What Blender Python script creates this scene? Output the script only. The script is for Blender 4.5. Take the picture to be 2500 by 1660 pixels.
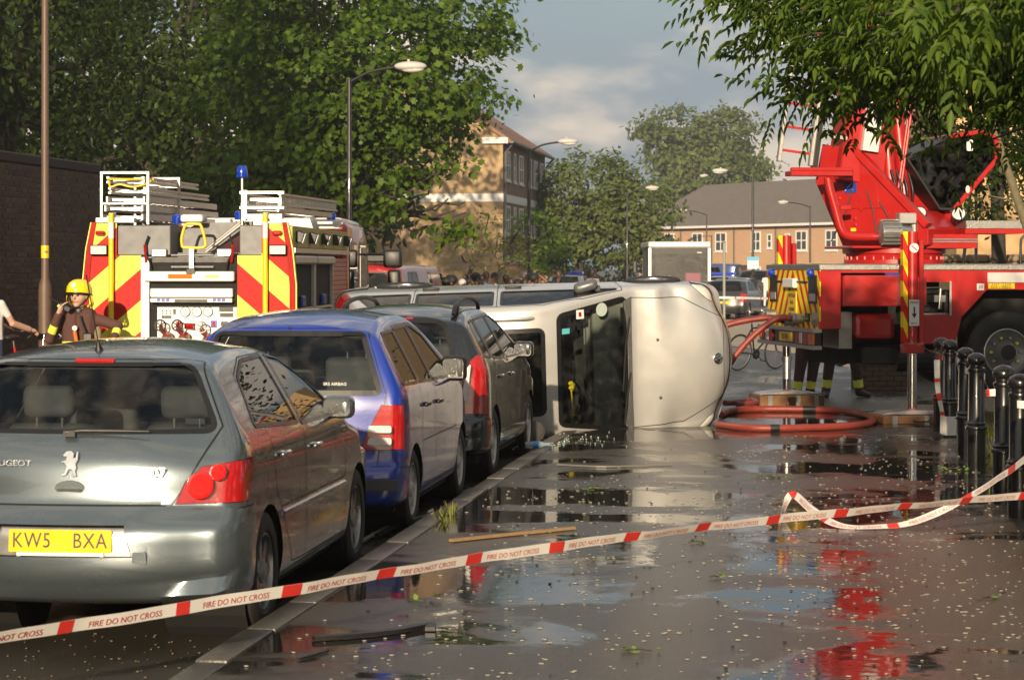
import bpy, bmesh, math, random
import numpy as np
from math import radians as R, sin, cos, pi
from mathutils import Vector, Matrix
random.seed(7)
S = bpy.context.scene
COL = S.collection
for o in list(bpy.data.objects): bpy.data.objects.remove(o)

# ------------------------------------------------------------------ camera, sky, sun, exposure
FPX, HZ, EYE = 5600.0, 652.0, 1.9            # focal length in photo pixels, horizon row, eye height above the road
YAW = math.atan(760/FPX)                     # the street runs to the right of the view axis
CA, SA = cos(YAW), sin(YAW)
cam = bpy.data.cameras.new('camera'); camo = bpy.data.objects.new('camera', cam); COL.objects.link(camo)
cam.sensor_width = 36; cam.lens = FPX/2500*36; cam.shift_y = -(830-HZ)/2500
cam.clip_start = 0.3; cam.clip_end = 3000
camo.location = (0, 0, EYE); camo.rotation_euler = (R(90), 0, YAW)
S.camera = camo
cam.dof.use_dof = True; cam.dof.focus_distance = 21; cam.dof.aperture_fstop = 9

SUN_EL, SUN_AZ = R(12.5), R(0.5)                # light travels along +y
w = bpy.data.worlds.new('World'); S.world = w; w.use_nodes = True
nt = w.node_tree; nt.nodes.clear()
def N(nt, t, **k):
    n = nt.nodes.new(t)
    for a, b in k.items(): setattr(n, a, b)
    return n
out = N(nt, 'ShaderNodeOutputWorld'); bg = N(nt, 'ShaderNodeBackground')
sky = N(nt, 'ShaderNodeTexSky', sky_type='NISHITA', sun_disc=False)
sky.sun_elevation = SUN_EL; sky.sun_rotation = R(180)+SUN_AZ     # sun stands behind the camera
sky.air_density = 1.0; sky.dust_density = 1.5; sky.ozone_density = 1.2
tc = N(nt, 'ShaderNodeTexCoord'); mp = N(nt, 'ShaderNodeMapping'); mp.inputs['Scale'].default_value = (1, 1, 2.6)
mp.inputs['Location'].default_value = (.52, .3, .19)
cn = N(nt, 'ShaderNodeTexNoise'); cn.inputs['Scale'].default_value = 5.5; cn.inputs['Detail'].default_value = 8; cn.inputs['Roughness'].default_value = .52
cr = N(nt, 'ShaderNodeMapRange', interpolation_type='SMOOTHSTEP'); cr.inputs['From Min'].default_value = .47; cr.inputs['From Max'].default_value = .60
mix = N(nt, 'ShaderNodeMix', data_type='RGBA'); mix.inputs['B'].default_value = (10.0, 8.4, 6.8, 1)
cn2 = N(nt, 'ShaderNodeTexNoise'); cn2.inputs['Scale'].default_value = 3; cn2.inputs['Detail'].default_value = 4
grey = N(nt, 'ShaderNodeMix', data_type='RGBA'); grey.inputs['B'].default_value = (3.3, 4.0, 4.6, 1)
L = nt.links.new
L(tc.outputs['Generated'], mp.inputs['Vector']); L(mp.outputs[0], cn.inputs['Vector']); L(mp.outputs[0], cn2.inputs['Vector'])
L(cn.outputs['Fac'], cr.inputs['Value']); L(sky.outputs[0], grey.inputs['A'])
gr = N(nt, 'ShaderNodeMapRange'); gr.inputs['From Min'].default_value = .35; gr.inputs['From Max'].default_value = .6; gr.inputs['To Min'].default_value = .55; gr.inputs['To Max'].default_value = .95
L(cn2.outputs['Fac'], gr.inputs['Value']); L(gr.outputs[0], grey.inputs['Factor'])
L(grey.outputs['Result'], mix.inputs['A']); L(cr.outputs[0], mix.inputs['Factor'])
L(mix.outputs['Result'], bg.inputs['Color']); bg.inputs['Strength'].default_value = 0.072
L(bg.outputs[0], out.inputs['Surface'])

sl = bpy.data.lights.new('sun', 'SUN'); slo = bpy.data.objects.new('sun', sl); COL.objects.link(slo)
sl.energy = 5.0; sl.angle = R(0.6); sl.color = (1.0, .80, .56)
sd = Vector((sin(SUN_AZ)*cos(SUN_EL), cos(SUN_AZ)*cos(SUN_EL), -sin(SUN_EL)))
slo.rotation_euler = sd.to_track_quat('-Z', 'Y').to_euler()
S.view_settings.view_transform = 'Standard'; S.view_settings.look = 'None'
S.view_settings.exposure = 0.5; S.view_settings.gamma = 1.0; S.view_settings.use_curve_mapping = False
S.render.engine = 'CYCLES'
S.cycles.max_bounces = 8; S.cycles.transparent_max_bounces = 24; S.cycles.glossy_bounces = 4; S.cycles.diffuse_bounces = 3
S.cycles.volume_bounces = 0; S.cycles.caustics_reflective = False; S.cycles.caustics_refractive = False
S.cycles.sample_clamp_indirect = 4.0; S.cycles.use_denoising = True

# ------------------------------------------------------------------ helpers
def at(u, v, Z):
    """photo pixel + distance along the view axis -> point in the street's frame"""
    X = (u-1250)/FPX*Z
    return Vector((X*CA-Z*SA, X*SA+Z*CA, EYE-(v-HZ)/FPX*Z))
def gnd(u, v, h=0.1):
    return at(u, v, FPX*(EYE-h)/(v-HZ))
def thing(name, label, cat, loc=(0, 0, 0), rz=0.0, group=None):
    o = bpy.data.objects.new(name, None); COL.objects.link(o); o.empty_display_size = .1
    o.location = loc; o.rotation_euler = (0, 0, rz)
    return tag(o, label, cat, group)
def tag(o, label=None, cat=None, group=None, kind=None):
    if label: o['label'] = label
    if cat: o['category'] = cat
    if group: o['group'] = group
    if kind: o['kind'] = kind
    return o
def linkmesh(name, me, mats=None, parent=None, loc=None, rot=None):
    o = bpy.data.objects.new(name, me); COL.objects.link(o)
    if mats is not None:
        for m in (mats if isinstance(mats, (list, tuple)) else [mats]): me.materials.append(m)
    if parent: o.parent = parent
    if loc is not None: o.location = loc
    if rot is not None: o.rotation_euler = rot
    return o
def copy_tree(o, parent=None):
    c = o.copy(); COL.objects.link(c); c.parent = parent
    for ch in list(o.children): copy_tree(ch, c)
    return c
def rrect(x0, y0, x1, y1, r=.03, n=4):
    pts = []
    for cx, cy, a in ((x1-r, y1-r, 0), (x0+r, y1-r, 90), (x0+r, y0+r, 180), (x1-r, y0+r, 270)):
        for k in range(n+1):
            t = R(a+90*k/n); pts.append((cx+r*cos(t), cy+r*sin(t)))
    return pts
def rpoly(pts, r=.05, n=4):
    """round the corners of a convex polygon"""
    o = []; m = len(pts)
    for i in range(m):
        p = Vector(pts[i]); a = Vector(pts[i-1]); b = Vector(pts[(i+1) % m])
        da = (a-p); db = (b-p); ra = min(r, da.length*.45); rb = min(r, db.length*.45)
        A = p+da.normalized()*ra; B = p+db.normalized()*rb
        for k in range(n+1):
            t = k/n; q = A*(1-t)**2+p*2*t*(1-t)+B*t*t; o.append((q.x, q.y))
    return o
def catmull(P, n, closed=False):
    P = np.array(P, float); out = []; m = len(P); segs = m if closed else m-1
    for i in range(segs):
        if closed: a, b, c, d = P[(i-1) % m], P[i], P[(i+1) % m], P[(i+2) % m]
        else: a, b, c, d = P[max(i-1, 0)], P[i], P[i+1], P[min(i+2, m-1)]
        for k in range(n):
            t = k/n
            out.append(.5*((2*b)+(-a+c)*t+(2*a-5*b+4*c-d)*t*t+(-a+3*b-3*c+d)*t**3))
    if not closed: out.append(P[-1])
    return np.array(out)
def resample(P, n, closed=False):
    P = np.array(P, float)
    if closed: P = np.vstack([P, P[:1]])
    d = np.r_[0, np.cumsum(np.linalg.norm(np.diff(P, axis=0), axis=1))]
    t = np.linspace(0, d[-1], n+1 if closed else n)
    if closed: t = t[:-1]
    return np.stack([np.interp(t, d, P[:, k]) for k in range(P.shape[1])], 1)

class MB:
    """collects shapes into one mesh"""
    def __init__(s): s.v = []; s.f = []; s.m = []
    def add(s, vs, fs, m=0):
        b = len(s.v); s.v += [tuple(p) for p in vs]; s.f += [tuple(i+b for i in f) for f in fs]; s.m += [m]*len(fs); return s
    def box(s, c, d, m=0, rot=None):
        x, y, z = d[0]/2, d[1]/2, d[2]/2
        vs = [Vector((sx*x, sy*y, sz*z)) for sx in (-1, 1) for sy in (-1, 1) for sz in (-1, 1)]
        if rot is not None:
            M = rot if isinstance(rot, Matrix) else Matrix.Rotation(rot[2], 3, 'Z') @ Matrix.Rotation(rot[1], 3, 'Y') @ Matrix.Rotation(rot[0], 3, 'X')
            vs = [M @ p for p in vs]
        vs = [p+Vector(c) for p in vs]
        return s.add(vs, [(0, 1, 3, 2), (4, 6, 7, 5), (0, 4, 5, 1), (2, 3, 7, 6), (0, 2, 6, 4), (1, 5, 7, 3)], m)
    def bb(s, x0, x1, y0, y1, z0, z1, m=0):
        return s.box(((x0+x1)/2, (y0+y1)/2, (z0+z1)/2), (x1-x0, y1-y0, z1-z0), m)
    def cyl(s, p, q, r1, r2=None, n=14, m=0, caps=True):
        p = Vector(p); q = Vector(q); r2 = r1 if r2 is None else r2
        d = (q-p).normalized(); a = d.orthogonal().normalized(); b = d.cross(a)
        vs = []
        for k in range(n):
            t = 2*pi*k/n; e = a*cos(t)+b*sin(t); vs += [p+e*r1, q+e*r2]
        fs = [(2*k, 2*((k+1) % n), 2*((k+1) % n)+1, 2*k+1) for k in range(n)]
        if caps: fs += [tuple(2*k for k in reversed(range(n))), tuple(2*k+1 for k in range(n))]
        return s.add(vs, fs, m)
    def prism(s, poly, ax, a, b, m=0):
        """2D polygon extruded along axis ax (0,1,2) from a to b; 2D coords are the other two axes in order"""
        n = len(poly)
        def P(p, t):
            c = [0, 0, 0]; o = [k for k in range(3) if k != ax]; c[o[0]], c[o[1]], c[ax] = p[0], p[1], t; return c
        area = sum(poly[i-1][0]*poly[i][1]-poly[i][0]*poly[i-1][1] for i in range(n))
        flip = (area > 0) != (ax == 1)
        vs = [P(p, a) for p in poly]+[P(p, b) for p in poly]
        fs = [tuple(range(n)), tuple(range(2*n-1, n-1, -1))]+[(i, i+n, (i+1) % n+n, (i+1) % n) for i in range(n)]
        if (b > a) == flip: fs = [tuple(reversed(f)) for f in fs]
        fs = [tuple(reversed(f)) for f in fs]
        return s.add(vs, fs, m)
    def tube(s, pts, r, n=10, m=0, caps=True):
        P = [Vector(p) for p in pts]; k = len(P); rr = r if isinstance(r, (list, tuple, np.ndarray)) else [r]*k
        up = None; vs = []
        for i in range(k):
            d = (P[min(i+1, k-1)]-P[max(i-1, 0)]).normalized()
            if up is None: up = d.orthogonal().normalized()
            up = (up-d*up.dot(d)).normalized(); sd_ = d.cross(up)
            for j in range(n):
                t = 2*pi*j/n; vs.append(P[i]+(up*cos(t)+sd_*sin(t))*rr[i])
        fs = [(i*n+j, i*n+(j+1) % n, (i+1)*n+(j+1) % n, (i+1)*n+j) for i in range(k-1) for j in range(n)]
        if caps: fs += [tuple(reversed(range(n))), tuple((k-1)*n+j for j in range(n))]
        return s.add(vs, fs, m)
    def lathe(s, prof, c=(0, 0, 0), axis=(0, 0, 1), n=20, m=0):
        """profile of (radius, height) turned about axis"""
        d = Vector(axis).normalized(); a = d.orthogonal().normalized(); b = d.cross(a); c = Vector(c); k = len(prof); vs = []
        for r, h in prof:
            for j in range(n):
                t = 2*pi*j/n; vs.append(c+d*h+(a*cos(t)+b*sin(t))*max(r, 1e-4))
        return s.add(vs, [(i*n+j, i*n+(j+1) % n, (i+1)*n+(j+1) % n, (i+1)*n+j) for i in range(k-1) for j in range(n)], m)
    def sphere(s, c, r, n=12, m=0, sc=(1, 1, 1)):
        prof = [(0, -1)]+[(cos(R(t)), sin(R(t))) for t in range(-75, 76, max(10, 180//n))]+[(0, 1)]
        b = len(s.v); s.lathe(prof, n=n, m=m)
        for i in range(b, len(s.v)):
            x, y, z = s.v[i]; s.v[i] = (c[0]+x*r*sc[0], c[1]+y*r*sc[1], c[2]+z*r*sc[2])
        return s
    def quad(s, a, b, c, d, m=0): return s.add([a, b, c, d], [(0, 1, 2, 3)], m)
    def mesh(s, name, smooth=None, bevel=0, seg=1, weld=False):
        me = bpy.data.meshes.new(name); me.from_pydata(s.v, [], s.f)
        me.polygons.foreach_set('material_index', s.m)
        if bevel or weld:
            bm = bmesh.new(); bm.from_mesh(me)
            if weld: bmesh.ops.remove_doubles(bm, verts=bm.verts, dist=1e-4)
            if bevel:
                es = [e for e in bm.edges if len(e.link_faces) == 2 and e.calc_face_angle(0) > R(32)]
                bmesh.ops.bevel(bm, geom=es, offset=bevel, segments=seg, profile=.5, affect='EDGES', clamp_overlap=True)
            bm.to_mesh(me); bm.free()
        if smooth: me.shade_smooth(); me.set_sharp_from_angle(angle=R(smooth))
        me.update(); return me
    def build(s, name, mats, parent=None, loc=None, rot=None, smooth=None, bevel=0, seg=1):
        return linkmesh(name, s.mesh(name, smooth, bevel, seg), mats, parent, loc, rot)
def text(name, body, size, mat, parent, loc, rot, depth=.002, sx=1.0, align='CENTER', spacing=1.0):
    cu = bpy.data.curves.new(name, 'FONT'); cu.body = body; cu.size = size; cu.extrude = depth; cu.align_x = align; cu.align_y = 'CENTER'
    cu.space_character = spacing; cu.resolution_u = 3
    t = bpy.data.objects.new(name, cu); COL.objects.link(t)
    dg = bpy.context.evaluated_depsgraph_get(); me = bpy.data.meshes.new_from_object(t.evaluated_get(dg))
    bpy.data.objects.remove(t); bpy.data.curves.remove(cu); me.materials.clear()
    o = linkmesh(name, me, mat, parent, loc, rot); o.scale = (sx, 1, 1); return o

# ------------------------------------------------------------------ materials
MATS = {}
def mat(name, col=(.5, .5, .5), rough=.5, metal=0.0, coat=0.0, var=.12, vs=6.0, bump=0.0, bs=60.0, spec=.5, emit=None, es=1.0, rvar=.1, drops=0.0, coords='Object', trans=0.0, detail=4.0, col2=None):
    if name in MATS: return MATS[name]
    m = bpy.data.materials.new(name); MATS[name] = m; m.use_nodes = True; t = m.node_tree; b = t.nodes['Principled BSDF']; L = t.links.new
    b.inputs['Metallic'].default_value = metal; b.inputs['Roughness'].default_value = rough
    b.inputs['Coat Weight'].default_value = coat; b.inputs['Coat Roughness'].default_value = .04
    b.inputs['Specular IOR Level'].default_value = spec
    if trans: b.inputs['Transmission Weight'].default_value = trans
    tc = N(t, 'ShaderNodeTexCoord')
    no = N(t, 'ShaderNodeTexNoise'); no.inputs['Scale'].default_value = vs; no.inputs['Detail'].default_value = detail; no.inputs['Roughness'].default_value = .6
    L(tc.outputs[coords], no.inputs['Vector'])
    mx = N(t, 'ShaderNodeMix', data_type='RGBA'); L(no.outputs['Fac'], mx.inputs['Factor'])
    c2 = col2 if col2 else tuple(min(1, c*(1+var)) for c in col); c1 = col if col2 else tuple(c*(1-var) for c in col)
    mx.inputs['A'].default_value = (*c1, 1); mx.inputs['B'].default_value = (*c2, 1)
    L(mx.outputs['Result'], b.inputs['Base Color'])
    if rvar:
        mr = N(t, 'ShaderNodeMapRange'); mr.inputs['To Min'].default_value = max(.02, rough-rvar); mr.inputs['To Max'].default_value = min(1, rough+rvar)
        n2 = N(t, 'ShaderNodeTexNoise'); n2.inputs['Scale'].default_value = vs*2.3; n2.inputs['Detail'].default_value = 3
        L(tc.outputs[coords], n2.inputs['Vector']); L(n2.outputs['Fac'], mr.inputs['Value']); L(mr.outputs[0], b.inputs['Roughness'])
    nrm = None
    if bump:
        bn = N(t, 'ShaderNodeTexNoise'); bn.inputs['Scale'].default_value = bs; bn.inputs['Detail'].default_value = 3; L(tc.outputs[coords], bn.inputs['Vector'])
        bu = N(t, 'ShaderNodeBump'); bu.inputs['Strength'].default_value = bump; bu.inputs['Distance'].default_value = .01
        L(bn.outputs['Fac'], bu.inputs['Height']); L(bu.outputs[0], b.inputs['Normal'])
    if drops:      # beads of water standing on paint
        vo = N(t, 'ShaderNodeTexVoronoi'); vo.inputs['Scale'].default_value = 55; L(tc.outputs[coords], vo.inputs['Vector'])
        m2 = N(t, 'ShaderNodeMapRange', interpolation_type='SMOOTHSTEP'); m2.inputs['From Min'].default_value = .32; m2.inputs['From Max'].default_value = .05; L(vo.outputs['Distance'], m2.inputs['Value'])
        n3 = N(t, 'ShaderNodeTexNoise'); n3.inputs['Scale'].default_value = 7; L(tc.outputs[coords], n3.inputs['Vector'])
        m3 = N(t, 'ShaderNodeMapRange'); m3.inputs['From Min'].default_value = .45; m3.inputs['From Max'].default_value = .6; L(n3.outputs['Fac'], m3.inputs['Value'])
        mm = N(t, 'ShaderNodeMath', operation='MULTIPLY'); L(m2.outputs[0], mm.inputs[0]); L(m3.outputs[0], mm.inputs[1])
        bu = N(t, 'ShaderNodeBump'); bu.inputs['Strength'].default_value = drops; bu.inputs['Distance'].default_value = .004
        L(mm.outputs[0], bu.inputs['Height']); L(bu.outputs[0], b.inputs['Coat Normal']); L(bu.outputs[0], b.inputs['Normal'])
    if emit: b.inputs['Emission Color'].default_value = (*emit, 1); b.inputs['Emission Strength'].default_value = es
    return m
def glass(name, tint=(.8, .85, .83), rough=.0, ior=1.5, dirt=.03):
    if name in MATS: return MATS[name]
    m = bpy.data.materials.new(name); MATS[name] = m; m.use_nodes = True; t = m.node_tree; t.nodes.clear(); L = t.links.new
    o = N(t, 'ShaderNodeOutputMaterial'); tr = N(t, 'ShaderNodeBsdfTransparent'); gl = N(t, 'ShaderNodeBsdfGlossy'); fr = N(t, 'ShaderNodeFresnel'); mx = N(t, 'ShaderNodeMixShader')
    df = N(t, 'ShaderNodeBsdfDiffuse'); m2 = N(t, 'ShaderNodeMixShader'); df.inputs['Color'].default_value = (.5, .48, .43, 1)
    tc = N(t, 'ShaderNodeTexCoord'); no = N(t, 'ShaderNodeTexNoise'); no.inputs['Scale'].default_value = 9; no.inputs['Detail'].default_value = 8; L(tc.outputs['Object'], no.inputs['Vector'])
    mr = N(t, 'ShaderNodeMapRange'); mr.inputs['From Min'].default_value = .45; mr.inputs['From Max'].default_value = .8; mr.inputs['To Max'].default_value = dirt*4; L(no.outputs['Fac'], mr.inputs['Value'])
    tr.inputs['Color'].default_value = (*tint, 1); gl.inputs['Roughness'].default_value = rough; fr.inputs['IOR'].default_value = ior
    L(fr.outputs[0], mx.inputs[0]); L(tr.outputs[0], mx.inputs[1]); L(gl.outputs[0], mx.inputs[2])
    L(mr.outputs[0], m2.inputs[0]); L(mx.outputs[0], m2.inputs[1]); L(df.outputs[0], m2.inputs[2]); L(m2.outputs[0], o.inputs['Surface'])
    return m
def leafmat(name, col, col2, trans=.35):
    m = bpy.data.materials.new(name); m.use_nodes = True; t = m.node_tree; t.nodes.clear(); L = t.links.new
    o = N(t, 'ShaderNodeOutputMaterial'); p = N(t, 'ShaderNodeBsdfPrincipled'); tl = N(t, 'ShaderNodeBsdfTranslucent'); mx = N(t, 'ShaderNodeMixShader'); mx.inputs[0].default_value = trans
    g = N(t, 'ShaderNodeNewGeometry'); cm = N(t, 'ShaderNodeMix', data_type='RGBA'); cm.inputs['A'].default_value = (*col, 1); cm.inputs['B'].default_value = (*col2, 1)
    L(g.outputs['Random Per Island'], cm.inputs['Factor']); L(cm.outputs['Result'], p.inputs['Base Color'])
    br = N(t, 'ShaderNodeMix', data_type='RGBA', blend_type='MULTIPLY'); br.inputs['Factor'].default_value = 1; br.inputs['B'].default_value = (1.5, 1.5, .6, 1)
    L(cm.outputs['Result'], br.inputs['A']); L(br.outputs['Result'], tl.inputs['Color'])
    p.inputs['Roughness'].default_value = .5; p.inputs['Specular IOR Level'].default_value = .22
    L(p.outputs[0], mx.inputs[1]); L(tl.outputs[0], mx.inputs[2]); L(mx.outputs[0], o.inputs['Surface']); return m

BLACK = mat('black_plastic', (.012, .012, .012), .45, var=.3)
RUBBER = mat('rubber', (.018, .017, .016), .7, var=.3, bump=.2, bs=90)
SEAL = mat('window_seal', (.008, .008, .008), .35)
CHROME = mat('chrome', (.75, .74, .72), .12, 1.0, var=.05)
STEEL = mat('dull_steel', (.42, .42, .41), .38, .9, var=.15, vs=12)
ALU = mat('aluminium', (.47, .46, .44), .45, .7, var=.25, vs=12)
WHITE = mat('white_paint', (.74, .73, .70), .4, var=.06, vs=5)
RED = mat('fire_engine_red', (.40, .011, .010), .36, 0, .35, var=.22, vs=3.5, drops=.12, rvar=.14, detail=8)
FLUO = mat('fluorescent_yellow', (.80, .82, .10), .45, var=.05, vs=4)
YEL = mat('yellow_paint', (.82, .56, .02), .35, var=.08, coat=.3)
GLASS = glass('clear_glass', (.80, .86, .84), dirt=.012); TINT = glass('tinted_glass', (.30, .34, .33), dirt=.02); DKGL = glass('dark_glass', (.10, .11, .11), dirt=.012)
TRIM = mat('grey_cloth_trim', (.035, .036, .04), .8, var=.2, vs=20)
DARK = mat('dark_void', (.006, .006, .006), .8)
LENSR = mat('red_lens', (.36, .005, .005), .12, 0, 1, var=.35, vs=22, spec=.7)
LENSO = mat('orange_lens', (.75, .16, .01), .12, 0, 1, var=.1, vs=25)
LENSW = mat('clear_lens', (.70, .68, .62), .15, 0, 1, var=.15, vs=30)
BLUEL = mat('blue_beacon', (.004, .035, .34), .08, 0, 1, var=.15, emit=(.01, .12, 1), es=.05)
PLATEY = mat('number_plate_yellow', (.85, .53, .01), .22, 0, .6, var=.03)
INK = mat('black_ink', (.02, .02, .02), .5)
RIM = mat('alloy_rim', (.30, .30, .30), .35, .8, var=.2, vs=14)
# ------------------------------------------------------------------ ground, road, pavement
KX = -2.84                                   # kerb face of the near pavement
def wet(name, base, base2, dry, dry2, lo=.42, hi=.56, sc=.35, str_=(1, .45, 1), pr=.03, wr=.30, bump=.5, gap=None, fine=95, zone=False):
    m = bpy.data.materials.new(name); m.use_nodes = True; t = m.node_tree; b = t.nodes['Principled BSDF']; L = t.links.new
    g = N(t, 'ShaderNodeTexCoord'); mp = N(t, 'ShaderNodeMapping'); mp.inputs['Scale'].default_value = str_; L(g.outputs['Object'], mp.inputs['Vector'])
    n1 = N(t, 'ShaderNodeTexNoise'); n1.inputs['Scale'].default_value = sc; n1.inputs['Detail'].default_value = 10; n1.inputs['Roughness'].default_value = .64; n1.inputs['Distortion'].default_value = .5; L(mp.outputs[0], n1.inputs['Vector'])
    src = n1.outputs['Fac']; zf = None
    if zone:      # relaid brown strip along the bollards and an old trench down the middle, both with uneven edges
        sx = N(t, 'ShaderNodeSeparateXYZ'); L(g.outputs['Object'], sx.inputs[0]); nz = N(t, 'ShaderNodeTexNoise'); nz.inputs['Scale'].default_value = 1.6; nz.inputs['Detail'].default_value = 8; nz.inputs['Roughness'].default_value = .65; L(g.outputs['Object'], nz.inputs['Vector'])
        def lin(a, k, c): n = N(t, 'ShaderNodeMath', operation='MULTIPLY_ADD'); L(a, n.inputs[0]); n.inputs[1].default_value = k; n.inputs[2].default_value = c; return n.outputs[0]
        def mm(op, a, b): n = N(t, 'ShaderNodeMath', operation=op); L(a, n.inputs[0]); L(b, n.inputs[1]); return n.outputs[0]
        def ss(a, lo_, hi_): n = N(t, 'ShaderNodeMapRange', interpolation_type='SMOOTHSTEP'); n.inputs['From Min'].default_value = lo_; n.inputs['From Max'].default_value = hi_; L(a, n.inputs['Value']); return n.outputs[0]
        nn = lin(nz.outputs['Fac'], 1.0, -.5)
        z1 = mm('MULTIPLY', ss(mm('ADD', sx.outputs['X'], lin(nn, 1.4, 0)), .28, .42), ss(mm('ADD', lin(sx.outputs['Y'], -1, 0), lin(nn, 5, 0)), -17.5, -15.5))
        ab = N(t, 'ShaderNodeMath', operation='ABSOLUTE'); L(mm('ADD', lin(sx.outputs['X'], 1, .82), lin(nn, .35, 0)), ab.inputs[0])
        z2 = mm('MULTIPLY', ss(lin(ab.outputs[0], -1, 0), -.30, -.18), ss(mm('ADD', lin(sx.outputs['Y'], -1, 0), lin(nn, 4, 0)), -16.5, -15))
        zf = mm('MAXIMUM', z1, lin(z2, .7, 0)); src = mm('ADD', src, lin(zf, -.11, 0))
    pud = N(t, 'ShaderNodeMapRange', interpolation_type='SMOOTHSTEP'); pud.inputs['From Min'].default_value = lo; pud.inputs['From Max'].default_value = hi; L(src, pud.inputs['Value'])
    n2 = N(t, 'ShaderNodeTexNoise'); n2.inputs['Scale'].default_value = fine; n2.inputs['Detail'].default_value = 4; L(g.outputs['Object'], n2.inputs['Vector'])
    n3 = N(t, 'ShaderNodeTexNoise'); n3.inputs['Scale'].default_value = 1.3; n3.inputs['Detail'].default_value = 6; L(g.outputs['Object'], n3.inputs['Vector'])
    # aggregate colour
    c1 = N(t, 'ShaderNodeMix', data_type='RGBA'); c1.inputs['A'].default_value = (*dry, 1); c1.inputs['B'].default_value = (*dry2, 1); L(n2.outputs['Fac'], c1.inputs['Factor'])
    c2 = N(t, 'ShaderNodeMix', data_type='RGBA'); c2.inputs['A'].default_value = (*base, 1); c2.inputs['B'].default_value = (*base2, 1); L(n3.outputs['Fac'], c2.inputs['Factor'])
    c3 = N(t, 'ShaderNodeMix', data_type='RGBA'); L(pud.outputs[0], c3.inputs['Factor']); L(c1.outputs['Result'], c3.inputs['A']); L(c2.outputs['Result'], c3.inputs['B'])
    last = c3.outputs['Result']
    if zone:
        c4 = N(t, 'ShaderNodeMix', data_type='RGBA', blend_type='MULTIPLY'); L(zf, c4.inputs['Factor']); L(last, c4.inputs['A']); c4.inputs['B'].default_value = (1.55, 1.3, 1.0, 1); last = c4.outputs['Result']
    L(last, b.inputs['Base Color'])
    r = N(t, 'ShaderNodeMapRange'); r.inputs['To Min'].default_value = wr; r.inputs['To Max'].default_value = pr; L(pud.outputs[0], r.inputs['Value']); L(r.outputs[0], b.inputs['Roughness'])
    b.inputs['Specular IOR Level'].default_value = .5; b.inputs['IOR'].default_value = 1.38
    s = N(t, 'ShaderNodeMapRange'); s.inputs['To Min'].default_value = bump; s.inputs['To Max'].default_value = .0; L(pud.outputs[0], s.inputs['Value'])
    bu = N(t, 'ShaderNodeBump'); bu.inputs['Distance'].default_value = .009; L(n2.outputs['Fac'], bu.inputs['Height']); L(s.outputs[0], bu.inputs['Strength'])
    # slow ripple so reflections break up
    n4 = N(t, 'ShaderNodeTexNoise'); n4.inputs['Scale'].default_value = 9; n4.inputs['Detail'].default_value = 3; L(g.outputs['Object'], n4.inputs['Vector'])
    b2 = N(t, 'ShaderNodeBump'); b2.inputs['Distance'].default_value = .004; b2.inputs['Strength'].default_value = .22; L(n4.outputs['Fac'], b2.inputs['Height']); L(bu.outputs[0], b2.inputs['Normal'])
    L(b2.outputs[0], b.inputs['Normal']); return m
PAVE = wet('wet_asphalt_pavement', (.016, .014, .012), (.026, .022, .018), (.018, .016, .013), (.100, .085, .066), .44, .54, 1.0, (.6, .75, 1), wr=.27, pr=.04, zone=True)
ROADM = wet('wet_road', (.014, .013, .012), (.024, .021, .018), (.022, .019, .016), (.070, .060, .046), .48, .66, .5, (1, .35, 1), wr=.42, pr=.06, bump=.8, fine=110)
PATCH = wet('resurfaced_asphalt', (.035, .030, .025), (.045, .039, .032), (.05, .043, .035), (.105, .09, .07), .56, .8, .5, (1, .6, 1), wr=.42, pr=.12, bump=.7)
SETTM = mat('granite_kerb', (.03, .028, .024), .34, var=.35, vs=9, bump=.4, bs=70, col2=(.13, .115, .09), detail=9)
GROUNDM = mat('dry_asphalt', (.07, .066, .058), .8, var=.2, vs=.6, bump=.1)
def sheet(name, pts, z, m):
    o = MB().add([(x, y, z) for x, y in pts], [tuple(range(len(pts)))]).build(name, m); o['kind'] = 'structure'; return o
sheet('ground', [(-600, -300), (900, -300), (900, 1500), (-600, 1500)], -.012, GROUNDM)
sheet('road', [(-9.6, -40), (KX+.02, -40), (KX+.02, 29.2), (60, 29.2), (60, 140), (-9.6, 140)], 0.0, ROADM)
pv = MB().bb(KX+.16, 1.62, -30, 29.0, -.1, .1).build('pavement', PAVE); pv['kind'] = 'structure'
fp = MB().bb(-11.3, -9.62, -30, 140, -.1, .1).build('far_pavement', mat('dry_paving', (.16, .145, .12), .75, var=.25, vs=3, bump=.2)); fp['kind'] = 'structure'
sheet('verge', [(1.62, -30), (60, -30), (60, 29), (1.62, 29)], .085, mat('wet_soil', (.022, .02, .014), .6, var=.5, vs=4, bump=1.0, bs=30))
# kerb of separate stones
kerb = bpy.data.objects.new('kerb', None); COL.objects.link(kerb); kerb['kind'] = 'structure'
rk = random.Random(3); kv = []
for q in range(3):
    m = MB().box((0, 0, 0), (.155, .905, .24)); me = m.mesh('kerb_stone', 40, .012, 2); me.materials.append(SETTM); kv.append(me)
for i in range(40):
    y = 5.6+i*.915
    if y > 28.8: break
    o = linkmesh('kerb_stone', kv[i % 3], None, kerb, (KX+.078+rk.uniform(-.004, .004), y+.45, -.012+rk.uniform(-.006, .006)), (rk.uniform(-.006, .006), rk.uniform(-.012, .012), rk.uniform(-.004, .004)))
for i in range(26):
    x = KX+.5+i*.915
    if x > 20: break
    linkmesh('kerb_stone', kv[i % 3], None, kerb, (x, 29.07, -.012), (0, 0, R(90)))
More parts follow.
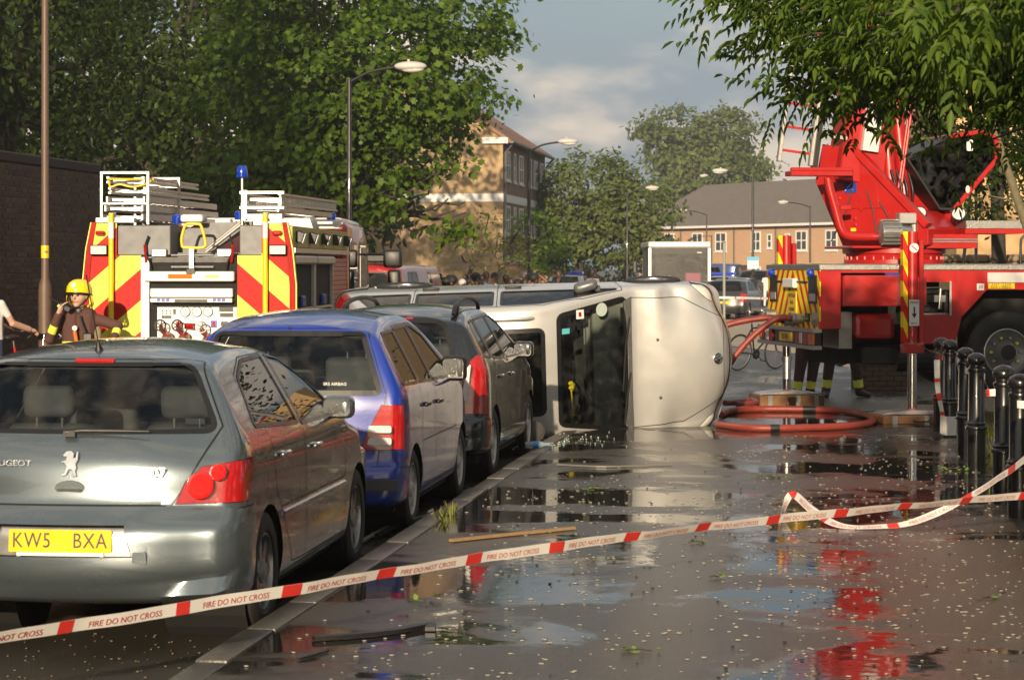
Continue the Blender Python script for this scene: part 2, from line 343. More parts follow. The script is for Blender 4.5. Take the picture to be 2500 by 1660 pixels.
# repaired strips and inspection cover in the pavement
def ragged(pts, amp=.03, step=.12, seed=1):
    rg = random.Random(seed); o = []
    for i in range(len(pts)):
        p, q = Vector(pts[i]), Vector(pts[(i+1) % len(pts)]); n = max(1, int((q-p).length/step))
        for k in range(n): o.append(tuple(p.lerp(q, k/n)+Vector((rg.uniform(-amp, amp), rg.uniform(-amp, amp)))))
    return o
sheet('yellow_line', [(-3.05, 8.0), (-2.97, 8.0), (-2.97, 10.15), (-3.05, 10.1)], .004, mat('worn_yellow_line', (.34, .23, .03), .55, var=.6, vs=18, col2=(.05, .04, .02)))
sheet('bay_line', [(-4.1, 9.42), (-3.1, 9.26), (-3.1, 9.35), (-4.1, 9.52)], .005, mat('worn_white_line', (.42, .40, .35), .55, var=.5, vs=14, col2=(.16, .14, .11)))
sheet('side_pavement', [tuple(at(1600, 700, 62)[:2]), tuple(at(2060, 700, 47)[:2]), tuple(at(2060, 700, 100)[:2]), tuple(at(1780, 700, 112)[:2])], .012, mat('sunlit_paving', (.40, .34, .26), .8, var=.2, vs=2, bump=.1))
# ------------------------------------------------------------------ cars: a lofted shell cut into panels, panes and lamps
AX = {'yz': (1, 2), 'xz': (0, 2), 'xy': (0, 1)}
class Shell:
    def __init__(s, prof, hw, belt=.95, kt=.3, spine=(.5, 3.4, .6), n=190, ar=.10, lr=.45, af=.14, lf=.7, crown=(.04, .10, .14), r=.09, low=.05, nside=13):
        P = resample(catmull(prof, 10, True), n, True); ymin, ymax = P[:, 0].min(), P[:, 0].max(); zmid = spine[2]
        s.hw = hw
        def W(y, z):
            tr = max(0, 1-(y-ymin)/lr); tf = max(0, 1-(ymax-y)/lf)
            w = hw*(1-ar*tr*tr)*(1-af*tf*tf)
            if z < .45: w -= low*((.45-z)/.28)**2
            d = z-belt; w -= kt*.5*(d+math.sqrt(d*d+.0049))
            return w
        s.W = W; vs = []; nA, nC = 9, 6; M = nA+nC+nside
        for i in range(n):
            py, pz = P[i]; qy = min(max(py, spine[0]), spine[1]); qz = zmid
            d = Vector((qy-py, qz-pz)); D = d.length; d.normalize()
            up = abs(d.y); rear = max(0, d.x); front = max(0, -d.x)
            c = crown[0]*up+crown[1]*rear+crown[2]*front
            if pz < .3: c *= .3
            rr = r*(.8+.5*(rear+front)); row = []
            w0 = W(py, pz)-rr
            for a in range(nA):
                sx = a/nA; row.append((sx*w0, py+d.x*c*sx**2.4, pz+d.y*c*sx**2.4))
            for a in range(nC):
                ph = pi/2*a/nC; t = c+rr*(1-cos(ph)); y, z = py+d.x*t, pz+d.y*t
                row.append((W(y, z)-rr+rr*sin(ph), y, z))
            for a in range(nside+1):
                t = (c+rr)+(D-c-rr)*a/nside; y, z = py+d.x*t, pz+d.y*t; row.append((W(y, z), y, z))
            vs.append([(-x, y, z) for x, y, z in reversed(row[1:])]+row)
        k = len(vs[0]); bm = bmesh.new(); V = [[bm.verts.new(p) for p in rw] for rw in vs]
        for i in range(n):
            for j in range(k-1):
                a, b, c_, d_ = V[i][j], V[i][j+1], V[(i+1) % n][j+1], V[(i+1) % n][j]
                bm.faces.new((a, b, c_, d_))
        bmesh.ops.remove_doubles(bm, verts=bm.verts, dist=.0015)
        bmesh.ops.recalc_face_normals(bm, faces=bm.faces)
        s.bm = bm; s.lay = bm.faces.layers.int.new('part')
    def region(s, pid, poly, ax='yz', cond=None, planes=(), over=False):
        bm = s.bm; a, b = AX[ax]; xs = [p[0] for p in poly]; ys = [p[1] for p in poly]; x0, x1, y0, y1 = min(xs), max(xs), min(ys), max(ys)
        area = sum(poly[i-1][0]*poly[i][1]-poly[i][0]*poly[i-1][1] for i in range(len(poly))); sg = 1 if area > 0 else -1
        cur = []
        for f in bm.faces:
            va = [v.co[a] for v in f.verts]; vb = [v.co[b] for v in f.verts]
            if max(va) < x0 or min(va) > x1 or max(vb) < y0 or min(vb) > y1: continue
            if cond is None or cond(f.calc_center_median(), f.normal): cur.append(f)
        pl = []
        for i in range(len(poly)):
            p, q = poly[i-1], poly[i]; e = (q[0]-p[0], q[1]-p[1]); l = math.hypot(*e)
            if l < 1e-6: continue
            no = [0, 0, 0]; co = [0, 0, 0]; no[a], no[b] = -e[1]/l*sg, e[0]/l*sg; co[a], co[b] = p; pl.append((Vector(co), Vector(no)))
        pl += [(Vector(c), Vector(n_)) for c, n_ in planes]
        for co, no in pl:
            if not cur: break
            es = {e for f in cur for e in f.edges}; vs = {v for f in cur for v in f.verts}
            ret = bmesh.ops.bisect_plane(bm, geom=list(cur)+list(es)+list(vs), plane_co=co, plane_no=no, dist=1e-5)
            cur = [f for f in ret['geom'] if isinstance(f, bmesh.types.BMFace) and f.is_valid and (f.calc_center_median()-co).dot(no) > 0]
        for f in cur:
            if over or f[s.lay] == 0: f[s.lay] = pid
        return cur
    def arch(s, y, z, r):
        poly = [(y+r*cos(2*pi*k/26), z+r*sin(2*pi*k/26)) for k in range(26)]
        fs = s.region(-1, poly, 'yz', lambda c, n: abs(c.x) > .42*s.hw and abs(n.x) > .2, over=True)
        bmesh.ops.delete(s.bm, geom=[f for f in fs if f.is_valid], context='FACES')
    def build(s, root, specs, paint, lining=True, seamw=.007):
        """specs: pid -> (name, material, offset, seam width, seam material)"""
        bm = s.bm; lay = s.lay; bm.normal_update(); made = {}
        groups = {}
        for f in bm.faces:
            nm = specs.get(f[lay], ('body',))[0]
            sd = (f.calc_center_median().x > 0) if ('door' in nm or 'quarter' in nm or 'side' in nm) else 0
            groups.setdefault((f[lay], sd), []).append(f)
        for (pid, sd), fs in groups.items():
            nm, mt, off, sw, sm = specs.get(pid, ('body', paint, 0, 0, None))
            idx = {}; vs = []; out = []
            for f in fs:
                row = []
                for v in f.verts:
                    if v not in idx: idx[v] = len(vs); vs.append(v.co+v.normal*off)
                    row.append(idx[v])
                out.append(row)
            me = bpy.data.meshes.new(nm); me.from_pydata(vs, [], out); me.shade_smooth(); me.set_sharp_from_angle(angle=R(60)); me.update()
            po = linkmesh(nm, me, mt, root); made[pid] = po
            if sw:
                S_ = set(fs); tgt = MB(); key = {}
                for f in fs:
                    for e in f.edges:
                        oth = [g for g in e.link_faces if g not in S_]
                        if len(e.link_faces) == 1 or oth:
                            p, q = e.verts[0].co, e.verts[1].co; d = q-p
                            if d.length < 1e-5: continue
                            nn = (f.normal+(oth[0].normal if oth else f.normal)).normalized(); sd_ = d.cross(nn).normalized()*sw/2; h = nn*(.004 if sm == 'seal' else .0025); ex = d.normalized()*.002
                            tgt.quad(p-ex-sd_+h, q+ex-sd_+h, q+ex+sd_+h, p-ex+sd_+h)
                if tgt.v:
                    sl_ = tgt.build('window_seal' if sm == 'seal' else 'panel_gap', SEAL, po)
        if lining:
            idx = {}; vs = []; out = []
            for f in bm.faces:
                pn = specs.get(f[lay], ('body', 0, 0, 0, 0))[0]
                if 'window' in pn or 'windscreen' in pn or f.calc_center_median().z < .25: continue
                row = []
                for v in f.verts:
                    if v not in idx: idx[v] = len(vs); vs.append(v.co-v.normal*.035)
                    row.append(idx[v])
                out.append(row)
            me = bpy.data.meshes.new('interior_lining'); me.from_pydata(vs, [], out); me.shade_smooth(); me.update(); linkmesh('interior_lining', me, TRIM, root)
        bm.free(); return made
    parent_of = {}

def wheel(root, loc, r=.31, w=.2, side=1, spokes=7, rimm=None, tread=True):
    pr = [(r*.64, -w*.42), (r*.70, -w*.5), (r*.86, -w*.53), (r*.96, -w*.47)]
    if tread:
        for k in range(4):
            h0 = -w*.42+k*w*.22; pr += [(r, h0), (r, h0+w*.16), (r*.975, h0+w*.17), (r*.975, h0+w*.21)]
    pr += [(r, w*.44), (r*.96, w*.47), (r*.86, w*.53), (r*.70, w*.5), (r*.64, w*.42)]
    wh = thing_part('wheel', root, loc)
    MB().lathe(pr, axis=(1, 0, 0), n=32).build('tyre', RUBBER, wh, smooth=30)
    m = MB(); x = w*.30*side
    m.lathe([(r*.66, -w*.45), (r*.67, w*.45), (r*.63, w*.46), (r*.60, w*.2), (r*.58, -w*.1)], axis=(side, 0, 0), n=28)
    m.lathe([(r*.60, -.02), (r*.2, -.015)], (x*.4, 0, 0), axis=(side, 0, 0), n=20, m=1)
    for k in range(spokes):
        t = 2*pi*k/spokes; c = Vector((x, cos(t)*r*.38, sin(t)*r*.38))
        m.box(c, (.03, r*.5, r*.20), 0, rot=Matrix.Rotation(t, 3, 'X'))
    m.lathe([(r*.20, -.01), (r*.19, .025), (r*.10, .035), (0, .036)], (x, 0, 0), axis=(side, 0, 0), n=18)
    m.build('rim', [rimm or RIM, BLACK], wh, smooth=35)
    return wh
def thing_part(name, parent, loc=(0, 0, 0), rot=(0, 0, 0)):
    o = bpy.data.objects.new(name, None); COL.objects.link(o); o.parent = parent; o.location = loc; o.rotation_euler = rot; o.empty_display_size = .05; return o
def arch_liner(root, hw, y, z, r):
    for sgn in (-1, 1):
        m = MB(); m.lathe([(r, 0), (r, hw*.5)], (sgn*hw*.45, y, z), (sgn, 0, 0), n=26); m.lathe([(0, 0), (r, 0)], (sgn*hw*.45, y, z), (sgn, 0, 0), n=26)
        m.build('wheel_arch', DARK, root)
def seat(root, x, y, z=.35, w=.48, head=True, mt=None, hh=.62):
    m = MB(); m.box((x, y+.22, z+.08), (w, .50, .16)); m.box((x, y-.06, z+.16+hh/2), (w, .13, hh), rot=(R(12), 0, 0))
    st = m.build('seat', mt or TRIM, root, bevel=.045, seg=3, smooth=50)
    if head:
        m = MB(); m.box((x, y-.15, z+hh+.28), (w*.58, .10, .17), rot=(R(8), 0, 0)); m.build('headrest', mt or TRIM, st, bevel=.04, seg=3, smooth=50)
        MB().cyl((x-.07, y-.14, z+hh+.08), (x-.07, y-.145, z+hh+.22), .006, n=6).cyl((x+.07, y-.14, z+hh+.08), (x+.07, y-.145, z+hh+.22), .006, n=6).build('headrest_post', STEEL, st)
def mirror(root, x, y, z, sgn, mt, sx=.19, sz=.135):
    sx = min(sx, .20); x -= sgn*.03
    m = MB(); m.box((x+sgn*.13, y, z), (sx, .12, sz), rot=(0, 0, -sgn*.15)); mi = m.build('door_mirror', mt, root, bevel=.04, seg=3, smooth=50)
    MB().box((x+sgn*.02, y+.02, z-.05), (.12, .05, .06)).build('mirror_arm', BLACK, mi)
    MB().prism(rrect(x+sgn*.13-sx*.42, z-sz*.38, x+sgn*.13+sx*.42, z+sz*.38, .03), 1, y-.064-.002, y-.06).build('mirror_glass', mat('mirror_glass', (.5, .5, .5), .06, 1.0, drops=.8), mi)
def handle(root, hw_at, y, z, mt):
    for sgn in (-1, 1):
        x = sgn*(hw_at+.012)
        m = MB(); m.box((x, y, z), (.03, .19, .032)); m.build('door_handle', mt, root, bevel=.012, seg=2, smooth=50)
def std_cabin(root, hw, y0, y1, ydash, zs=.34, rear=True, mt=None, rh=.62):
    MB().bb(-hw*.85, hw*.85, y0-.5, ydash+.4, .26, .33).build('cabin_floor', DARK, root)
    for x in (-hw*.45, hw*.45):
        seat(root, x, y1, zs, mt=mt)
        if rear: seat(root, x, y0, zs, mt=mt, hh=rh)
    m = MB(); m.box((0, ydash+.12, zs+.42), (hw*1.6, .5, .22), rot=(R(-8), 0, 0)); m.build('dashboard', TRIM, root, bevel=.05, seg=3, smooth=50)
    st = MB()
    st.tube([(hw*.45+.18*cos(t), ydash-.28+.06*sin(t), zs+.48+.17*sin(t)) for t in np.linspace(0, 2*pi, 21)], .014, 8)
    st.box((hw*.45, ydash-.26, zs+.48), (.3, .03, .05)); st.build('steering_wheel', BLACK, root, smooth=60)
    MB().box((0, ydash-.45, zs+.98), (.24, .03, .07)).build('rear_view_mirror', BLACK, root, bevel=.015, seg=2)

SIDE = lambda c, n: abs(c.x) > .3 and abs(n.x) > .3
def paint(name, col, metal=.5, rough=.32, drops=.25, var=.04): return mat(name, col, rough, metal, 1.0, var=var, vs=1.5, rvar=.04, drops=drops)

# ---- silver grey hatchback in front ------------------------------------------------------------
def hatchback(loc):
    root = thing('parked_car', 'silver grey hatchback parked nearest, tailgate and yellow number plate facing us', 'car', loc)
    PT = paint('steel_grey_metallic', (.14, .172, .19), .7, .27, drops=.07)
    prof = [(.16, .24), (.05, .32), (.0, .40), (-.005, .50), (.0, .60), (.05, .675), (.085, .74), (.095, .82), (.115, .93), (.165, 1.03), (.24, 1.12), (.36, 1.26), (.475, 1.395), (.52, 1.437), (.62, 1.463), (.95, 1.497), (1.4, 1.512), (1.8, 1.49), (2.2, 1.41), (2.6, 1.245), (3.0, 1.06), (3.15, 1.0), (3.5, .93), (3.85, .82), (4.05, .70), (4.17, .52), (4.18, .36), (4.1, .24), (3.6, .19), (2.2, .18), (.7, .19)]
    sh = Shell(prof, .872, .98, .60, (.62, 3.4, .62), 210, ar=.10, lr=.5, crown=(.05, .10, .16), r=.075)
    sh.arch(.80, .31, .355); sh.arch(3.40, .31, .355)
    rear = lambda c, n: c.y < .75 and n.y < -.15
    sh.region(1, rpoly([(-.715, 1.075), (.715, 1.075), (.535, 1.40), (-.535, 1.40)], .07), 'xz', rear)
    sh.region(2, rpoly([(.72, 1.075), (1.70, 1.03), (1.70, 1.405), (1.20, 1.395), (.92, 1.31)], .03), 'yz', SIDE)
    sh.region(3, [(1.80, 1.02), (2.84, 1.015), (2.42, 1.25), (2.1, 1.37), (1.80, 1.405)], 'yz', SIDE)
    sh.region(4, rpoly([(-.68, 1.04), (.68, 1.04), (.50, 1.39), (-.50, 1.39)], .06), 'xz', lambda c, n: 2.1 < c.y < 3.15 and n.y > .15)
    for k, sg in ((5, -1), (6, 1)):
        sh.region(k, [(sg*.545, .728), (sg*.59, .835), (sg*.665, .905), (sg*.98, .955), (sg*.98, .735)], 'xz', lambda c, n, sg=sg: c.y < .55 and c.x*sg > .4, planes=[((0, .40, .80), (0, -1, .45))])
    sh.region(7, [(-.54, .722), (.54, .722), (.58, .80), (.665, .92), (.755, 1.06), (.565, 1.425), (-.565, 1.425), (-.755, 1.06), (-.665, .92), (-.58, .80)], 'xz', rear)
    sh.region(8, [(-1.0, .20), (1.0, .20), (1.0, .70), (-1.0, .70)], 'xz', lambda c, n: c.y < .46, planes=[((0, .44, 0), (0, -1, 0))])
    sh.region(9, [(.66, 1.06), (1.0, .72), (1.10, .30), (1.76, .28), (1.76, 1.42), (1.18, 1.415), (.88, 1.33)], 'yz', SIDE)
    sh.region(10, [(1.76, .28), (2.92, .28), (2.97, .95), (2.92, 1.02), (2.45, 1.27), (2.1, 1.40), (1.76, 1.42)], 'yz', SIDE)
    sh.region(11, [(-.72, 3.16), (.72, 3.16), (.60, 3.98), (-.60, 3.98)], 'xy', lambda c, n: n.z > .3 and c.z > .6)
    sh.region(12, [(-.36, .475), (.36, .475), (.315, .625), (-.315, .625)], 'xz', lambda c, n: c.y < .3, over=True)
    sh.build(root, {1: ('rear_window', GLASS, -.004, .028, 'seal'), 2: ('rear_door_window', TINT, -.003, .024, 'seal'), 3: ('front_door_window', GLASS, -.003, .024, 'seal'), 4: ('windscreen', GLASS, -.003, .03, 'seal'),
        5: ('tail_light', LENSR, .008, .008, 's'), 6: ('tail_light', LENSR, .008, .008, 's'), 7: ('tailgate', PT, .002, .009, 's'), 8: ('rear_bumper', PT, .012, .006, 's'), 9: ('rear_door', PT, .0, .007, 's'), 10: ('front_door', PT, 0, .007, 's'), 11: ('bonnet', PT, 0, .007, 's'), 12: ('plate_recess', mat('silver_recess', (.55, .55, .53), .25, .8), -.012, .012, 's')}, PT)
    for y, z, r in ((.80, .31, .355), (3.40, .31, .355)): arch_liner(root, .86, y, z, r)
    for y in (.80, 3.40):
        for sg in (-1, 1): wheel(root, (sg*.755, y, .31), .31, .2, sg)
    std_cabin(root, .84, 1.15, 2.0, 2.75, .40, rh=.50)
    # tail lamp internals
    for sg in (-1, 1):
        for q_, (lx_, ly_, lz_, lr_) in enumerate(((.672, .1165, .822, .066), (.752, .150, .885, .042))):
            m = MB(); m.lathe([(lr_, 0), (lr_, .012), (lr_*.8, .014), (lr_*.78, .011), (lr_*.45, .011), (lr_*.43, .014), (0, .014)], (sg*lx_, ly_+.012, lz_), (sg*.35, -1, 0), n=24)
            m.build('lamp_ring', mat('bright_red_lens', (.58, .012, .010), .1, 0, 1, var=.3, vs=60), root)
    # badges, handle, wiper, third brake light, aerial
    m = MB(); m.lathe([(.0, .012), (.075, .012), (.082, 0)], (0, 0, 0), (0, -1, 0), n=24)
    o = m.build('tailgate_handle', PT, root, (0.02, .102, .805), smooth=40); o.scale = (1.0, 1, .48); MB().box((.02, .088, .795), (.125, .006, .012)).build('handle_slot', BLACK, root)
    lion = [(-.035, .045), (-.02, .062), (.005, .064), (.02, .05), (.017, .03), (.027, .03), (.033, .062), (.041, .06), (.04, .02), (.03, .0), (.036, -.02), (.03, -.035), (.038, -.062), (.012, -.064), (.012, -.056), (.022, -.052), (.012, -.03), (-.004, -.028), (-.016, -.058), (-.04, -.062), (-.042, -.052), (-.026, -.046), (-.016, -.012), (-.03, .004), (-.044, .004), (-.044, .012), (-.022, .018), (-.018, .034), (-.03, .034), (-.042, .05), (-.038, .056)]
    MB().prism(lion, 1, -.006, .006).build('lion_badge', CHROME, root, (.02, .098, .925), (R(-10), 0, 0), bevel=.0015)
    text('model_badge', '307', .062, mat('dull_badge', (.5, .5, .5), .35, .8), root, (.45, .093, .885), (R(82), 0, R(7)), .003, 1.15)
    text('maker_badge', 'PEUGEOT', .042, CHROME, root, (-.29, .105, .925), (R(82), 0, R(-2)), .003, 1.2)
    MB().prism(rrect(-.26, -.0555, .26, .0555, .008), 1, -.004, .004).build('number_plate', PLATEY, root, (0, .004, .553), (R(-4), 0, 0))
    text('plate_lettering', 'KW5', .105, INK, root, (-.145, -.002, .553), (R(86), 0, 0), .001, .82, spacing=1.1)
    text('plate_lettering', 'BXA', .105, INK, root, (.15, -.002, .553), (R(86), 0, 0), .001, .82, spacing=1.1)
    MB().bb(-.22, .22, -.004, .004, -.075, -.055).build('plate_holder', WHITE, root, (0, .002, .553))
    m = MB(); m.tube([(-.02, .155, 1.075), (.05, .17, 1.085), (.40, .18, 1.083)], [.014, .014, .006], 8); m.box((0.0, .16, 1.07), (.06, .03, .03)); m.build('rear_wiper', BLACK, root, smooth=50)
    MB().box((.03, .49, 1.418), (.21, .03, .026), rot=(R(-25), 0, 0)).build('brake_light', LENSR, root, bevel=.01, seg=2)
    m = MB(); m.lathe([(.028, 0), (.022, .012), (.008, .05), (.004, .06)], (0, .66, 1.46), (0, -.35, 1), n=12); m.tube([(0, .64, 1.51), (-.03, .53, 1.86)], .0035, 6); m.build('aerial', BLACK, root, smooth=50)
    for sg in (-1, 1): mirror(root, sg*.79, 2.62, 1.06, sg, PT)
    handle(root, .872, 1.16, .90, PT); handle(root, .872, 2.02, .88, PT)
    for sg in (-1, 1): MB().bb(sg*.872-.012, sg*.872+.014, 1.12, 2.9, .56, .60).build('rub_strip', PT, root, bevel=.008)
    m = MB(); m.prism(rrect(-.035, -.03, .035, .03, .014), 1, -.003, .002); m.build('towing_eye_cover', PT, root, (.40, -.004, .475)); 
    MB().tube([(-.45, .1, .27), (-.45, .45, .29)], .035, 12).box((-.52, .2, .27), (.30, .3, .1)).build('exhaust', BLACK, root, smooth=50)
    MB().bb(-.75, .75, .7, 4.0, .16, .24).build('underbody', DARK, root)
    return root
hatchback((-3.72, 10.88, 0)).rotation_euler = (0, 0, R(1.2))

# ---- blue small people carrier -------------------------------------------------------------------
def blue_carrier(loc):
    root = thing('parked_car', 'blue boxy hatchback with wide rear window parked second from us', 'car', loc)
    PT = paint('blue_metallic', (.008, .034, .30), .0, .30, drops=.15)
    prof = [(.12, .21), (.02, .26), (0, .36), (.0, .45), (.045, .50), (.06, .60), (.07, .80), (.085, .98), (.15, 1.20), (.235, 1.42), (.27, 1.475), (.36, 1.50), (.8, 1.56), (1.3, 1.585), (1.8, 1.56), (2.2, 1.45), (2.6, 1.22), (2.85, 1.06), (3.2, .95), (3.5, .82), (3.62, .66), (3.66, .45), (3.6, .24), (3.2, .19), (2, .18), (.6, .19)]
    sh = Shell(prof, .845, 1.0, .54, (.62, 2.95, .62), 190, ar=.07, lr=.4, crown=(.045, .06, .14), r=.06)
    sh.arch(.66, .29, .335); sh.arch(2.98, .29, .335)
    rear = lambda c, n: c.y < .6 and n.y < -.2
    sh.region(1, rpoly([(-.675, 1.01), (.675, 1.01), (.525, 1.425), (-.525, 1.425)], .035), 'xz', rear)
    sh.region(2, rpoly([(.34, 1.06), (.95, 1.05), (.95, 1.43), (.50, 1.42)], .03), 'yz', SIDE)
    sh.region(3, rpoly([(1.02, 1.05), (1.55, 1.04), (1.55, 1.45), (1.02, 1.44)], .03), 'yz', SIDE)
    sh.region(12, rpoly([(1.62, 1.04), (2.55, 1.03), (2.05, 1.37), (1.75, 1.45), (1.62, 1.45)], .03), 'yz', SIDE)
    sh.region(4, rpoly([(-.66, 1.08), (.66, 1.08), (.50, 1.48), (-.50, 1.48)], .06), 'xz', lambda c, n: 1.8 < c.y < 2.95 and n.y > .15)
    for k, sg in ((5, -1), (6, 1)): sh.region(k, [(sg*.545, .615), (sg*.60, .75), (sg*.685, .925), (sg*.98, .925), (sg*.98, .615)], 'xz', lambda c, n, sg=sg: c.y < .35 and c.x*sg > .4, planes=[((0, .22, .8), (0, -1, 0))])
    sh.region(8, [(-1, .19), (1, .19), (1, .49), (-1, .49)], 'xz', lambda c, n: c.y < .34, planes=[((0, .32, 0), (0, -1, 0))])
    sh.region(7, [(-.66, .495), (.66, .495), (.715, 1.0), (.55, 1.46), (-.55, 1.46), (-.715, 1.0)], 'xz', rear)
    sh.region(9, [(.98, .62), (1.02, .30), (1.58, .28), (1.58, 1.47), (.98, 1.46)], 'yz', SIDE)
    sh.region(10, [(1.58, .28), (2.6, .28), (2.62, 1.0), (2.08, 1.40), (1.75, 1.47), (1.58, 1.47)], 'yz', SIDE)
    sh.region(11, [(-.70, 2.88), (.70, 2.88), (.6, 3.48), (-.6, 3.48)], 'xy', lambda c, n: n.z > .3 and c.z > .6)
    sh.build(root, {1: ('rear_window', GLASS, -.004, .04, 'seal'), 2: ('quarter_window', TINT, -.003, .024, 'seal'), 3: ('rear_door_window', TINT, -.003, .024, 'seal'), 12: ('front_door_window', GLASS, -.003, .024, 'seal'), 4: ('windscreen', GLASS, -.003, .03, 'seal'),
        5: ('tail_light', LENSR, .008, .008, 's'), 6: ('tail_light', LENSR, .008, .008, 's'), 7: ('tailgate', PT, .002, .008, 's'), 8: ('rear_bumper', PT, .014, .006, 's'), 9: ('rear_door', PT, 0, .007, 's'), 10: ('front_door', PT, 0, .007, 's'), 11: ('bonnet', PT, 0, .007, 's')}, PT)
    for y in (.66, 2.98):
        arch_liner(root, .83, y, .29, .335)
        for sg in (-1, 1): wheel(root, (sg*.735, y, .29), .29, .18, sg, 9, mat('silver_wheel_trim', (.5, .5, .48), .4, .4, var=.1))
    std_cabin(root, .82, 1.0, 1.75, 2.45, .46)
    for sg in (-1, 1):
        for z0, z1 in ((.74, .79), (.655, .705)):
            MB().prism(rpoly([(sg*.60, z0), (sg*.775, z0), (sg*.775, z1), (sg*.62, z1)], .015), 1, .035, .055).build('lamp_window', LENSW, root)
        mirror(root, sg*.76, 2.40, 1.09, sg, BLACK, .2, .2)
    for q in (-1, 1): MB().bb(min(q*.30, q*.83), max(q*.30, q*.83), -.022, .02, .34, .415).build('bumper_strip', mat('grey_bumper_strip', (.06, .06, .06), .55), root)
    MB().bb(-.3, .3, -.024, .02, .34, .415).build('bumper_strip', MATS['grey_bumper_strip'], root)
    handle(root, .845, 1.12, .88, BLACK); handle(root, .845, 1.70, .87, BLACK)
    text('window_sticker', 'SRS AIRBAG', .032, WHITE, root, (.36, .098, 1.075), (R(73), 0, 0), .001)
    MB().bb(-.09, .09, -.002, .002, -.018, .018).build('badge_strip', WHITE, root, (.28, .060, .83))
    MB().lathe([(.02, 0), (.018, .006), (0, .007)], (.15, .062, .82), (0, -1, 0), n=14).build('tailgate_lock', CHROME, root)
    MB().prism(rrect(-.26, -.055, .26, .055, .008), 1, -.004, .004).build('number_plate', PLATEY, root, (0, .045, .60))
    m = MB(); m.lathe([(.012, 0), (.008, .01), (0, .012)], (0, .25, 1.468), (0, -1, .3), n=10); m.build('washer_jet', BLACK, root)
    MB().bb(-.75, .75, .25, 3.4, .16, .24).build('underbody', DARK, root)
    return root
blue_carrier((-3.77, 15.75, 0)).rotation_euler = (0, 0, R(.5))

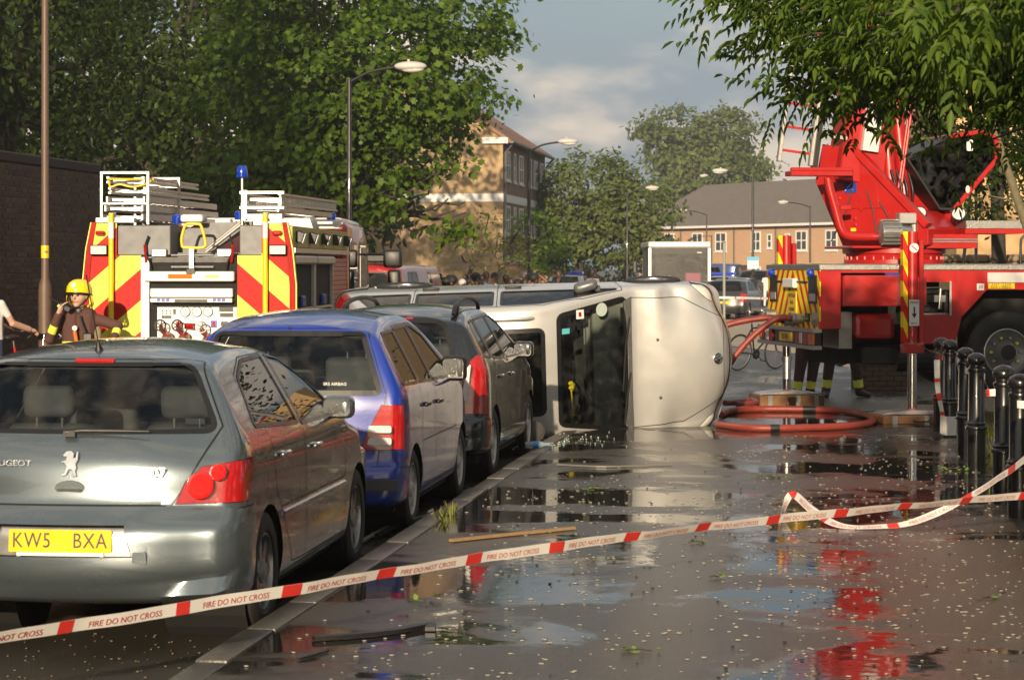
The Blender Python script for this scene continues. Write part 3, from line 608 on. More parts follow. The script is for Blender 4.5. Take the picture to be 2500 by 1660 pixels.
# ---- dark compact estate -------------------------------------------------------------------------
def dark_compact(loc):
    root = thing('parked_car', 'black hatchback with roof rails and tall red tail lights beside the overturned van', 'car', loc)
    PT = paint('black_navy_metallic', (.010, .014, .018), .3, .25)
    prof = [(.12, .24), (.02, .30), (0, .40), (.0, .50), (.05, .56), (.06, .70), (.075, .90), (.10, 1.02), (.18, 1.22), (.27, 1.42), (.31, 1.46), (.42, 1.485), (.8, 1.545), (1.4, 1.56), (1.9, 1.53), (2.3, 1.42), (2.75, 1.2), (3.05, 1.04), (3.4, .95), (3.75, .82), (3.95, .66), (4.0, .45), (3.92, .26), (3.5, .2), (2, .19), (.6, .2)]
    sh = Shell(prof, .86, 1.0, .56, (.62, 3.2, .64), 190, ar=.10, lr=.45, crown=(.045, .08, .15), r=.08)
    sh.arch(.74, .31, .35); sh.arch(3.22, .31, .35)
    rear = lambda c, n: c.y < .6 and n.y < -.2
    sh.region(1, rpoly([(-.58, 1.05), (.58, 1.05), (.46, 1.42), (-.46, 1.42)], .12), 'xz', rear)
    sh.region(2, rpoly([(.42, 1.10), (.80, 1.08), (.80, 1.42), (.56, 1.40)], .03), 'yz', SIDE)
    sh.region(3, rpoly([(.88, 1.07), (1.60, 1.05), (1.60, 1.44), (.88, 1.42)], .03), 'yz', SIDE)
    sh.region(12, rpoly([(1.68, 1.05), (2.75, 1.04), (2.2, 1.36), (1.9, 1.44), (1.68, 1.44)], .03), 'yz', SIDE)
    sh.region(4, rpoly([(-.66, 1.07), (.66, 1.07), (.49, 1.45), (-.49, 1.45)], .06), 'xz', lambda c, n: 1.9 < c.y < 3.1 and n.y > .15)
    for k, sg in ((5, -1), (6, 1)): sh.region(k, [(sg*.63, .605), (sg*.625, .70), (sg*.655, .90), (sg*.71, 1.07), (sg*.75, 1.115), (sg*.98, 1.09), (sg*.98, .605)], 'xz', lambda c, n, sg=sg: c.y < .5 and c.x*sg > .4, planes=[((0, .27, .8), (0, -1, .1))])
    sh.region(8, [(-1, .21), (1, .21), (1, .555), (-1, .555)], 'xz', lambda c, n: c.y < .42, planes=[((0, .40, 0), (0, -1, 0))])
    sh.region(7, [(-.62, .56), (.62, .56), (.68, 1.0), (.53, 1.45), (-.53, 1.45), (-.68, 1.0)], 'xz', rear)
    sh.region(9, [(.90, .66), (1.0, .32), (1.64, .30), (1.64, 1.46), (.86, 1.44)], 'yz', SIDE)
    sh.region(10, [(1.64, .30), (2.78, .30), (2.8, 1.0), (2.22, 1.39), (1.92, 1.46), (1.64, 1.46)], 'yz', SIDE)
    sh.build(root, {1: ('rear_window', GLASS, -.004, .05, 'seal'), 2: ('quarter_window', TINT, -.003, .024, 'seal'), 3: ('rear_door_window', TINT, -.003, .024, 'seal'), 12: ('front_door_window', TINT, -.003, .024, 'seal'), 4: ('windscreen', GLASS, -.003, .03, 'seal'),
        5: ('tail_light', LENSR, .01, .008, 's'), 6: ('tail_light', LENSR, .01, .008, 's'), 7: ('tailgate', PT, .002, .008, 's'), 8: ('rear_bumper', PT, .014, .006, 's'), 9: ('rear_door', PT, 0, .007, 's'), 10: ('front_door', PT, 0, .007, 's')}, PT)
    for y in (.74, 3.22):
        arch_liner(root, .84, y, .31, .35)
        for sg in (-1, 1): wheel(root, (sg*.75, y, .31), .31, .19, sg, 8, mat('silver_wheel_trim', (.5, .5, .48), .4, .4, var=.1))
    std_cabin(root, .84, 1.1, 1.9, 2.65, .42)
    for sg in (-1, 1):
        MB().prism(rpoly([(sg*.645, .72), (sg*.70, .72), (sg*.735, 1.05), (sg*.70, 1.02)], .02), 1, .05, .075).build('lamp_window', LENSW, root)
        m = MB(); m.tube(catmull([(sg*.51, .50, 1.47), (sg*.51, .60, 1.545), (sg*.505, .95, 1.60), (sg*.49, 1.5, 1.61), (sg*.49, 1.95, 1.57), (sg*.49, 2.1, 1.50)], 5), .022, 8); m.box((sg*.51, .68, 1.53), (.035, .09, .09)); m.build('roof_rail', BLACK, root, smooth=50)
        mirror(root, sg*.78, 2.5, 1.09, sg, PT, .24, .16)
    MB().bb(-.70, .70, -.02, .03, .42, .525).build('bumper_strip', mat('grey_moulding', (.13, .125, .115), .55), root, bevel=.012)
    MB().box((0, .29, 1.437), (.36, .03, .022), rot=(R(-25), 0, 0)).build('brake_light', LENSR, root, bevel=.008)
    handle(root, .86, 1.05, .90, PT); handle(root, .86, 1.76, .89, PT)
    MB().prism(rrect(-.26, -.055, .26, .055, .008), 1, -.004, .004).build('number_plate', PLATEY, root, (0, .045, .70))
    MB().bb(-.75, .75, .25, 3.7, .16, .25).build('underbody', DARK, root)
    return root
dark_compact((-3.80, 19.85, 0))

# ---- silver people carrier lying on its side -----------------------------------------------------
def fallen_van():
    root = thing('overturned_van', 'silver people carrier lying on its side across the kerb, roof and bonnet facing us', 'van')
    PT = mat('warm_silver_metallic', (.66, .655, .63), .36, .6, .8, var=.07, vs=2.2, rvar=.08, drops=.10, detail=9)
    prof = [(.14, .30), (.03, .36), (0, .46), (.0, .60), (.02, .78), (.04, .95), (.10, 1.10), (.24, 1.38), (.36, 1.60), (.45, 1.665), (.65, 1.695), (1.2, 1.73), (1.8, 1.735), (2.25, 1.70), (2.55, 1.62), (2.75, 1.52), (3.05, 1.32), (3.40, 1.08), (3.52, 1.03), (3.9, .97), (4.25, .88), (4.45, .76), (4.545, .60), (4.57, .46), (4.53, .32), (4.4, .22), (3.8, .19), (2.2, .18), (.7, .2)]
    sh = Shell(prof, .855, 1.0, .22, (.66, 3.75, .66), 230, ar=.09, lr=.5, af=.16, lf=.75, crown=(.05, .09, .19), r=.10, nside=15)
    sh.arch(.86, .32, .37); sh.arch(3.70, .32, .37)
    top = lambda c, n: n.z > .25
    sh.region(4, rpoly([(-.735, 3.36), (.735, 3.36), (.60, 2.62), (-.60, 2.62)], .06), 'xy', lambda c, n: n.z > .2 and c.z > .98)
    sh.region(1, rpoly([(-.46, 1.98), (.46, 1.98), (.46, 2.45), (-.46, 2.45)], .06), 'xy', lambda c, n: n.z > .5 and c.z > 1.4)
    sh.region(2, rpoly([(.38, 1.13), (.98, 1.10), (.98, 1.53), (.55, 1.51)], .04), 'yz', SIDE)
    sh.region(3, rpoly([(1.06, 1.10), (1.90, 1.08), (1.90, 1.55), (1.06, 1.54)], .03), 'yz', SIDE)
    sh.region(12, rpoly([(2.0, 1.08), (3.28, 1.06), (2.85, 1.32), (2.42, 1.52), (2.0, 1.55)], .03), 'yz', SIDE)
    sh.region(13, rpoly([(-.66, 1.08), (.66, 1.08), (.56, 1.58), (-.56, 1.58)], .06), 'xz', lambda c, n: c.y < .6 and n.y < -.2)
    for k, sg in ((5, -1), (6, 1)): sh.region(k, rpoly([(sg*.50, 4.475), (sg*.66, 4.30), (sg*.80, 4.05), (sg*.92, 4.0), (sg*.86, 4.34), (sg*.70, 4.50)], .03), 'xy', lambda c, n, sg=sg: c.z > .62 and c.x*sg > 0 and n.z > .02)
    for k, sg in ((14, -1), (15, 1)): sh.region(k, rpoly([(sg*.60, .80), (sg*.95, .78), (sg*.95, 1.14), (sg*.66, 1.16)], .05), 'xz', lambda c, n, sg=sg: c.y < .45 and c.x*sg > .4, planes=[((0, .26, .95), (0, -1, .3))])
    sh.region(8, [(-1, .2), (1, .2), (1, .62), (-1, .62)], 'xz', lambda c, n: c.y < .5, planes=[((0, .46, 0), (0, -1, 0))])
    sh.region(16, [(-1, .2), (1, .2), (1, .60), (-1, .60)], 'xz', lambda c, n: c.y > 4.0, planes=[((0, 4.12, 0), (0, 1, 0))])
    sh.region(9, [(1.03, .66), (1.12, .32), (1.95, .30), (1.95, 1.60), (1.02, 1.59)], 'yz', SIDE)
    sh.region(10, [(1.95, .30), (3.25, .30), (3.33, 1.05), (2.9, 1.34), (2.45, 1.56), (1.95, 1.60)], 'yz', SIDE)
    sh.region(11, [(-.73, 3.42), (.73, 3.42), (.70, 4.0), (.44, 4.47), (-.44, 4.47), (-.70, 4.0)], 'xy', lambda c, n: n.z > .25 and c.z > .6)
    sh.build(root, {1: ('sunroof', DKGL, -.002, .05, 'seal'), 2: ('quarter_window', TINT, -.003, .03, 'seal'), 3: ('rear_door_window', TINT, -.003, .03, 'seal'), 12: ('front_door_window', TINT, -.003, .03, 'seal'), 13: ('rear_window', TINT, -.003, .03, 'seal'), 4: ('windscreen', GLASS, -.003, .05, 'seal'),
        5: ('headlight', LENSW, .004, .01, 's'), 6: ('headlight', LENSW, .004, .01, 's'), 14: ('tail_light', LENSR, .006, .008, 's'), 15: ('tail_light', LENSR, .006, .008, 's'), 8: ('rear_bumper', PT, .012, .006, 's'), 16: ('front_bumper', PT, .012, .008, 's'), 9: ('rear_door', PT, 0, .008, 's'), 10: ('front_door', PT, 0, .008, 's'), 11: ('bonnet', PT, .002, .009, 's')}, PT)
    for y in (.86, 3.70):
        arch_liner(root, .86, y, .32, .37)
        for sg in (-1, 1): wheel(root, (sg*.77, y, .32), .32, .2, sg, 7)
    PALE = mat('pale_grey_trim', (.26, .27, .24), .7, var=.1)
    MB().bb(-.78, .78, .3, 3.5, .28, .34).build('cabin_floor', DARK, root)
    for x in (-.40, .40):
        for y in (.9, 2.05): seat(root, x, y, .45)
    m = MB(); m.box((0, 3.22, .98), (1.44, .50, .12), rot=(R(-16), 0, 0)); m.box((0, 3.05, .78), (1.44, .26, .34)); m.box((-.40, 2.905, .82), (.40, .02, .2)); db = m.build('dashboard', PALE, root, bevel=.05, seg=3, smooth=50)
    m = MB()
    for k in range(44): m.box((-.62+k*.028, 3.33, 1.07), (.017, .045, .02), rot=(R(-16), 0, 0))
    m.build('demister_vent', DARK, db)
    MB().tube([(.40+.18*cos(t), 2.78+.08*sin(t), .98+.15*sin(t)) for t in np.linspace(0, 2*pi, 21)], .015, 8).build('steering_wheel', BLACK, root, smooth=60)
    MB().box((.03, 2.78, 1.43), (.24, .03, .07)).build('rear_view_mirror', BLACK, root, bevel=.015, seg=2)
    m = MB(); m.prism([(-.70, 3.345), (.70, 3.345), (.745, 3.43), (-.745, 3.43)], 2, 1.055, 1.085)
    for k in range(60): m.box((-.69+k*.0234, 3.40, 1.088), (.012, .05, .008))
    m.build('scuttle_grille', BLACK, root)
    m = MB(); m.tube([(-.52, 3.41, 1.10), (-.2, 3.36, 1.125), (.30, 3.32, 1.15)], .011, 6); m.tube([(.10, 3.41, 1.10), (.4, 3.36, 1.125), (.68, 3.33, 1.13)], .011, 6); m.build('windscreen_wiper', BLACK, root)
    m = MB(); m.box((-.875, 2.93, 1.10), (.12, .27, .17), rot=(0, 0, .25)); mi = m.build('door_mirror', mat('grey_mirror_shell', (.10, .105, .11), .35, .2, .5), root, bevel=.05, seg=3, smooth=50)
    MB().box((-.83, 3.06, 1.07), (.10, .06, .07)).build('mirror_arm', BLACK, mi)
    for sg in (-1, 1): MB().tube(catmull([(sg*.60, .75, 1.67), (sg*.60, .85, 1.735), (sg*.60, 1.6, 1.76), (sg*.60, 2.2, 1.735), (sg*.60, 2.35, 1.66)], 4), .018, 8).build('roof_rail', PT, root, smooth=50)
    handle(root, .855, 1.20, .91, BLACK); handle(root, .855, 2.12, .90, BLACK)
    m = MB(); m.lathe([(.062, 0), (.062, .008), (.052, .01), (.05, .004), (0, .004)], n=24)
    for p, q in (((-.042, .03), (-.015, -.045)), ((-.015, -.045), (0, -.005)), ((0, -.005), (.015, -.045)), ((.015, -.045), (.042, .03)), ((-.022, .045), (0, .008)), ((0, .008), (.022, .045))):
        m.tube([(p[0], p[1], .008), (q[0], q[1], .008)], .0055, 6)
    m.build('maker_badge', CHROME, root, (.0, 4.40, .815), (R(-33), 0, 0), smooth=40)
    for x, y in ((-.25, 3.72), (.40, 3.74)): MB().lathe([(.016, 0), (.012, .008), (0, .009)], (x, y, 1.012), (0, 0, 1), n=10).build('washer_jet', BLACK, root)
    for (x, y), (mt, w_, h_), sh_ in (((-.60, 2.86), (WHITE, .10, .10), 0), ((-.63, 3.10), (mat('tax_disc_green', (.42, .50, .44), .5, var=.3, vs=40), .075, 0), 1), ((-.43, 2.70), (mat('teal_sticker', (.10, .45, .50), .5, var=.5, vs=60), .06, .10), 0)):
        # stickers behind the windscreen, on its slope
        z = 1.52-(y-2.75)*.68-.022; m = MB()
        if sh_: m.lathe([(0, 0), (w_, 0)], n=20)
        else: m.box((0, 0, 0), (w_, h_, .002))
        m.build('windscreen_sticker', mt, root, (x, y, z), (R(-34), 0, 0))
    MB().box((0, 0, 0), (.05, .035, .003)).build('windscreen_sticker', LENSR, root, (-.60, 2.86, 1.52-(.11)*.68-.019), (R(-34), 0, 0))
    flw = mat('yellow_flower', (.8, .62, .02), .6, var=.2, vs=40)
    m = MB(); rg = random.Random(4)
    for k in range(14):
        a = rg.uniform(0, 6.28); m.sphere((.22+rg.uniform(-.05, .05), 2.74+rg.uniform(-.02, .03), 1.25+rg.uniform(-.03, .03)), .022, 8)
    m.tube([(.22, 2.74, 1.25), (.5, 2.76, 1.22), (.62, 2.74, 1.25)], .008, 6); m.sphere((.55, 2.75, 1.22), .025, 8); m.build('hanging_flower', flw, root)
    # engine bay and underside
    MB().bb(-.78, .78, .3, 4.3, .2, .27).build('underbody', DARK, root); MB().bb(-.55, .55, 3.5, 4.0, .3, .72).build('engine_bay', DARK, root)
    # lie on the right-hand side, roof towards the viewer
    base = Matrix(((0, 1, 0), (0, 0, -1), (-1, 0, 0)))          # x->down, y->right, z->viewer
    roll = Matrix.Rotation(R(5.0), 3, 'X')                       # rolled slightly past the vertical on to the roof edge
    pitch = Matrix.Rotation(R(-1.4), 3, 'Y'); yaw = Matrix.Rotation(YAW+R(-1.5), 3, 'Z')
    Mx = (yaw @ pitch @ roll @ base).to_4x4()
    c = at(1785, 652, 26.1); Mx.translation = Vector((0, 0, 0))
    fwd = Mx.to_3x3() @ Vector((0, 4.57, .5))
    p = Vector((c.x, c.y, .905))-fwd
    Mx.translation = Vector((p.x, p.y, p.z)); root.matrix_world = Mx
    return root
VAN = fallen_van()
# ------------------------------------------------------------------ trees
def leafmesh(name, V, nv, F):
    """V: (n, nv, 3) leaf outlines; F: list of faces over the nv verts"""
    n = V.shape[0]; me = bpy.data.meshes.new(name); me.vertices.add(n*nv); me.vertices.foreach_set('co', V.reshape(-1).astype(np.float32))
    fl = np.concatenate([np.array(f) for f in F]); per = len(fl); tot = np.array([len(f) for f in F]); st = np.r_[0, np.cumsum(tot)[:-1]]
    li = (np.arange(n)[:, None]*nv+fl[None]).reshape(-1); me.loops.add(n*per); me.loops.foreach_set('vertex_index', li.astype(np.int32))
    me.polygons.add(n*len(F)); me.polygons.foreach_set('loop_start', (np.arange(n)[:, None]*per+st[None]).reshape(-1).astype(np.int32))
    me.polygons.foreach_set('loop_total', np.tile(tot, n).astype(np.int32)); me.update(calc_edges=True); return me
MAPLE = (np.array([(0, -.5), (.18, -.28), (.46, -.22), (.36, .02), (.52, .26), (.22, .24), (0, .56), (-.22, .24), (-.52, .26), (-.36, .02), (-.46, -.22), (-.18, -.28)]), [(0, 1, 2, 3, 4, 5, 6, 7, 8, 9, 10, 11)])
OVAL = (np.array([(0, -.5), (.24, -.1), (.2, .2), (0, .5), (-.2, .2), (-.24, -.1)]), [(0, 1, 2, 3), (0, 3, 4, 5)])
def unit(a): return a/np.maximum(np.linalg.norm(a, axis=-1, keepdims=True), 1e-9)
def leaves(cent, per, rad, size, shape, rng, mid, outw=.6, upb=.35, vary=.35, flat=.55):
    K = len(cent); P = np.repeat(cent, per, 0)+rng.normal(size=(K*per, 3))*rad*np.array([1, 1, flat]); n = len(P)
    nr = unit(outw*unit(P-mid)+rng.normal(size=(n, 3))*.55+np.array([0, 0, upb])); t = unit(np.cross(nr, rng.normal(size=(n, 3)))); b = np.cross(nr, t)
    s = size*(1+vary*rng.uniform(-1, 1, n)); sh = shape[0]
    V = P[:, None]+(t[:, None]*sh[None, :, :1]+b[:, None]*sh[None, :, 1:])*s[:, None, None]
    V += nr[:, None]*(np.abs(sh[None, :, :1])*.35*s[:, None, None])*rng.uniform(-.6, .8, (n, 1, 1))
    return V
def shellpts(rng, c, r, n, lo=.55):
    d = unit(rng.normal(size=(n, 3))); k = rng.uniform(lo, 1, n)[:, None]**.6
    return np.array(c)+d*np.array(r)*k
def limb(m, p, q, r0, r1, rng, bend=.3, n=6):
    P = [Vector(p).lerp(Vector(q), k/(n-1)) for k in range(n)]
    for k in range(1, n-1): P[k] += Vector(rng.normal(size=3)*bend*.25)
    m.tube(P, [r0+(r1-r0)*k/(n-1) for k in range(n)], 8)
BARK = mat('bark', (.045, .038, .028), .9, var=.4, vs=9, bump=1.0, bs=25)
def tree(name, label, base, blobs, nclump, per, rad, size, shape, lm, seed, trunk_r=.2, fork=2.5, group=None, lo=.55, extra=None):
    rng = np.random.default_rng(seed); root = thing(name, label, 'tree', base, group=group)
    m = MB(); fz = fork; m.tube([(0, 0, -.1), (.05, .03, fz*.5), (0, 0, fz)], [trunk_r*1.25, trunk_r, trunk_r*.85], 12)
    vols = np.array([b[1][0]*b[1][1]*b[1][2] for b in blobs])**.75; vols /= vols.sum(); C = []
    for b, w_ in zip(blobs, vols):
        limb(m, (0, 0, fz-.1), Vector(b[0])+Vector((0, 0, b[1][2]*.2)), trunk_r*.6, trunk_r*.12, rng, .8)
        for k in range(3): limb(m, Vector((0, 0, fz)).lerp(Vector(b[0]), .5), Vector(shellpts(rng, b[0], b[1], 1)[0]), trunk_r*.28, .02, rng, .5)
        C.append(shellpts(rng, b[0], b[1], max(3, int(nclump*w_)), lo))
    m.build('trunk', BARK, root, smooth=60)
    C = np.concatenate(C+([np.array(extra)] if extra is not None else [])); mid = np.mean([b[0] for b in blobs], 0)
    V = leaves(C, per, rad, size, shape, rng, mid)
    o = linkmesh('crown', leafmesh('crown', V, len(shape[0]), shape[1]), lm, root); o['kind'] = 'stuff'
    return root
LM_MAPLE = leafmat('maple_leaf', (.045, .098, .010), (.115, .180, .018), .30)
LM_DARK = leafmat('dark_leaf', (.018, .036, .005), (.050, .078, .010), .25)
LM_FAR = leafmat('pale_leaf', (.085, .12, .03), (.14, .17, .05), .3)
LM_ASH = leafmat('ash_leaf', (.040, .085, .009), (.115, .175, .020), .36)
# maple behind the fire engine
tree('maple_tree', 'large sunlit maple tree rising behind the fire engine', (-12.1, 57, 0), [((0, 0, 7.4), (3.8, 3.6, 3.2)), ((1.8, -.9, 6.4), (2.4, 2.4, 1.8)), ((-1.6, -1, 5.6), (2.4, 2.2, 2.4)), ((2.5, -.4, 8.0), (1.9, 2, 1.6)), ((.2, -1.4, 5.0), (2.4, 2, 1.0)), ((-.8, 0, 10.0), (3.2, 3, 2.6)), ((1.6, -.6, 4.5), (1.0, .9, .6)), ((2.5, -.8, 4.1), (.8, .7, .45)), ((3.05, -.8, 3.2), (.38, .4, .5)), ((-1.7, -1.2, 3.4), (1.0, .8, .9)), ((.9, -1.6, 3.7), (1.4, 1, .8)), ((-.5, -1.8, 4.3), (1.8, 1.2, .9))], 420, 58, .32, .175, MAPLE, LM_MAPLE, 5, .2, 3.2)
# shaded trees over the brick wall
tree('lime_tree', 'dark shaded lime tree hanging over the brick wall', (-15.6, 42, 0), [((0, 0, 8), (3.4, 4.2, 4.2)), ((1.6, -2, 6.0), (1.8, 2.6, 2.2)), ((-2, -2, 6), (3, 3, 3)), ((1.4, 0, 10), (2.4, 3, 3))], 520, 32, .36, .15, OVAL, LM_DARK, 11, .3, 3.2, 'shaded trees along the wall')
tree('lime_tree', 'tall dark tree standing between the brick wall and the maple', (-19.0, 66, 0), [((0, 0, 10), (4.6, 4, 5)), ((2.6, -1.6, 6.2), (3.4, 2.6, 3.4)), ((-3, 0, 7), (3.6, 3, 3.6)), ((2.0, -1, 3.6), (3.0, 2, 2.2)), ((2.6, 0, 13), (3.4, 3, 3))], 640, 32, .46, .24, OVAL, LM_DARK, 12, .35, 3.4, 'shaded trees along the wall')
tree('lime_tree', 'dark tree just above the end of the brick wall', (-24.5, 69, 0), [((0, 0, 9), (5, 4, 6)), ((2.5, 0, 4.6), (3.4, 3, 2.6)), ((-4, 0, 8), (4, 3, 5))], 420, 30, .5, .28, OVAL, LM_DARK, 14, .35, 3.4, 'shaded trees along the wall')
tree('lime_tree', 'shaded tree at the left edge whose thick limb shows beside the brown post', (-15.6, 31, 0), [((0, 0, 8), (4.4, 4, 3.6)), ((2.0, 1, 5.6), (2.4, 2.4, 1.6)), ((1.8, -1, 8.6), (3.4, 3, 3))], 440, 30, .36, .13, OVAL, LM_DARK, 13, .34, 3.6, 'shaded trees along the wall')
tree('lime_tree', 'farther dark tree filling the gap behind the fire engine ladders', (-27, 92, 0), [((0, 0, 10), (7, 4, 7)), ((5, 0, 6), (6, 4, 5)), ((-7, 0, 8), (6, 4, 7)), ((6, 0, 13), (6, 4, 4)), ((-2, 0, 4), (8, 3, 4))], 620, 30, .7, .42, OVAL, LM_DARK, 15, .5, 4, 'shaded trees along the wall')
# the row goes on beside and behind the camera, out of the picture: it throws the shade on the wall and the dark trees
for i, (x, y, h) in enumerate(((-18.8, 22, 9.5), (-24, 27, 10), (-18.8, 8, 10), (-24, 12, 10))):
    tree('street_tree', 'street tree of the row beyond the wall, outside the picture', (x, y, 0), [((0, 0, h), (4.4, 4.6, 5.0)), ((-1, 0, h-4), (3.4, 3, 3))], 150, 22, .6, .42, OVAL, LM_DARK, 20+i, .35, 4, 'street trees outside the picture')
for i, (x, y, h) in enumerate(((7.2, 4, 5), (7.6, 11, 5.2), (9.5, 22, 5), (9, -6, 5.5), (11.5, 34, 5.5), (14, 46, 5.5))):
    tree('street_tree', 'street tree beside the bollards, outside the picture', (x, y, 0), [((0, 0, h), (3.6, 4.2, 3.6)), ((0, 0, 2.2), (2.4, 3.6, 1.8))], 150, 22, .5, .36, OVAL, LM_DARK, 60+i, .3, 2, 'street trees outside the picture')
# far trees in the smoke
p = at(1413, 690, 128)
tree('plane_tree', 'hazy rounded tree behind the police car and crowd', (p.x, p.y, 0), [((.6, 0, 5.6), (3.0, 3, 2.9)), ((3.2, 0, 4.8), (2.4, 2.4, 2.0)), ((-1.0, 0, 4.2), (2.0, 2, 2.0)), ((1.8, 0, 3.2), (3.2, 2.4, 1.2))], 380, 26, .34, .34, OVAL, LM_FAR, 31, .3, 2.4)
p = at(1720, 690, 235)
tree('poplar_tree', 'pale hazy tall tree rising above the terraced houses', (p.x, p.y, 0), [((0, 0, 11), (6.2, 6, 5.0)), ((-2.6, 0, 15), (3.9, 4, 3.6)), ((2.2, 0, 15), (3.6, 4, 3)), ((4.4, 0, 9.5), (3.2, 3, 4)), ((-3.4, 0, 7), (3, 3, 3)), ((-5, 0, 15.5), (2.0, 2, 1.6))], 460, 26, .7, .62, OVAL, LM_FAR, 32, .5, 4)
p = at(1213, 690, 66); SAP = leafmat('sapling_leaf', (.14, .17, .03), (.26, .24, .05), .4)
tree('sapling', 'thin yellow-green sapling in front of the tan gable wall', (p.x, p.y, 0), [((0, 0, 2.6), (1.0, .6, 1.1)), ((.5, 0, 2.3), (.7, .5, .5))], 60, 9, .14, .09, OVAL, SAP, 33, .03, 1.6)
p = at(1150, 690, 64)
tree('sapling', 'sparse staked sapling with few leaves left of the yellow-green one', (p.x, p.y, 0), [((0, 0, 2.6), (.7, .5, 1.2))], 18, 7, .12, .08, OVAL, SAP, 34, .025, 1.4)
p = at(1308, 690, 98)
tree('shrub', 'dark green shrub growing over the low garden wall', (p.x, p.y, 0), [((0, 0, 2.9), (1.3, 1, 1.4)), ((.9, 0, 2.4), (.9, .8, .8))], 70, 22, .22, .20, OVAL, LM_MAPLE, 35, .06, 1.2)
p = at(1480, 690, 140)
tree('hedge', 'low dark hedge beneath the hazy tree', (p.x, p.y, 0), [((0, 0, 1.2), (3.8, 1, 1.1)), ((-2.2, 0, 1.3), (1.6, 1, 1.2))], 90, 24, .3, .3, OVAL, LM_FAR, 36, .05, .6)

# ash: pinnate sprays on hanging boughs
def ash_sprays(C, D, rng, L=.24, ll=.082, lw=.0155, pairs=4):
    n = len(C); D = unit(D); sd_ = unit(np.cross(D, np.array([0, 0, 1.])+rng.normal(size=(n, 3))*.25)); nr = np.cross(sd_, D); out = []
    Ls = L*rng.uniform(.75, 1.15, n)[:, None]
    sh = np.array([(0, 0), (.5, .35), (.38, .72), (0, 1), (-.38, .72), (-.5, .35)])
    def leaflet(base, dr, nn, k=1.0):
        dr = unit(dr); wd = unit(np.cross(dr, nn)); ls = ll*k*rng.uniform(.8, 1.2, n)[:, None]
        v = base[:, None]+dr[:, None]*sh[None, :, 1:]*ls[:, None]+wd[:, None]*sh[None, :, :1]*(lw*k*2)
        v += nn[:, None]*np.abs(sh[None, :, :1])*.02; v[:, 3] += np.array([0, 0, -.02]); out.append(v)
    for k in range(pairs):
        t = (k+.7)/(pairs+.6); b = C+D*Ls*t+np.array([0, 0, -1])*(.10*L*t*t)
        for sgn in (-1, 1): leaflet(b, D*.62+sgn*sd_*.85+np.array([0, 0, -.25]), unit(nr+rng.normal(size=(n, 3))*.35), 1-.12*abs(k-1.5))
    leaflet(C+D*Ls, D+np.array([0, 0, -.3]), unit(nr+rng.normal(size=(n, 3))*.3), 1.1)
    return np.concatenate(out)
def ash_tree():
    rng = np.random.default_rng(77); base = Vector((4.5, 14.6, .1))
    root = thing('ash_tree', 'ash tree leaning in from the right, its long leaves hanging before the red boom', 'tree', base)
    b = np.array(base); m = MB(); m.tube([(0, 0, -.2), (.05, 0, 1.5), (-.1, 0, 3.2), (-.2, .1, 5.5)], [.24, .19, .17, .13], 12)
    # boughs: tip points in the picture with their distance
    tips = [(1790, 60, 20), (1780, 10, 21), (1850, 90, 20), (2050, 130, 20), (2120, 190, 20), (2090, 70, 20), (2180, 120, 20.5), (2240, 160, 20), (1880, 140, 21), (1915, 190, 21), (1960, 230, 20.5), (2010, 270, 21), (2070, 260, 21.5), (2060, 180, 19), (2140, 225, 20.5), (2200, 180, 19), (1990, 100, 18.5), (2110, 60, 17), (2210, 40, 14), (2330, 70, 12.5), (2300, 0, 12), (2420, 20, 14), (2450, 150, 18), (2380, 180, 20), (2250, 0, 15), (2120, 0, 18), (1930, 20, 19), (1830, 0, 20), (2460, 0, 15), (2480, 230, 21), (2395, 390, 24.5), (2020, 20, 20), (2300, 150, 21)]
    C = []; D = []; rl = random.Random(5)
    for u, v, Z in tips:
        Z *= .8; v -= 18 if 1930 < u < 2260 else 40
        tip = np.array(at(u, v, Z))-b; st = np.array((rl.uniform(-.4, .3), rl.uniform(-.4, .4), rl.uniform(3.2, 4.1)))
        mid = (st+tip)/2+np.array((0, 0, rl.uniform(0, .25)))
        path = catmull([st, mid, tip], 9); m.tube(path, np.linspace(.05, .006, len(path)), 6)
        k0 = int(len(path)*.42)
        for q in range(k0, len(path)):
            fr = (q-k0)/(len(path)-k0); nn = 9
            for w_ in range(nn):
                off = rng.normal(size=3)*np.array([.30, .30, .24])*(1.15-.5*fr)*(.55 if Z < 12 else .85)
                C.append(path[q]+off); dr = (path[-1]-path[q-1]); dr = dr/max(np.linalg.norm(dr), .1)
                D.append(dr*.5+off*1.2+np.array([0, 0, -.26])+rng.normal(size=3)*.75)
            # twig
            m.tube([path[q], path[q]+np.array(off)*.9], [.006, .003], 4)
    m.build('trunk', BARK, root, smooth=60)
    V = ash_sprays(np.array(C), np.array(D), rng)
    o = linkmesh('crown', leafmesh('crown', V, 6, [(0, 1, 2, 3), (0, 3, 4, 5)]), LM_ASH, root); o['kind'] = 'stuff'
    # the rest of the crown, above the picture
    C2 = shellpts(rng, (2.6, -.5, 7.4), (3.6, 4.0, 2.4), 700, .4); D2 = C2-np.array((0, 0, 6))
    o = linkmesh('crown', leafmesh('crown', ash_sprays(C2, D2, rng, .5, .16, .04), 6, [(0, 1, 2, 3), (0, 3, 4, 5)]), LM_ASH, root); o['kind'] = 'stuff'
ash_tree()
p = at(2432, 700, 40)
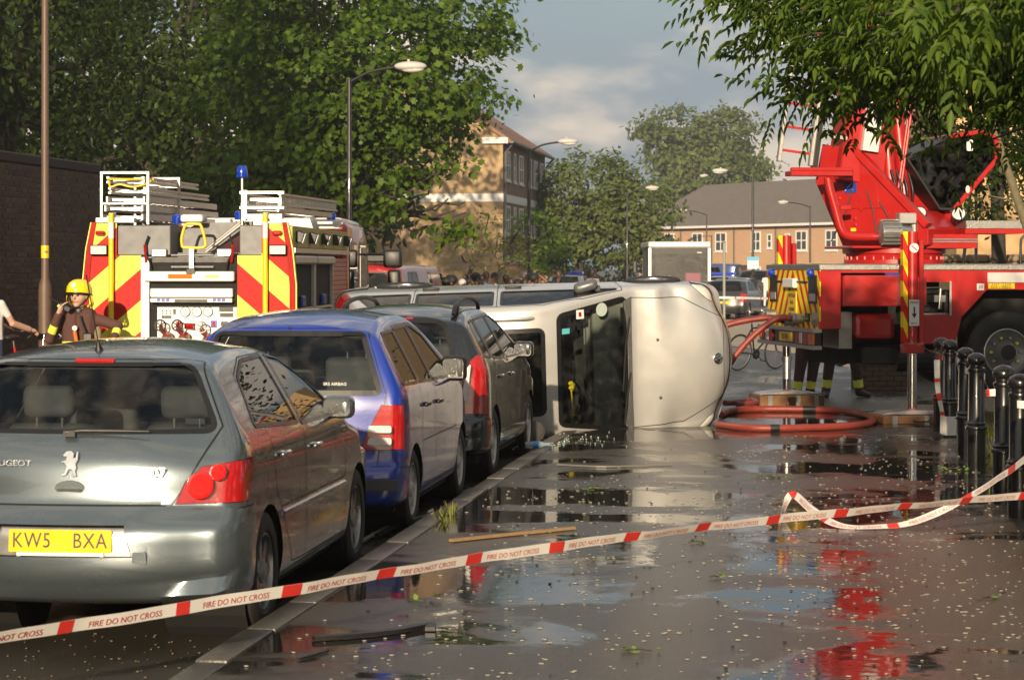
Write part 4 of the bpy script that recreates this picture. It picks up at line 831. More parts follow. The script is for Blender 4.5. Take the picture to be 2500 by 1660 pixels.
tree('ash_tree', 'dark ash tree with straight trunk standing behind the ladder truck', (p.x, p.y, .0), [((-.2, 0, 4.6), (1.6, 1.4, 1.0)), ((.8, 0, 5.2), (1.6, 1.4, 1.6)), ((-1.6, 0, 4.5), (1.2, 1, .8)), ((.1, 0, 3.3), (.8, .7, .5)), ((.3, 0, 7), (3, 2.6, 1.8)), ((-.7, 0, 3.3), (1.2, .9, .8)), ((.9, 0, 3.7), (1.0, .9, .9))], 520, 22, .22, .12, OVAL, LM_DARK, 41, .13, 3.9)
p = at(2455, 700, 36)
m = MB(); root = thing('leaning_trunk', 'bare mottled trunk leaning across in front of the peach wall', 'tree', (p.x, p.y, 0)); m.tube([(.75, 0, 1.2), (.3, 0, 2.6), (-.25, .1, 4.3), (-.6, .2, 5.6)], [.075, .07, .06, .05], 10)
limb(m, (-.25, .1, 4.3), (.6, .1, 5.4), .03, .01, np.random.default_rng(3)); limb(m, (.3, 0, 2.6), (-.5, .2, 3.5), .02, .006, np.random.default_rng(4)); m.tube([(.75, 0, -.1), (.75, 0, 1.25)], .08, 10)
m.build('trunk', mat('mottled_bark', (.14, .12, .07), .85, var=.5, vs=14, bump=.6, bs=30), root, smooth=60)

# ------------------------------------------------------------------ brick wall on the far pavement
BRK = [mat('brown_brick_%d' % i, c, .85, var=.25, vs=20, bump=.5, bs=50) for i, c in enumerate(((.085, .050, .034), (.062, .038, .028), (.11, .066, .040), (.075, .046, .032)))]
MORT = mat('mortar', (.12, .105, .085), .95, var=.2, bump=.3)
def brick_wall():
    x, y0, y1, h = -11.2, 29.0, 34.6, 3.5
    root = thing('brick_wall', 'tall brown brick boundary wall with dark capping behind the brown lamp post', 'wall', (x, y0, 0))
    MB().bb(-.30, -.006, 0, y1-y0, 0, h-.15).build('mortar_bed', MORT, root); MB().bb(-.30, -.01, -60, 0, 0, h-.15).build('wall_run', BRK[0], root)
    MB().bb(-.33, .035, -60, y1-y0+.02, h-.15, h).build('capping', mat('dark_coping', (.035, .028, .024), .85, var=.3, vs=8, bump=.4), root, bevel=.02)
    rg = random.Random(2); metas = []
    for k in range(4):
        me = MB().box((0, 0, 0), (.105, .214, .064)).mesh('brick', None, .004); me.materials.append(BRK[k]); metas.append(me)
    cells = []
    for c in range(int((h-.15)/.0755)):
        z = c*.0755+.036; off = .1125 if c % 2 else 0
        for k in range(-1, int((y1-y0)/.2255)+1):
            y = k*.2255+.1125+off
            if .05 < y < y1-y0-.06: cells.append((y, z))
    vis = [c for c in cells if c[1] > 1.55 and c[0]+y0 > 30.2]; vis.sort(key=lambda c: -(c[1] > 1.6)*10-abs(c[0])*0+(c[0]))
    pick = set(vis[:300]); rest = MB()
    for y, z in cells:
        d = rg.uniform(-.004, .005)
        if (y, z) in pick: linkmesh('brick', metas[rg.choice((0, 0, 1, 1, 2, 3))], None, root, (-.05+d, y, z))
        else: rest.box((-.05+d, y, z), (.105, .214, .064), rg.choice((0, 0, 1, 1, 2, 3)))
    o = rest.build('brick_courses', BRK, root); o['kind'] = 'stuff'
brick_wall()

# ------------------------------------------------------------------ buildings
def window(root, c, w_, h_, ax, sgn, fm, gm, bars=1, fr=.06, name='window'):
    """flat window on a wall whose outward normal is sgn*axis ax (0=x,1=y)"""
    m = MB(); t = .05
    def B(a0, a1, z0, z1, d0, d1, mb):
        if ax == 1: mb.bb(c[0]+a0, c[0]+a1, min(c[1]+sgn*d0, c[1]+sgn*d1), max(c[1]+sgn*d0, c[1]+sgn*d1), c[2]+z0, c[2]+z1)
        else: mb.bb(min(c[0]+sgn*d0, c[0]+sgn*d1), max(c[0]+sgn*d0, c[0]+sgn*d1), c[1]+a0, c[1]+a1, c[2]+z0, c[2]+z1)
    a, z = w_/2, h_/2
    B(-a, -a+fr, -z, z, .0, t, m); B(a-fr, a, -z, z, 0, t, m); B(-a+fr, a-fr, -z, -z+fr, 0, t, m); B(-a+fr, a-fr, z-fr, z, 0, t, m)
    for k in range(bars):
        x = -a+w_*(k+1)/(bars+1); B(x-fr*.4, x+fr*.4, -z+fr, z-fr, 0, t*.9, m)
    B(-a+fr, a-fr, z*.02-fr*.4, z*.02+fr*.4, 0, t*.8, m) if h_ > 1 else None
    o = m.build(name, fm, root); g = MB(); B(-a+fr*.5, a-fr*.5, -z+fr*.5, z-fr*.5, .004, .02, g); g.build('pane', gm, o)
    s_ = MB(); B(-a-.05, a+.05, -z-.09, -z-.005, 0, t+.05, s_); s_.build('sill', fm, o)
    return o
def brickmat(name, c1, c2, mo, sc=4.5):
    m = bpy.data.materials.new(name); m.use_nodes = True; t = m.node_tree; b = t.nodes['Principled BSDF']; L = t.links.new; b.inputs['Roughness'].default_value = .9
    tc = N(t, 'ShaderNodeTexCoord'); sx = N(t, 'ShaderNodeSeparateXYZ'); cb = N(t, 'ShaderNodeCombineXYZ'); ad = N(t, 'ShaderNodeMath', operation='ADD'); L(tc.outputs['Object'], sx.inputs[0]); L(sx.outputs['X'], ad.inputs[0]); L(sx.outputs['Y'], ad.inputs[1]); L(ad.outputs[0], cb.inputs['X']); L(sx.outputs['Z'], cb.inputs['Y'])
    br = N(t, 'ShaderNodeTexBrick'); br.inputs['Color1'].default_value = (*c1, 1); br.inputs['Color2'].default_value = (*c2, 1); br.inputs['Mortar'].default_value = (*mo, 1); br.inputs['Scale'].default_value = sc; br.inputs['Mortar Size'].default_value = .012; br.inputs['Row Height'].default_value = .34; br.inputs['Brick Width'].default_value = 1.0
    L(cb.outputs[0], br.inputs['Vector']); n = N(t, 'ShaderNodeTexNoise'); n.inputs['Scale'].default_value = .7; n.inputs['Detail'].default_value = 6; L(tc.outputs['Object'], n.inputs['Vector'])
    mx = N(t, 'ShaderNodeMix', data_type='RGBA', blend_type='MULTIPLY'); mx.inputs['Factor'].default_value = .5; L(br.outputs['Color'], mx.inputs['A']); L(n.outputs['Color'], mx.inputs['B'])
    h = N(t, 'ShaderNodeHueSaturation'); h.inputs['Value'].default_value = 1.3; L(br.outputs['Color'], h.inputs['Color']); n2 = N(t, 'ShaderNodeMix', data_type='RGBA'); n2.inputs['Factor'].default_value = .45; L(br.outputs['Color'], n2.inputs['A']); L(mx.outputs['Result'], n2.inputs['B']); L(n2.outputs['Result'], b.inputs['Base Color']); return m
TANB = brickmat('tan_brick', (.50, .35, .19), (.45, .31, .165), (.48, .37, .24)); REDB = brickmat('red_brown_brick', (.25, .15, .10), (.21, .125, .085), (.28, .2, .14)); PEACH = brickmat('peach_brick', (.64, .40, .24), (.58, .36, .215), (.62, .47, .33))
TILE = mat('clay_tiles', (.27, .14, .085), .85, var=.3, vs=3, bump=1.0, bs=9); SLATE = mat('grey_roof_tiles', (.15, .13, .115), .85, var=.25, vs=1.5, bump=.8, bs=6)
WPANE = mat('window_pane', (.05, .055, .06), .08, 0, 0, var=.3, vs=2, spec=.8); UPVC = mat('white_frames', (.78, .77, .74), .45, var=.05); PIPE = mat('grey_pipe', (.10, .095, .09), .5)
def flats():
    x0, y0 = -15.8, 113.0; root = thing('apartment_building', 'three storey tan and brown brick block of flats with tiled gable roof', 'building', (x0, y0, 0)); e, rz, wd, ln = 8.3, 12.0, 11.0, 17.5
    MB().prism([(-wd, 0), (0, 0), (0, e), (-wd/2, rz-.15), (-wd, e)], 1, 0, .35).build('gable_wall', TANB, root)
    MB().bb(-.35, -.002, .352, ln, 0, e-.02).bb(-wd, -.4, ln-.3, ln, 0, e-.05).bb(-wd, -wd+.3, .4, ln-.35, 0, e-.05).build('street_wall', REDB, root)
    # quoins of tan brick turning the corner
    for k in range(14): MB().bb(-.01, .012, 0, .35+.25*(k % 2), e-.5-k*.45, e-.28-k*.45).build('quoin', TANB, root)
    m = MB()
    for sg in (0, 1):
        a = [(.45, e-.28), (.45, e-.08), (-wd/2, rz+.15), (-wd/2, rz-.05)] if sg else [(-wd-.45, e-.28), (-wd-.45, e-.08), (-wd/2, rz+.15), (-wd/2, rz-.05)]
        m.prism(a, 1, -.25, ln+.3)
    m.build('roof', TILE, root)
    MB().bb(.0, .04, -.012, ln, 5.15, 5.55).bb(-wd, .0, -.03, -.004, 5.15, 5.55).build('white_band', UPVC, root)
    MB().box((-.35, -.15, e-.12), (1.3, .25, .3)).build('eaves_box', UPVC, root)
    MB().tube([(.5, -.2, e-.2), (.5, ln+.2, e-.2)], .07, 8).build('gutter', PIPE, root)
    for y in (.25, 9.2, ln-.2): MB().tube([(.5, y, e-.25), (.10, y, e-.7), (.08, y, 0)], .06, 8).build('downpipe', PIPE, root)
    for z, hh in ((7.0, 1.5), (4.25, 1.45), (1.6, 1.3)):
        for y, ww, b in ((1.8, 1.5, 1), (4.4, .7, 0), (6.9, 1.6, 1), (10.8, .7, 0), (13.0, 1.4, 1), (15.8, 1.4, 1)): window(root, (0, y, z), ww, hh, 0, 1, UPVC, WPANE, b, .09)
    MB().bb(-9, -.2, ln+.1, ln+9, 0, 5.6).build('rear_wing', REDB, root)
    MB().prism([(.3, 5.6), (-4.6, 8.2), (-9.3, 5.6)], 1, ln+.1, ln+9.3).build('wing_roof', TILE, root)
flats()
def terrace():
    A = at(1560, 652, 189); B = at(2160, 652, 161); d = B-A; d.z = 0; ln = d.length; rz = math.atan2(d.y, d.x)
    root = thing('terraced_houses', 'row of orange brick terraced houses with long grey tiled roof', 'building', (A.x, A.y, 0), rz); e, r = 5.15, 8.6
    MB().bb(0, ln, 0, 8, 0, e).build('wall', PEACH, root)
    m = MB(); m.add([(-.6, -.5, e-.05), (ln+.6, -.5, e-.05), (ln-1, 4, r), (3.8, 4, r), (-.6, 8.5, e-.05), (ln+.6, 8.5, e-.05)], [(0, 1, 2, 3), (4, 3, 2, 5), (0, 3, 4), (1, 5, 2)]); m.build('roof', SLATE, root)
    MB().bb(-.6, ln+.6, -.56, -.44, e-.2, e-.02).build('gutter', UPVC, root)
    def lx(u):  # distance along the facade for a photo column
        k = (u-1250)/FPX; a = A; X0 = A.x*CA+A.y*SA; Z0 = -A.x*SA+A.y*CA; dx = d.x*CA+d.y*SA; dz = -d.x*SA+d.y*CA
        return (k*Z0-X0)/(dx-k*dz)*ln
    for u, ww in ((1634, 1.5), (1703, 1.5), (1760, 1.5), (1846, 1.2), (1879, .6), (1923, .6), (1957, 1.4), (2030, 1.4), (2080, 1.4)):
        window(root, (lx(u), 0, 3.85), ww, 1.5 if ww > 1 else 1.1, 1, -1, UPVC, WPANE, 1 if ww > 1 else 0, .11)
    for u, ww in ((1748, 1.4), (1846, 1.2), (1990, 1.2), (1640, 1.2)): window(root, (lx(u), 0, 1.3), ww, 1.3, 1, -1, UPVC, WPANE, 1, .11)
    for u in (1775, 1815, 1905): MB().bb(lx(u)-.5, lx(u)+.5, -.05, -.003, 0, 2.05).build('door', mat('dark_door', (.07, .05, .045), .5), root)
    for u in (1664, 1794, 1896, 1980): MB().tube([(lx(u), -.1, 0), (lx(u), -.1, e-.1)], .06, 8).build('downpipe', PIPE, root)
terrace()
p = at(2335, 700, 62); root = thing('corner_house', 'peach rendered house wall behind the dark ash trunk', 'building', (p.x, p.y, 0), YAW)
MB().bb(0, 14, 0, 8, 0, 9).build('wall', mat('peach_render', (.60, .40, .20), .85, var=.12, vs=2, bump=.3, bs=20), root)
def stone_wall():
    p = at(2215, 700, 44); root = thing('stone_wall', 'low rough stone garden wall behind the ladder truck deck', 'wall', (p.x, p.y, 0), YAW); rg = random.Random(8)
    MB().bb(0, 7, .05, .4, 0, 2.12).build('mortar_bed', MORT, root); sm = [mat('rubble_stone_%d' % i, c, .9, var=.3, vs=9, bump=.6, bs=20) for i, c in enumerate(((.30, .22, .14), (.24, .18, .12), (.36, .26, .16)))]
    z = .0
    while z < 2.12:
        h = rg.uniform(.14, .24); x = 0
        while x < 3.2:
            w_ = rg.uniform(.22, .5)
            if z > 1.2: MB().box((x+w_/2, .05+rg.uniform(-.02, .02), z+h/2), (w_-.02, .12, h-.02)).build('stone', rg.choice(sm), root, bevel=.02)
            x += w_
        z += h
    q = at(2190, 700, 39.5); b = thing('raised_bed', 'raised bed of grass behind the ladder truck deck', 'planter', (q.x, q.y, 0), YAW)
    MB().bb(0, 8, 0, 4, 0, 1.72).build('soil', mat('bed_soil', (.05, .045, .02), .95, var=.4, bump=1), b)
    rn = np.random.default_rng(4); n = 5000; P = np.stack([rn.uniform(0, 4, n), rn.uniform(0, 3.8, n), np.full(n, 1.70)], 1); a = rn.uniform(0, 6.28, n); hgt = rn.uniform(.08, .24, n); dx = np.stack([np.cos(a)*.012, np.sin(a)*.012, a*0], 1); tp = P+np.stack([rn.normal(size=n)*.05, rn.normal(size=n)*.05, hgt], 1)
    g = linkmesh('grass', leafmesh('grass', np.stack([P-dx, P+dx, tp], 1), 3, [(0, 1, 2)]), leafmat('grass_blade', (.07, .13, .02), (.16, .20, .04)), b); g['kind'] = 'stuff'
stone_wall()
p = at(1217, 652, 104); q = at(1372, 652, 101); d = q-p
root = thing('garden_wall', 'low tan brick wall with brown coping in front of the flats', 'wall', (p.x, p.y, 0), math.atan2(d.y, d.x))
MB().bb(0, d.xy.length, 0, .25, 0, 1.95).build('wall', TANB, root); MB().bb(-.05, d.xy.length+.05, -.05, .3, 1.95, 2.1).build('coping', REDB, root)

# ------------------------------------------------------------------ lamp posts
LB = mat('black_post_paint', (.012, .012, .013), .4, var=.2, coat=.3); LBR = mat('brown_post_paint', (.115, .075, .055), .5, var=.2, vs=10, bump=.2)
LHEAD = mat('lamp_head_grey', (.48, .47, .45), .5)
def lamp(label, p, h, arm, rot, r=.055, pm=None, head=True, rise=.25):
    root = thing('street_lamp', label, 'lamp post', (p.x, p.y, 0), rot, 'street lamps'); pm = pm or LB
    m = MB(); m.lathe([(r*1.75, 0), (r*1.75, 1.55), (r*1.6, 1.66), (r, 1.76), (r*.85, h), (0, h+.01)], n=14); m.build('post', pm, root, smooth=35)
    if arm:
        MB().tube(catmull([(0, 0, h-.08), (arm*.45, 0, h+rise*.6), (arm, 0, h+rise)], 5), r*.55, 8).build('arm', pm, root, smooth=40)
        m = MB(); m.sphere((arm+.28, 0, h+rise+.02), .36, 14, sc=(1, .42, .30)); hd = m.build('lamp_head', LHEAD, root, smooth=60)
        MB().sphere((arm+.32, 0, h+rise-.04), .26, 12, sc=(1, .45, .32)).build('diffuser', LENSW, hd, smooth=60)
        MB().cyl((arm+.24, 0, h+rise+.1), (arm+.24, 0, h+rise+.17), .03).build('photocell', LHEAD, hd)
    return root
P_ = lambda u, Z: at(u, 652, Z)
rt = lamp('brown post with yellow sticker standing in front of the brick wall', P_(110, 31), 7.5, 1.5, R(20), .052, LBR)
MB().lathe([(.0545, 0), (.0545, .17)], (0, 0, 2.02), n=14).build('sticker', YEL, rt); text('sticker_lettering', '90', .05, INK, rt, (.012, -.056, 2.10), (R(90), 0, R(8)), .001)
lamp('black street lamp with pale head rising in front of the maple tree', P_(853, 50), 6.0, 1.05, YAW, .055)
lamp('black street lamp with grey head in front of the flats', P_(1292, 79), 5.95, 1.05, YAW, .06)
lamp('tall street lamp with a sign on its post in front of the terraced houses', P_(1838, 103), 5.95, 1.2, pi+YAW, .06)
lamp('small distant lamp left of the terrace windows', P_(1725, 173), 5.9, 1.5, pi+YAW, .06)
lamp('small distant lamp nearest the red boom', P_(1978, 151), 5.9, 1.5, pi+YAW, .06)
lamp('faint lamp in front of the tall hazy tree', P_(1762, 190), 9.2, 1.2, pi+YAW, .06)
lamp('lamp half hidden by the hazy rounded tree', P_(1531, 118), 5.7, 1.0, YAW, .05)
sg = thing('bus_stop_sign', 'blue and white sign plate on the lamp post by the woman in black', 'sign', P_(1838, 102.9)); sg.rotation_euler.z = YAW
MB().bb(-.27, .27, -.09, -.065, 2.19, 2.36).build('blue_panel', mat('sign_blue', (.08, .35, .55), .4), sg); MB().bb(-.25, .25, -.09, -.065, 1.82, 2.185).build('white_panel', WHITE, sg)
sg.location.z = 0
rt = thing('grey_pole', 'plain grey pole in front of the terraced houses', 'pole', (P_(1768, 72).x, P_(1768, 72).y, 0)); MB().cyl((0, 0, 0), (0, 0, 2.66), .045, n=12).build('shaft', mat('grey_galvanised', (.25, .26, .24), .5), rt, smooth=40); MB().cyl((0, 0, 2.66), (0, 0, 2.70), .05, n=12).build('cap', PIPE, rt)

# ------------------------------------------------------------------ bollards
BP = mat('bollard_black', (.008, .008, .009), .25, 0, .5, var=.2, vs=5, rvar=.04)
def bollard_mesh():
    m = MB(); m.lathe([(.085, 0), (.085, .34), (.098, .345), (.102, .36), (.098, .375), (.084, .385), (.096, .40), (.084, .415), (.076, .43), (.070, .86), (.078, .865), (.082, .88), (.078, .895), (.062, .905), (.062, .925), (.078, .935), (.086, .955), (.084, .985), (.066, 1.012), (.03, 1.03), (0, 1.034)], n=22)
    return m.mesh('bollard', 40)
bme = bollard_mesh(); bme.materials.append(BP)
WTAPE = mat('white_tape', (.72, .70, .66), .35, var=.1, vs=8); RTAPE = mat('red_tape', (.62, .04, .03), .38, var=.12, vs=10)
def tape_mat_faces(): pass
BOLL = [(1.28, 25.55, 'farthest black bollard, half hidden behind the one with a white foot'), (1.33, 24.75, 'black bollard with a white painted foot and tape hanging down'), (1.35, 22.35, 'narrow-looking black bollard third from the far end'), (1.36, 20.95, 'black bollard fourth from the far end, red lettered tape at its neck'), (1.40, 18.35, 'black bollard in front of the truck wheel, second nearest in view'), (1.40, 16.85, 'nearest black bollard cut by the picture edge')]
for i, (x, y, lb) in enumerate(BOLL):
    o = linkmesh('bollard', bme if i == 0 else bme, None, None, (x, y, .1)); tag(o, lb, 'bollard', 'black bollards along the pavement edge')
    if i == 1: MB().lathe([(.0868, .02), (.0868, .22)], n=22).build('white_foot', WHITE, o, smooth=40)
    wr = MB(); rg = random.Random(i); wr.lathe([(.0735, .79), (.0745, .845)], n=22)
    t = wr.build('barrier_tape', WTAPE, None, (x, y, .1), (R(rg.uniform(-6, 6)), R(rg.uniform(-5, 5)), 0)); tag(t, 'tape wound on the ' + ' '.join(lb.split(',')[0].split()[:12]), 'tape', 'tape wound on bollards')
    b = MB()
    for k in range(22):
        if (k+i*3) % 11 < 4:
            a0, a1 = 2*pi*k/22, 2*pi*(k+1)/22
            b.quad((.0765*cos(a0), .0765*sin(a0), .792), (.0765*cos(a1), .0765*sin(a1), .792), (.0770*cos(a1), .0770*sin(a1), .843), (.0770*cos(a0), .0770*sin(a0), .843))
    b.build('red_band', RTAPE, t)
o = linkmesh('bollard', bme, None, None, (1.40, 15.35, .1)); tag(o, 'black bollard just past the right picture edge holding the tape', 'bollard', 'black bollards along the pavement edge')
# ------------------------------------------------------------------ fire engine (rear towards us)
def chevron(name, ax, k, per, ca, cb, off=0.0, mirror=False, duty=.5, cx=0.0):
    m = bpy.data.materials.new(name); m.use_nodes = True; t = m.node_tree; b = t.nodes['Principled BSDF']; L = t.links.new
    b.inputs['Roughness'].default_value = .55; b.inputs['Specular IOR Level'].default_value = .2
    tc = N(t, 'ShaderNodeTexCoord'); sx = N(t, 'ShaderNodeSeparateXYZ'); L(tc.outputs['Object'], sx.inputs[0])
    src = sx.outputs['X' if ax == 0 else 'Y']
    if mirror:
        sb = N(t, 'ShaderNodeMath', operation='SUBTRACT'); L(src, sb.inputs[0]); sb.inputs[1].default_value = cx; ab = N(t, 'ShaderNodeMath', operation='ABSOLUTE'); L(sb.outputs[0], ab.inputs[0]); src = ab.outputs[0]
    ma = N(t, 'ShaderNodeMath', operation='MULTIPLY_ADD'); L(src, ma.inputs[0]); ma.inputs[1].default_value = k; L(sx.outputs['Z'], ma.inputs[2])
    ad = N(t, 'ShaderNodeMath', operation='ADD'); L(ma.outputs[0], ad.inputs[0]); ad.inputs[1].default_value = off+50*per
    dv = N(t, 'ShaderNodeMath', operation='DIVIDE'); L(ad.outputs[0], dv.inputs[0]); dv.inputs[1].default_value = per
    fr = N(t, 'ShaderNodeMath', operation='FRACT'); L(dv.outputs[0], fr.inputs[0])
    gt = N(t, 'ShaderNodeMath', operation='GREATER_THAN'); L(fr.outputs[0], gt.inputs[0]); gt.inputs[1].default_value = duty
    mx = N(t, 'ShaderNodeMix', data_type='RGBA'); L(gt.outputs[0], mx.inputs['Factor']); mx.inputs['A'].default_value = (*ca, 1); mx.inputs['B'].default_value = (*cb, 1)
    no = N(t, 'ShaderNodeTexNoise'); no.inputs['Scale'].default_value = 3; no.inputs['Detail'].default_value = 6; L(tc.outputs['Object'], no.inputs['Vector'])
    mr = N(t, 'ShaderNodeMapRange'); mr.inputs['To Min'].default_value = .82; mr.inputs['To Max'].default_value = 1.12; L(no.outputs['Fac'], mr.inputs['Value'])
    mu = N(t, 'ShaderNodeMix', data_type='RGBA', blend_type='MULTIPLY'); mu.inputs['Factor'].default_value = 1; L(mx.outputs['Result'], mu.inputs['A']); L(mr.outputs[0], mu.inputs['B']); L(mu.outputs['Result'], b.inputs['Base Color']); return m
CR, CY = (.43, .012, .008), (.74, .70, .10)
def ladder(name, parent, p, q, side, width, rung=.3, rw=.05, rh=.09, mt=None, rm=None, truss=False):
    """straight ladder from p to q, `side` is the unit vector across it"""
    p, q, side = Vector(p), Vector(q), Vector(side).normalized(); d = (q-p); ln = d.length; d.normalize(); up = side.cross(d).normalized()
    root = thing_part(name, parent); rot = Matrix((side, d, up)).transposed()
    for sg in (-.5, .5):
        if truss:
            m = MB(); c0 = p+d*ln/2+side*sg*width
            for q in (-.5, .5): m.box(c0+up*q*(rh-.025), (rw, ln, .025), rot=rot)
            for q in range(int(ln/.11)): m.box(p+d*(q+.5)*.11+side*sg*width, (rw*.6, .022, rh-.03), rot=rot)
            m.build('rail', mt or ALU, root)
        else: MB().box(p+d*ln/2+side*sg*width, (rw, ln, rh), rot=rot).build('rail', mt or ALU, root, bevel=.006)
    n = int(ln/rung)
    for k in range(n): MB().box(p+d*(k+.5)*ln/n, (width-rw, .03, .03), rot=rot).build('rung', rm or mt or ALU, root)
    return root
def gauge(root, x, z, y, r):
    g = MB(); g.lathe([(r, 0), (r, .02), (r*.88, .022)], (x, y, z), (0, -1, 0), n=22); o = g.build('pressure_gauge', BLACK, root, smooth=40)
    MB().lathe([(r*.9, .018), (0, .0185)], (x, y, z), (0, -1, 0), n=22).build('dial', WHITE, o); MB().box((x, y-.021, z+r*.25), (.006, .003, r*.7), rot=(0, R(20), 0)).build('needle', INK, o)
def valve(root, x, z, y, black=True):
    v = thing_part('delivery_valve', root, (x, y, z))
    m = MB(); m.tube([(0, 0, .0), (.04, -.10, .02), (.03, -.18, .0)], [.055, .06, .05], 12); m.tube([(.02, -.10, .02), (-.03, -.16, .13)], .022, 8); m.build('valve_body', mat('dark_red_valve', (.22, .02, .015), .4, 0, .4, var=.2), v, smooth=50)
    m = MB(); m.tube([(-.03+.06*cos(t), -.17, .15+.06*sin(t)) for t in np.linspace(0, 2*pi, 19)], .009, 6)
    for k in range(5): m.tube([(-.03, -.17, .15), (-.03+.06*cos(k*1.257), -.17, .15+.06*sin(k*1.257))], .006, 5)
    m.build('hand_wheel', BLACK if black else STEEL, v, smooth=50)
    MB().lathe([(.05, 0), (.058, .01), (.058, .07), (.045, .08), (.045, .03), (0, .03)], (.03, -.17, -.02), (0, -1, -.3), n=16).build('outlet', mat('gunmetal', (.34, .31, .27), .35, .7), v, smooth=40)
def fire_engine():
    c = at(463, 652, 25.75); root = thing('fire_engine', 'red and yellow fire engine seen from behind with ladders on its roof', 'fire engine', (c.x, c.y, 0), R(4.6))
    ch = {-1: chevron('chevron_rising', 0, -.86, .70, CR, CY, .10), 1: chevron('chevron_falling', 0, .86, .70, CR, CY, .04)}
    GREY = mat('grey_locker_paint', (.13, .135, .14), .5, .2, var=.12, vs=5)
    for sg in (-1, 1):
        # rear pillar panels: tall outer, lower inner
        MB().prism([(sg*1.20, .55), (sg*1.20, 1.7), (sg*1.16, 2.10), (sg*1.10, 2.39), (sg*.82, 2.39), (sg*.82, 2.03), (sg*.545, 2.03), (sg*.545, .55)], 1, -.03, .0).build('chevron_panel', ch[sg], root)
        MB().prism([(sg*1.205, .55), (sg*1.205, 1.7), (sg*1.165, 2.10), (sg*1.105, 2.40), (sg*1.05, 2.40), (sg*1.10, 2.10), (sg*1.135, 1.7), (sg*1.135, .55)], 1, -.045, -.031).build('corner_strip', mat('matte_red_strip', (.36, .012, .010), .6, spec=.15, var=.15), root)
        MB().prism([(sg*1.215, .55), (sg*1.215, 1.7), (sg*1.175, 2.10), (sg*1.115, 2.40), (sg*1.105, 2.40), (sg*1.165, 2.10), (sg*1.205, 1.7), (sg*1.205, .55)], 1, -.047, .03).build('edge_trim', FLUO, root)
        MB().tube([(sg*.87, -.09, .6), (sg*.87, -.09, 2.50)], .03, 12).build('ladder_pole', YEL, root, smooth=50)
        MB().lathe([(.0315, 0), (.0315, .18)], (sg*.87, -.09, 2.22), n=12).build('pole_label', WHITE, root)
        MB().box((sg*.87, -.03, 2.46), (.07, .1, .1)).build('pole_bracket', STEEL, root, bevel=.008)
        o = MB().box((sg*1.01, -.07, 2.09), (.20, .07, .115)).build('work_lamp', BLACK, root, bevel=.01); MB().box((sg*1.01, -.108, 2.09), (.175, .006, .09)).build('lamp_lens', LENSW, o)
        MB().box((sg*1.0, -.06, 2.28), (.11, .05, .055)).build('marker_lamp', LENSR, root, bevel=.02, seg=2)
        # upper side lockers
        MB().bb(min(sg*.22, sg*1.12) if sg < 0 else .56, max(sg*.22, sg*1.12) if sg < 0 else 1.10, .02, 4.6, 2.03, 2.37).build('top_locker', GREY, root, bevel=.01)
    MB().bb(-1.16, 1.12, .05, 4.9, .55, 2.0).build('body', RED, root)
    # pump bay
    bay = thing_part('pump_bay', root); W2 = mat('control_panel_white', (.70, .70, .67), .4, var=.08, vs=7)
    MB().bb(-.54, .54, .0, .045, .9, 2.0).build('bay_back', DARK, bay)
    MB().bb(-.50, .52, -.12, .0, 1.74, 1.85).build('step_beam', WHITE, bay, bevel=.012); MB().bb(-.22, .05, -.124, -.12, 1.77, 1.82).build('beam_label', LENSO, bay); MB().bb(.2, .36, -.124, -.12, 1.78, 1.81).build('beam_label', YEL, bay)
    MB().bb(-.43, .50, -.09, .0, 1.56, 1.66).build('equipment_tray', WHITE, bay, bevel=.01); MB().bb(-.43, .50, -.10, .0, 1.50, 1.555).build('tray_rail', ALU, bay, bevel=.01)
    for x0 in (-.35, .28):
        for k in range(3): MB().bb(x0+k*.05, x0+k*.05+.042, -.105, -.099, 1.515, 1.545).build('blue_marker', mat('blue_marker', (.02, .06, .45), .4), bay)
    MB().bb(-.15, .22, -.106, -.099, 1.505, 1.54).build('tray_grip', BLACK, bay)
    MB().bb(-.36, .54, -.03, .0, .9, 1.45).build('control_panel', W2, bay)
    for x in (-.04, .09, .215): gauge(bay, x, 1.40, -.03, .057)
    for x0, x1, z0, z1 in ((.34, .50, 1.40, 1.45), (.35, .50, 1.34, 1.385), (-.31, -.20, 1.325, 1.355), (-.18, -.15, 1.37, 1.43), (.36, .44, 1.24, 1.29), (.35, .50, 1.14, 1.2)): MB().bb(x0, x1, -.036, -.03, z0, z1).build('switch_bank', BLACK, bay)
    for k in range(7): MB().cyl((-.30+(k % 3)*.045, -.03, 1.41-(k//3)*.03), (-.30+(k % 3)*.045, -.045, 1.41-(k//3)*.03), .008, n=8).build('switch', BLACK, bay)
    MB().bb(.245, .315, -.035, -.03, 1.22, 1.30).build('blue_notice', mat('blue_marker'), bay); MB().bb(.265, .295, -.037, -.035, 1.23, 1.29).build('notice_mark', LENSR, bay)
    MB().bb(-.15, -.08, -.035, -.03, 1.205, 1.29).build('red_notice', RED, bay); MB().tube([(-.03, -.06, 1.24), (.07, -.10, 1.24)], .035, 12).build('priming_lever', LENSR, bay, smooth=50)
    valve(bay, -.26, 1.10, -.03); valve(bay, -.07, 1.10, -.03); valve(bay, .20, 1.08, -.03, False)
    for k, x in enumerate((-.52, -.47)): MB().bb(x-.02, x+.02, -.05, .0, .9, 2.0).build('bay_pillar', STEEL, bay)
    MB().bb(-.9, .9, -.15, -.02, .38, .56).build('rear_bumper', RED, root, bevel=.02); MB().bb(-.85, .85, .2, 6.4, .35, .56).build('chassis', DARK, root)
    # gantry behind: sloping roof deck, hose-reel, hoop, beams
    MB().bb(-.2, .55, .3, 4.6, 1.98, 2.06).build('roof_well', GREY, root)
    MB().prism([(-.70, 2.05), (.10, 2.05), (.62, 2.36), (.62, 2.42), (.0, 2.40)][::-1], 1, .5, .6).build('sloping_plate', GREY, root)
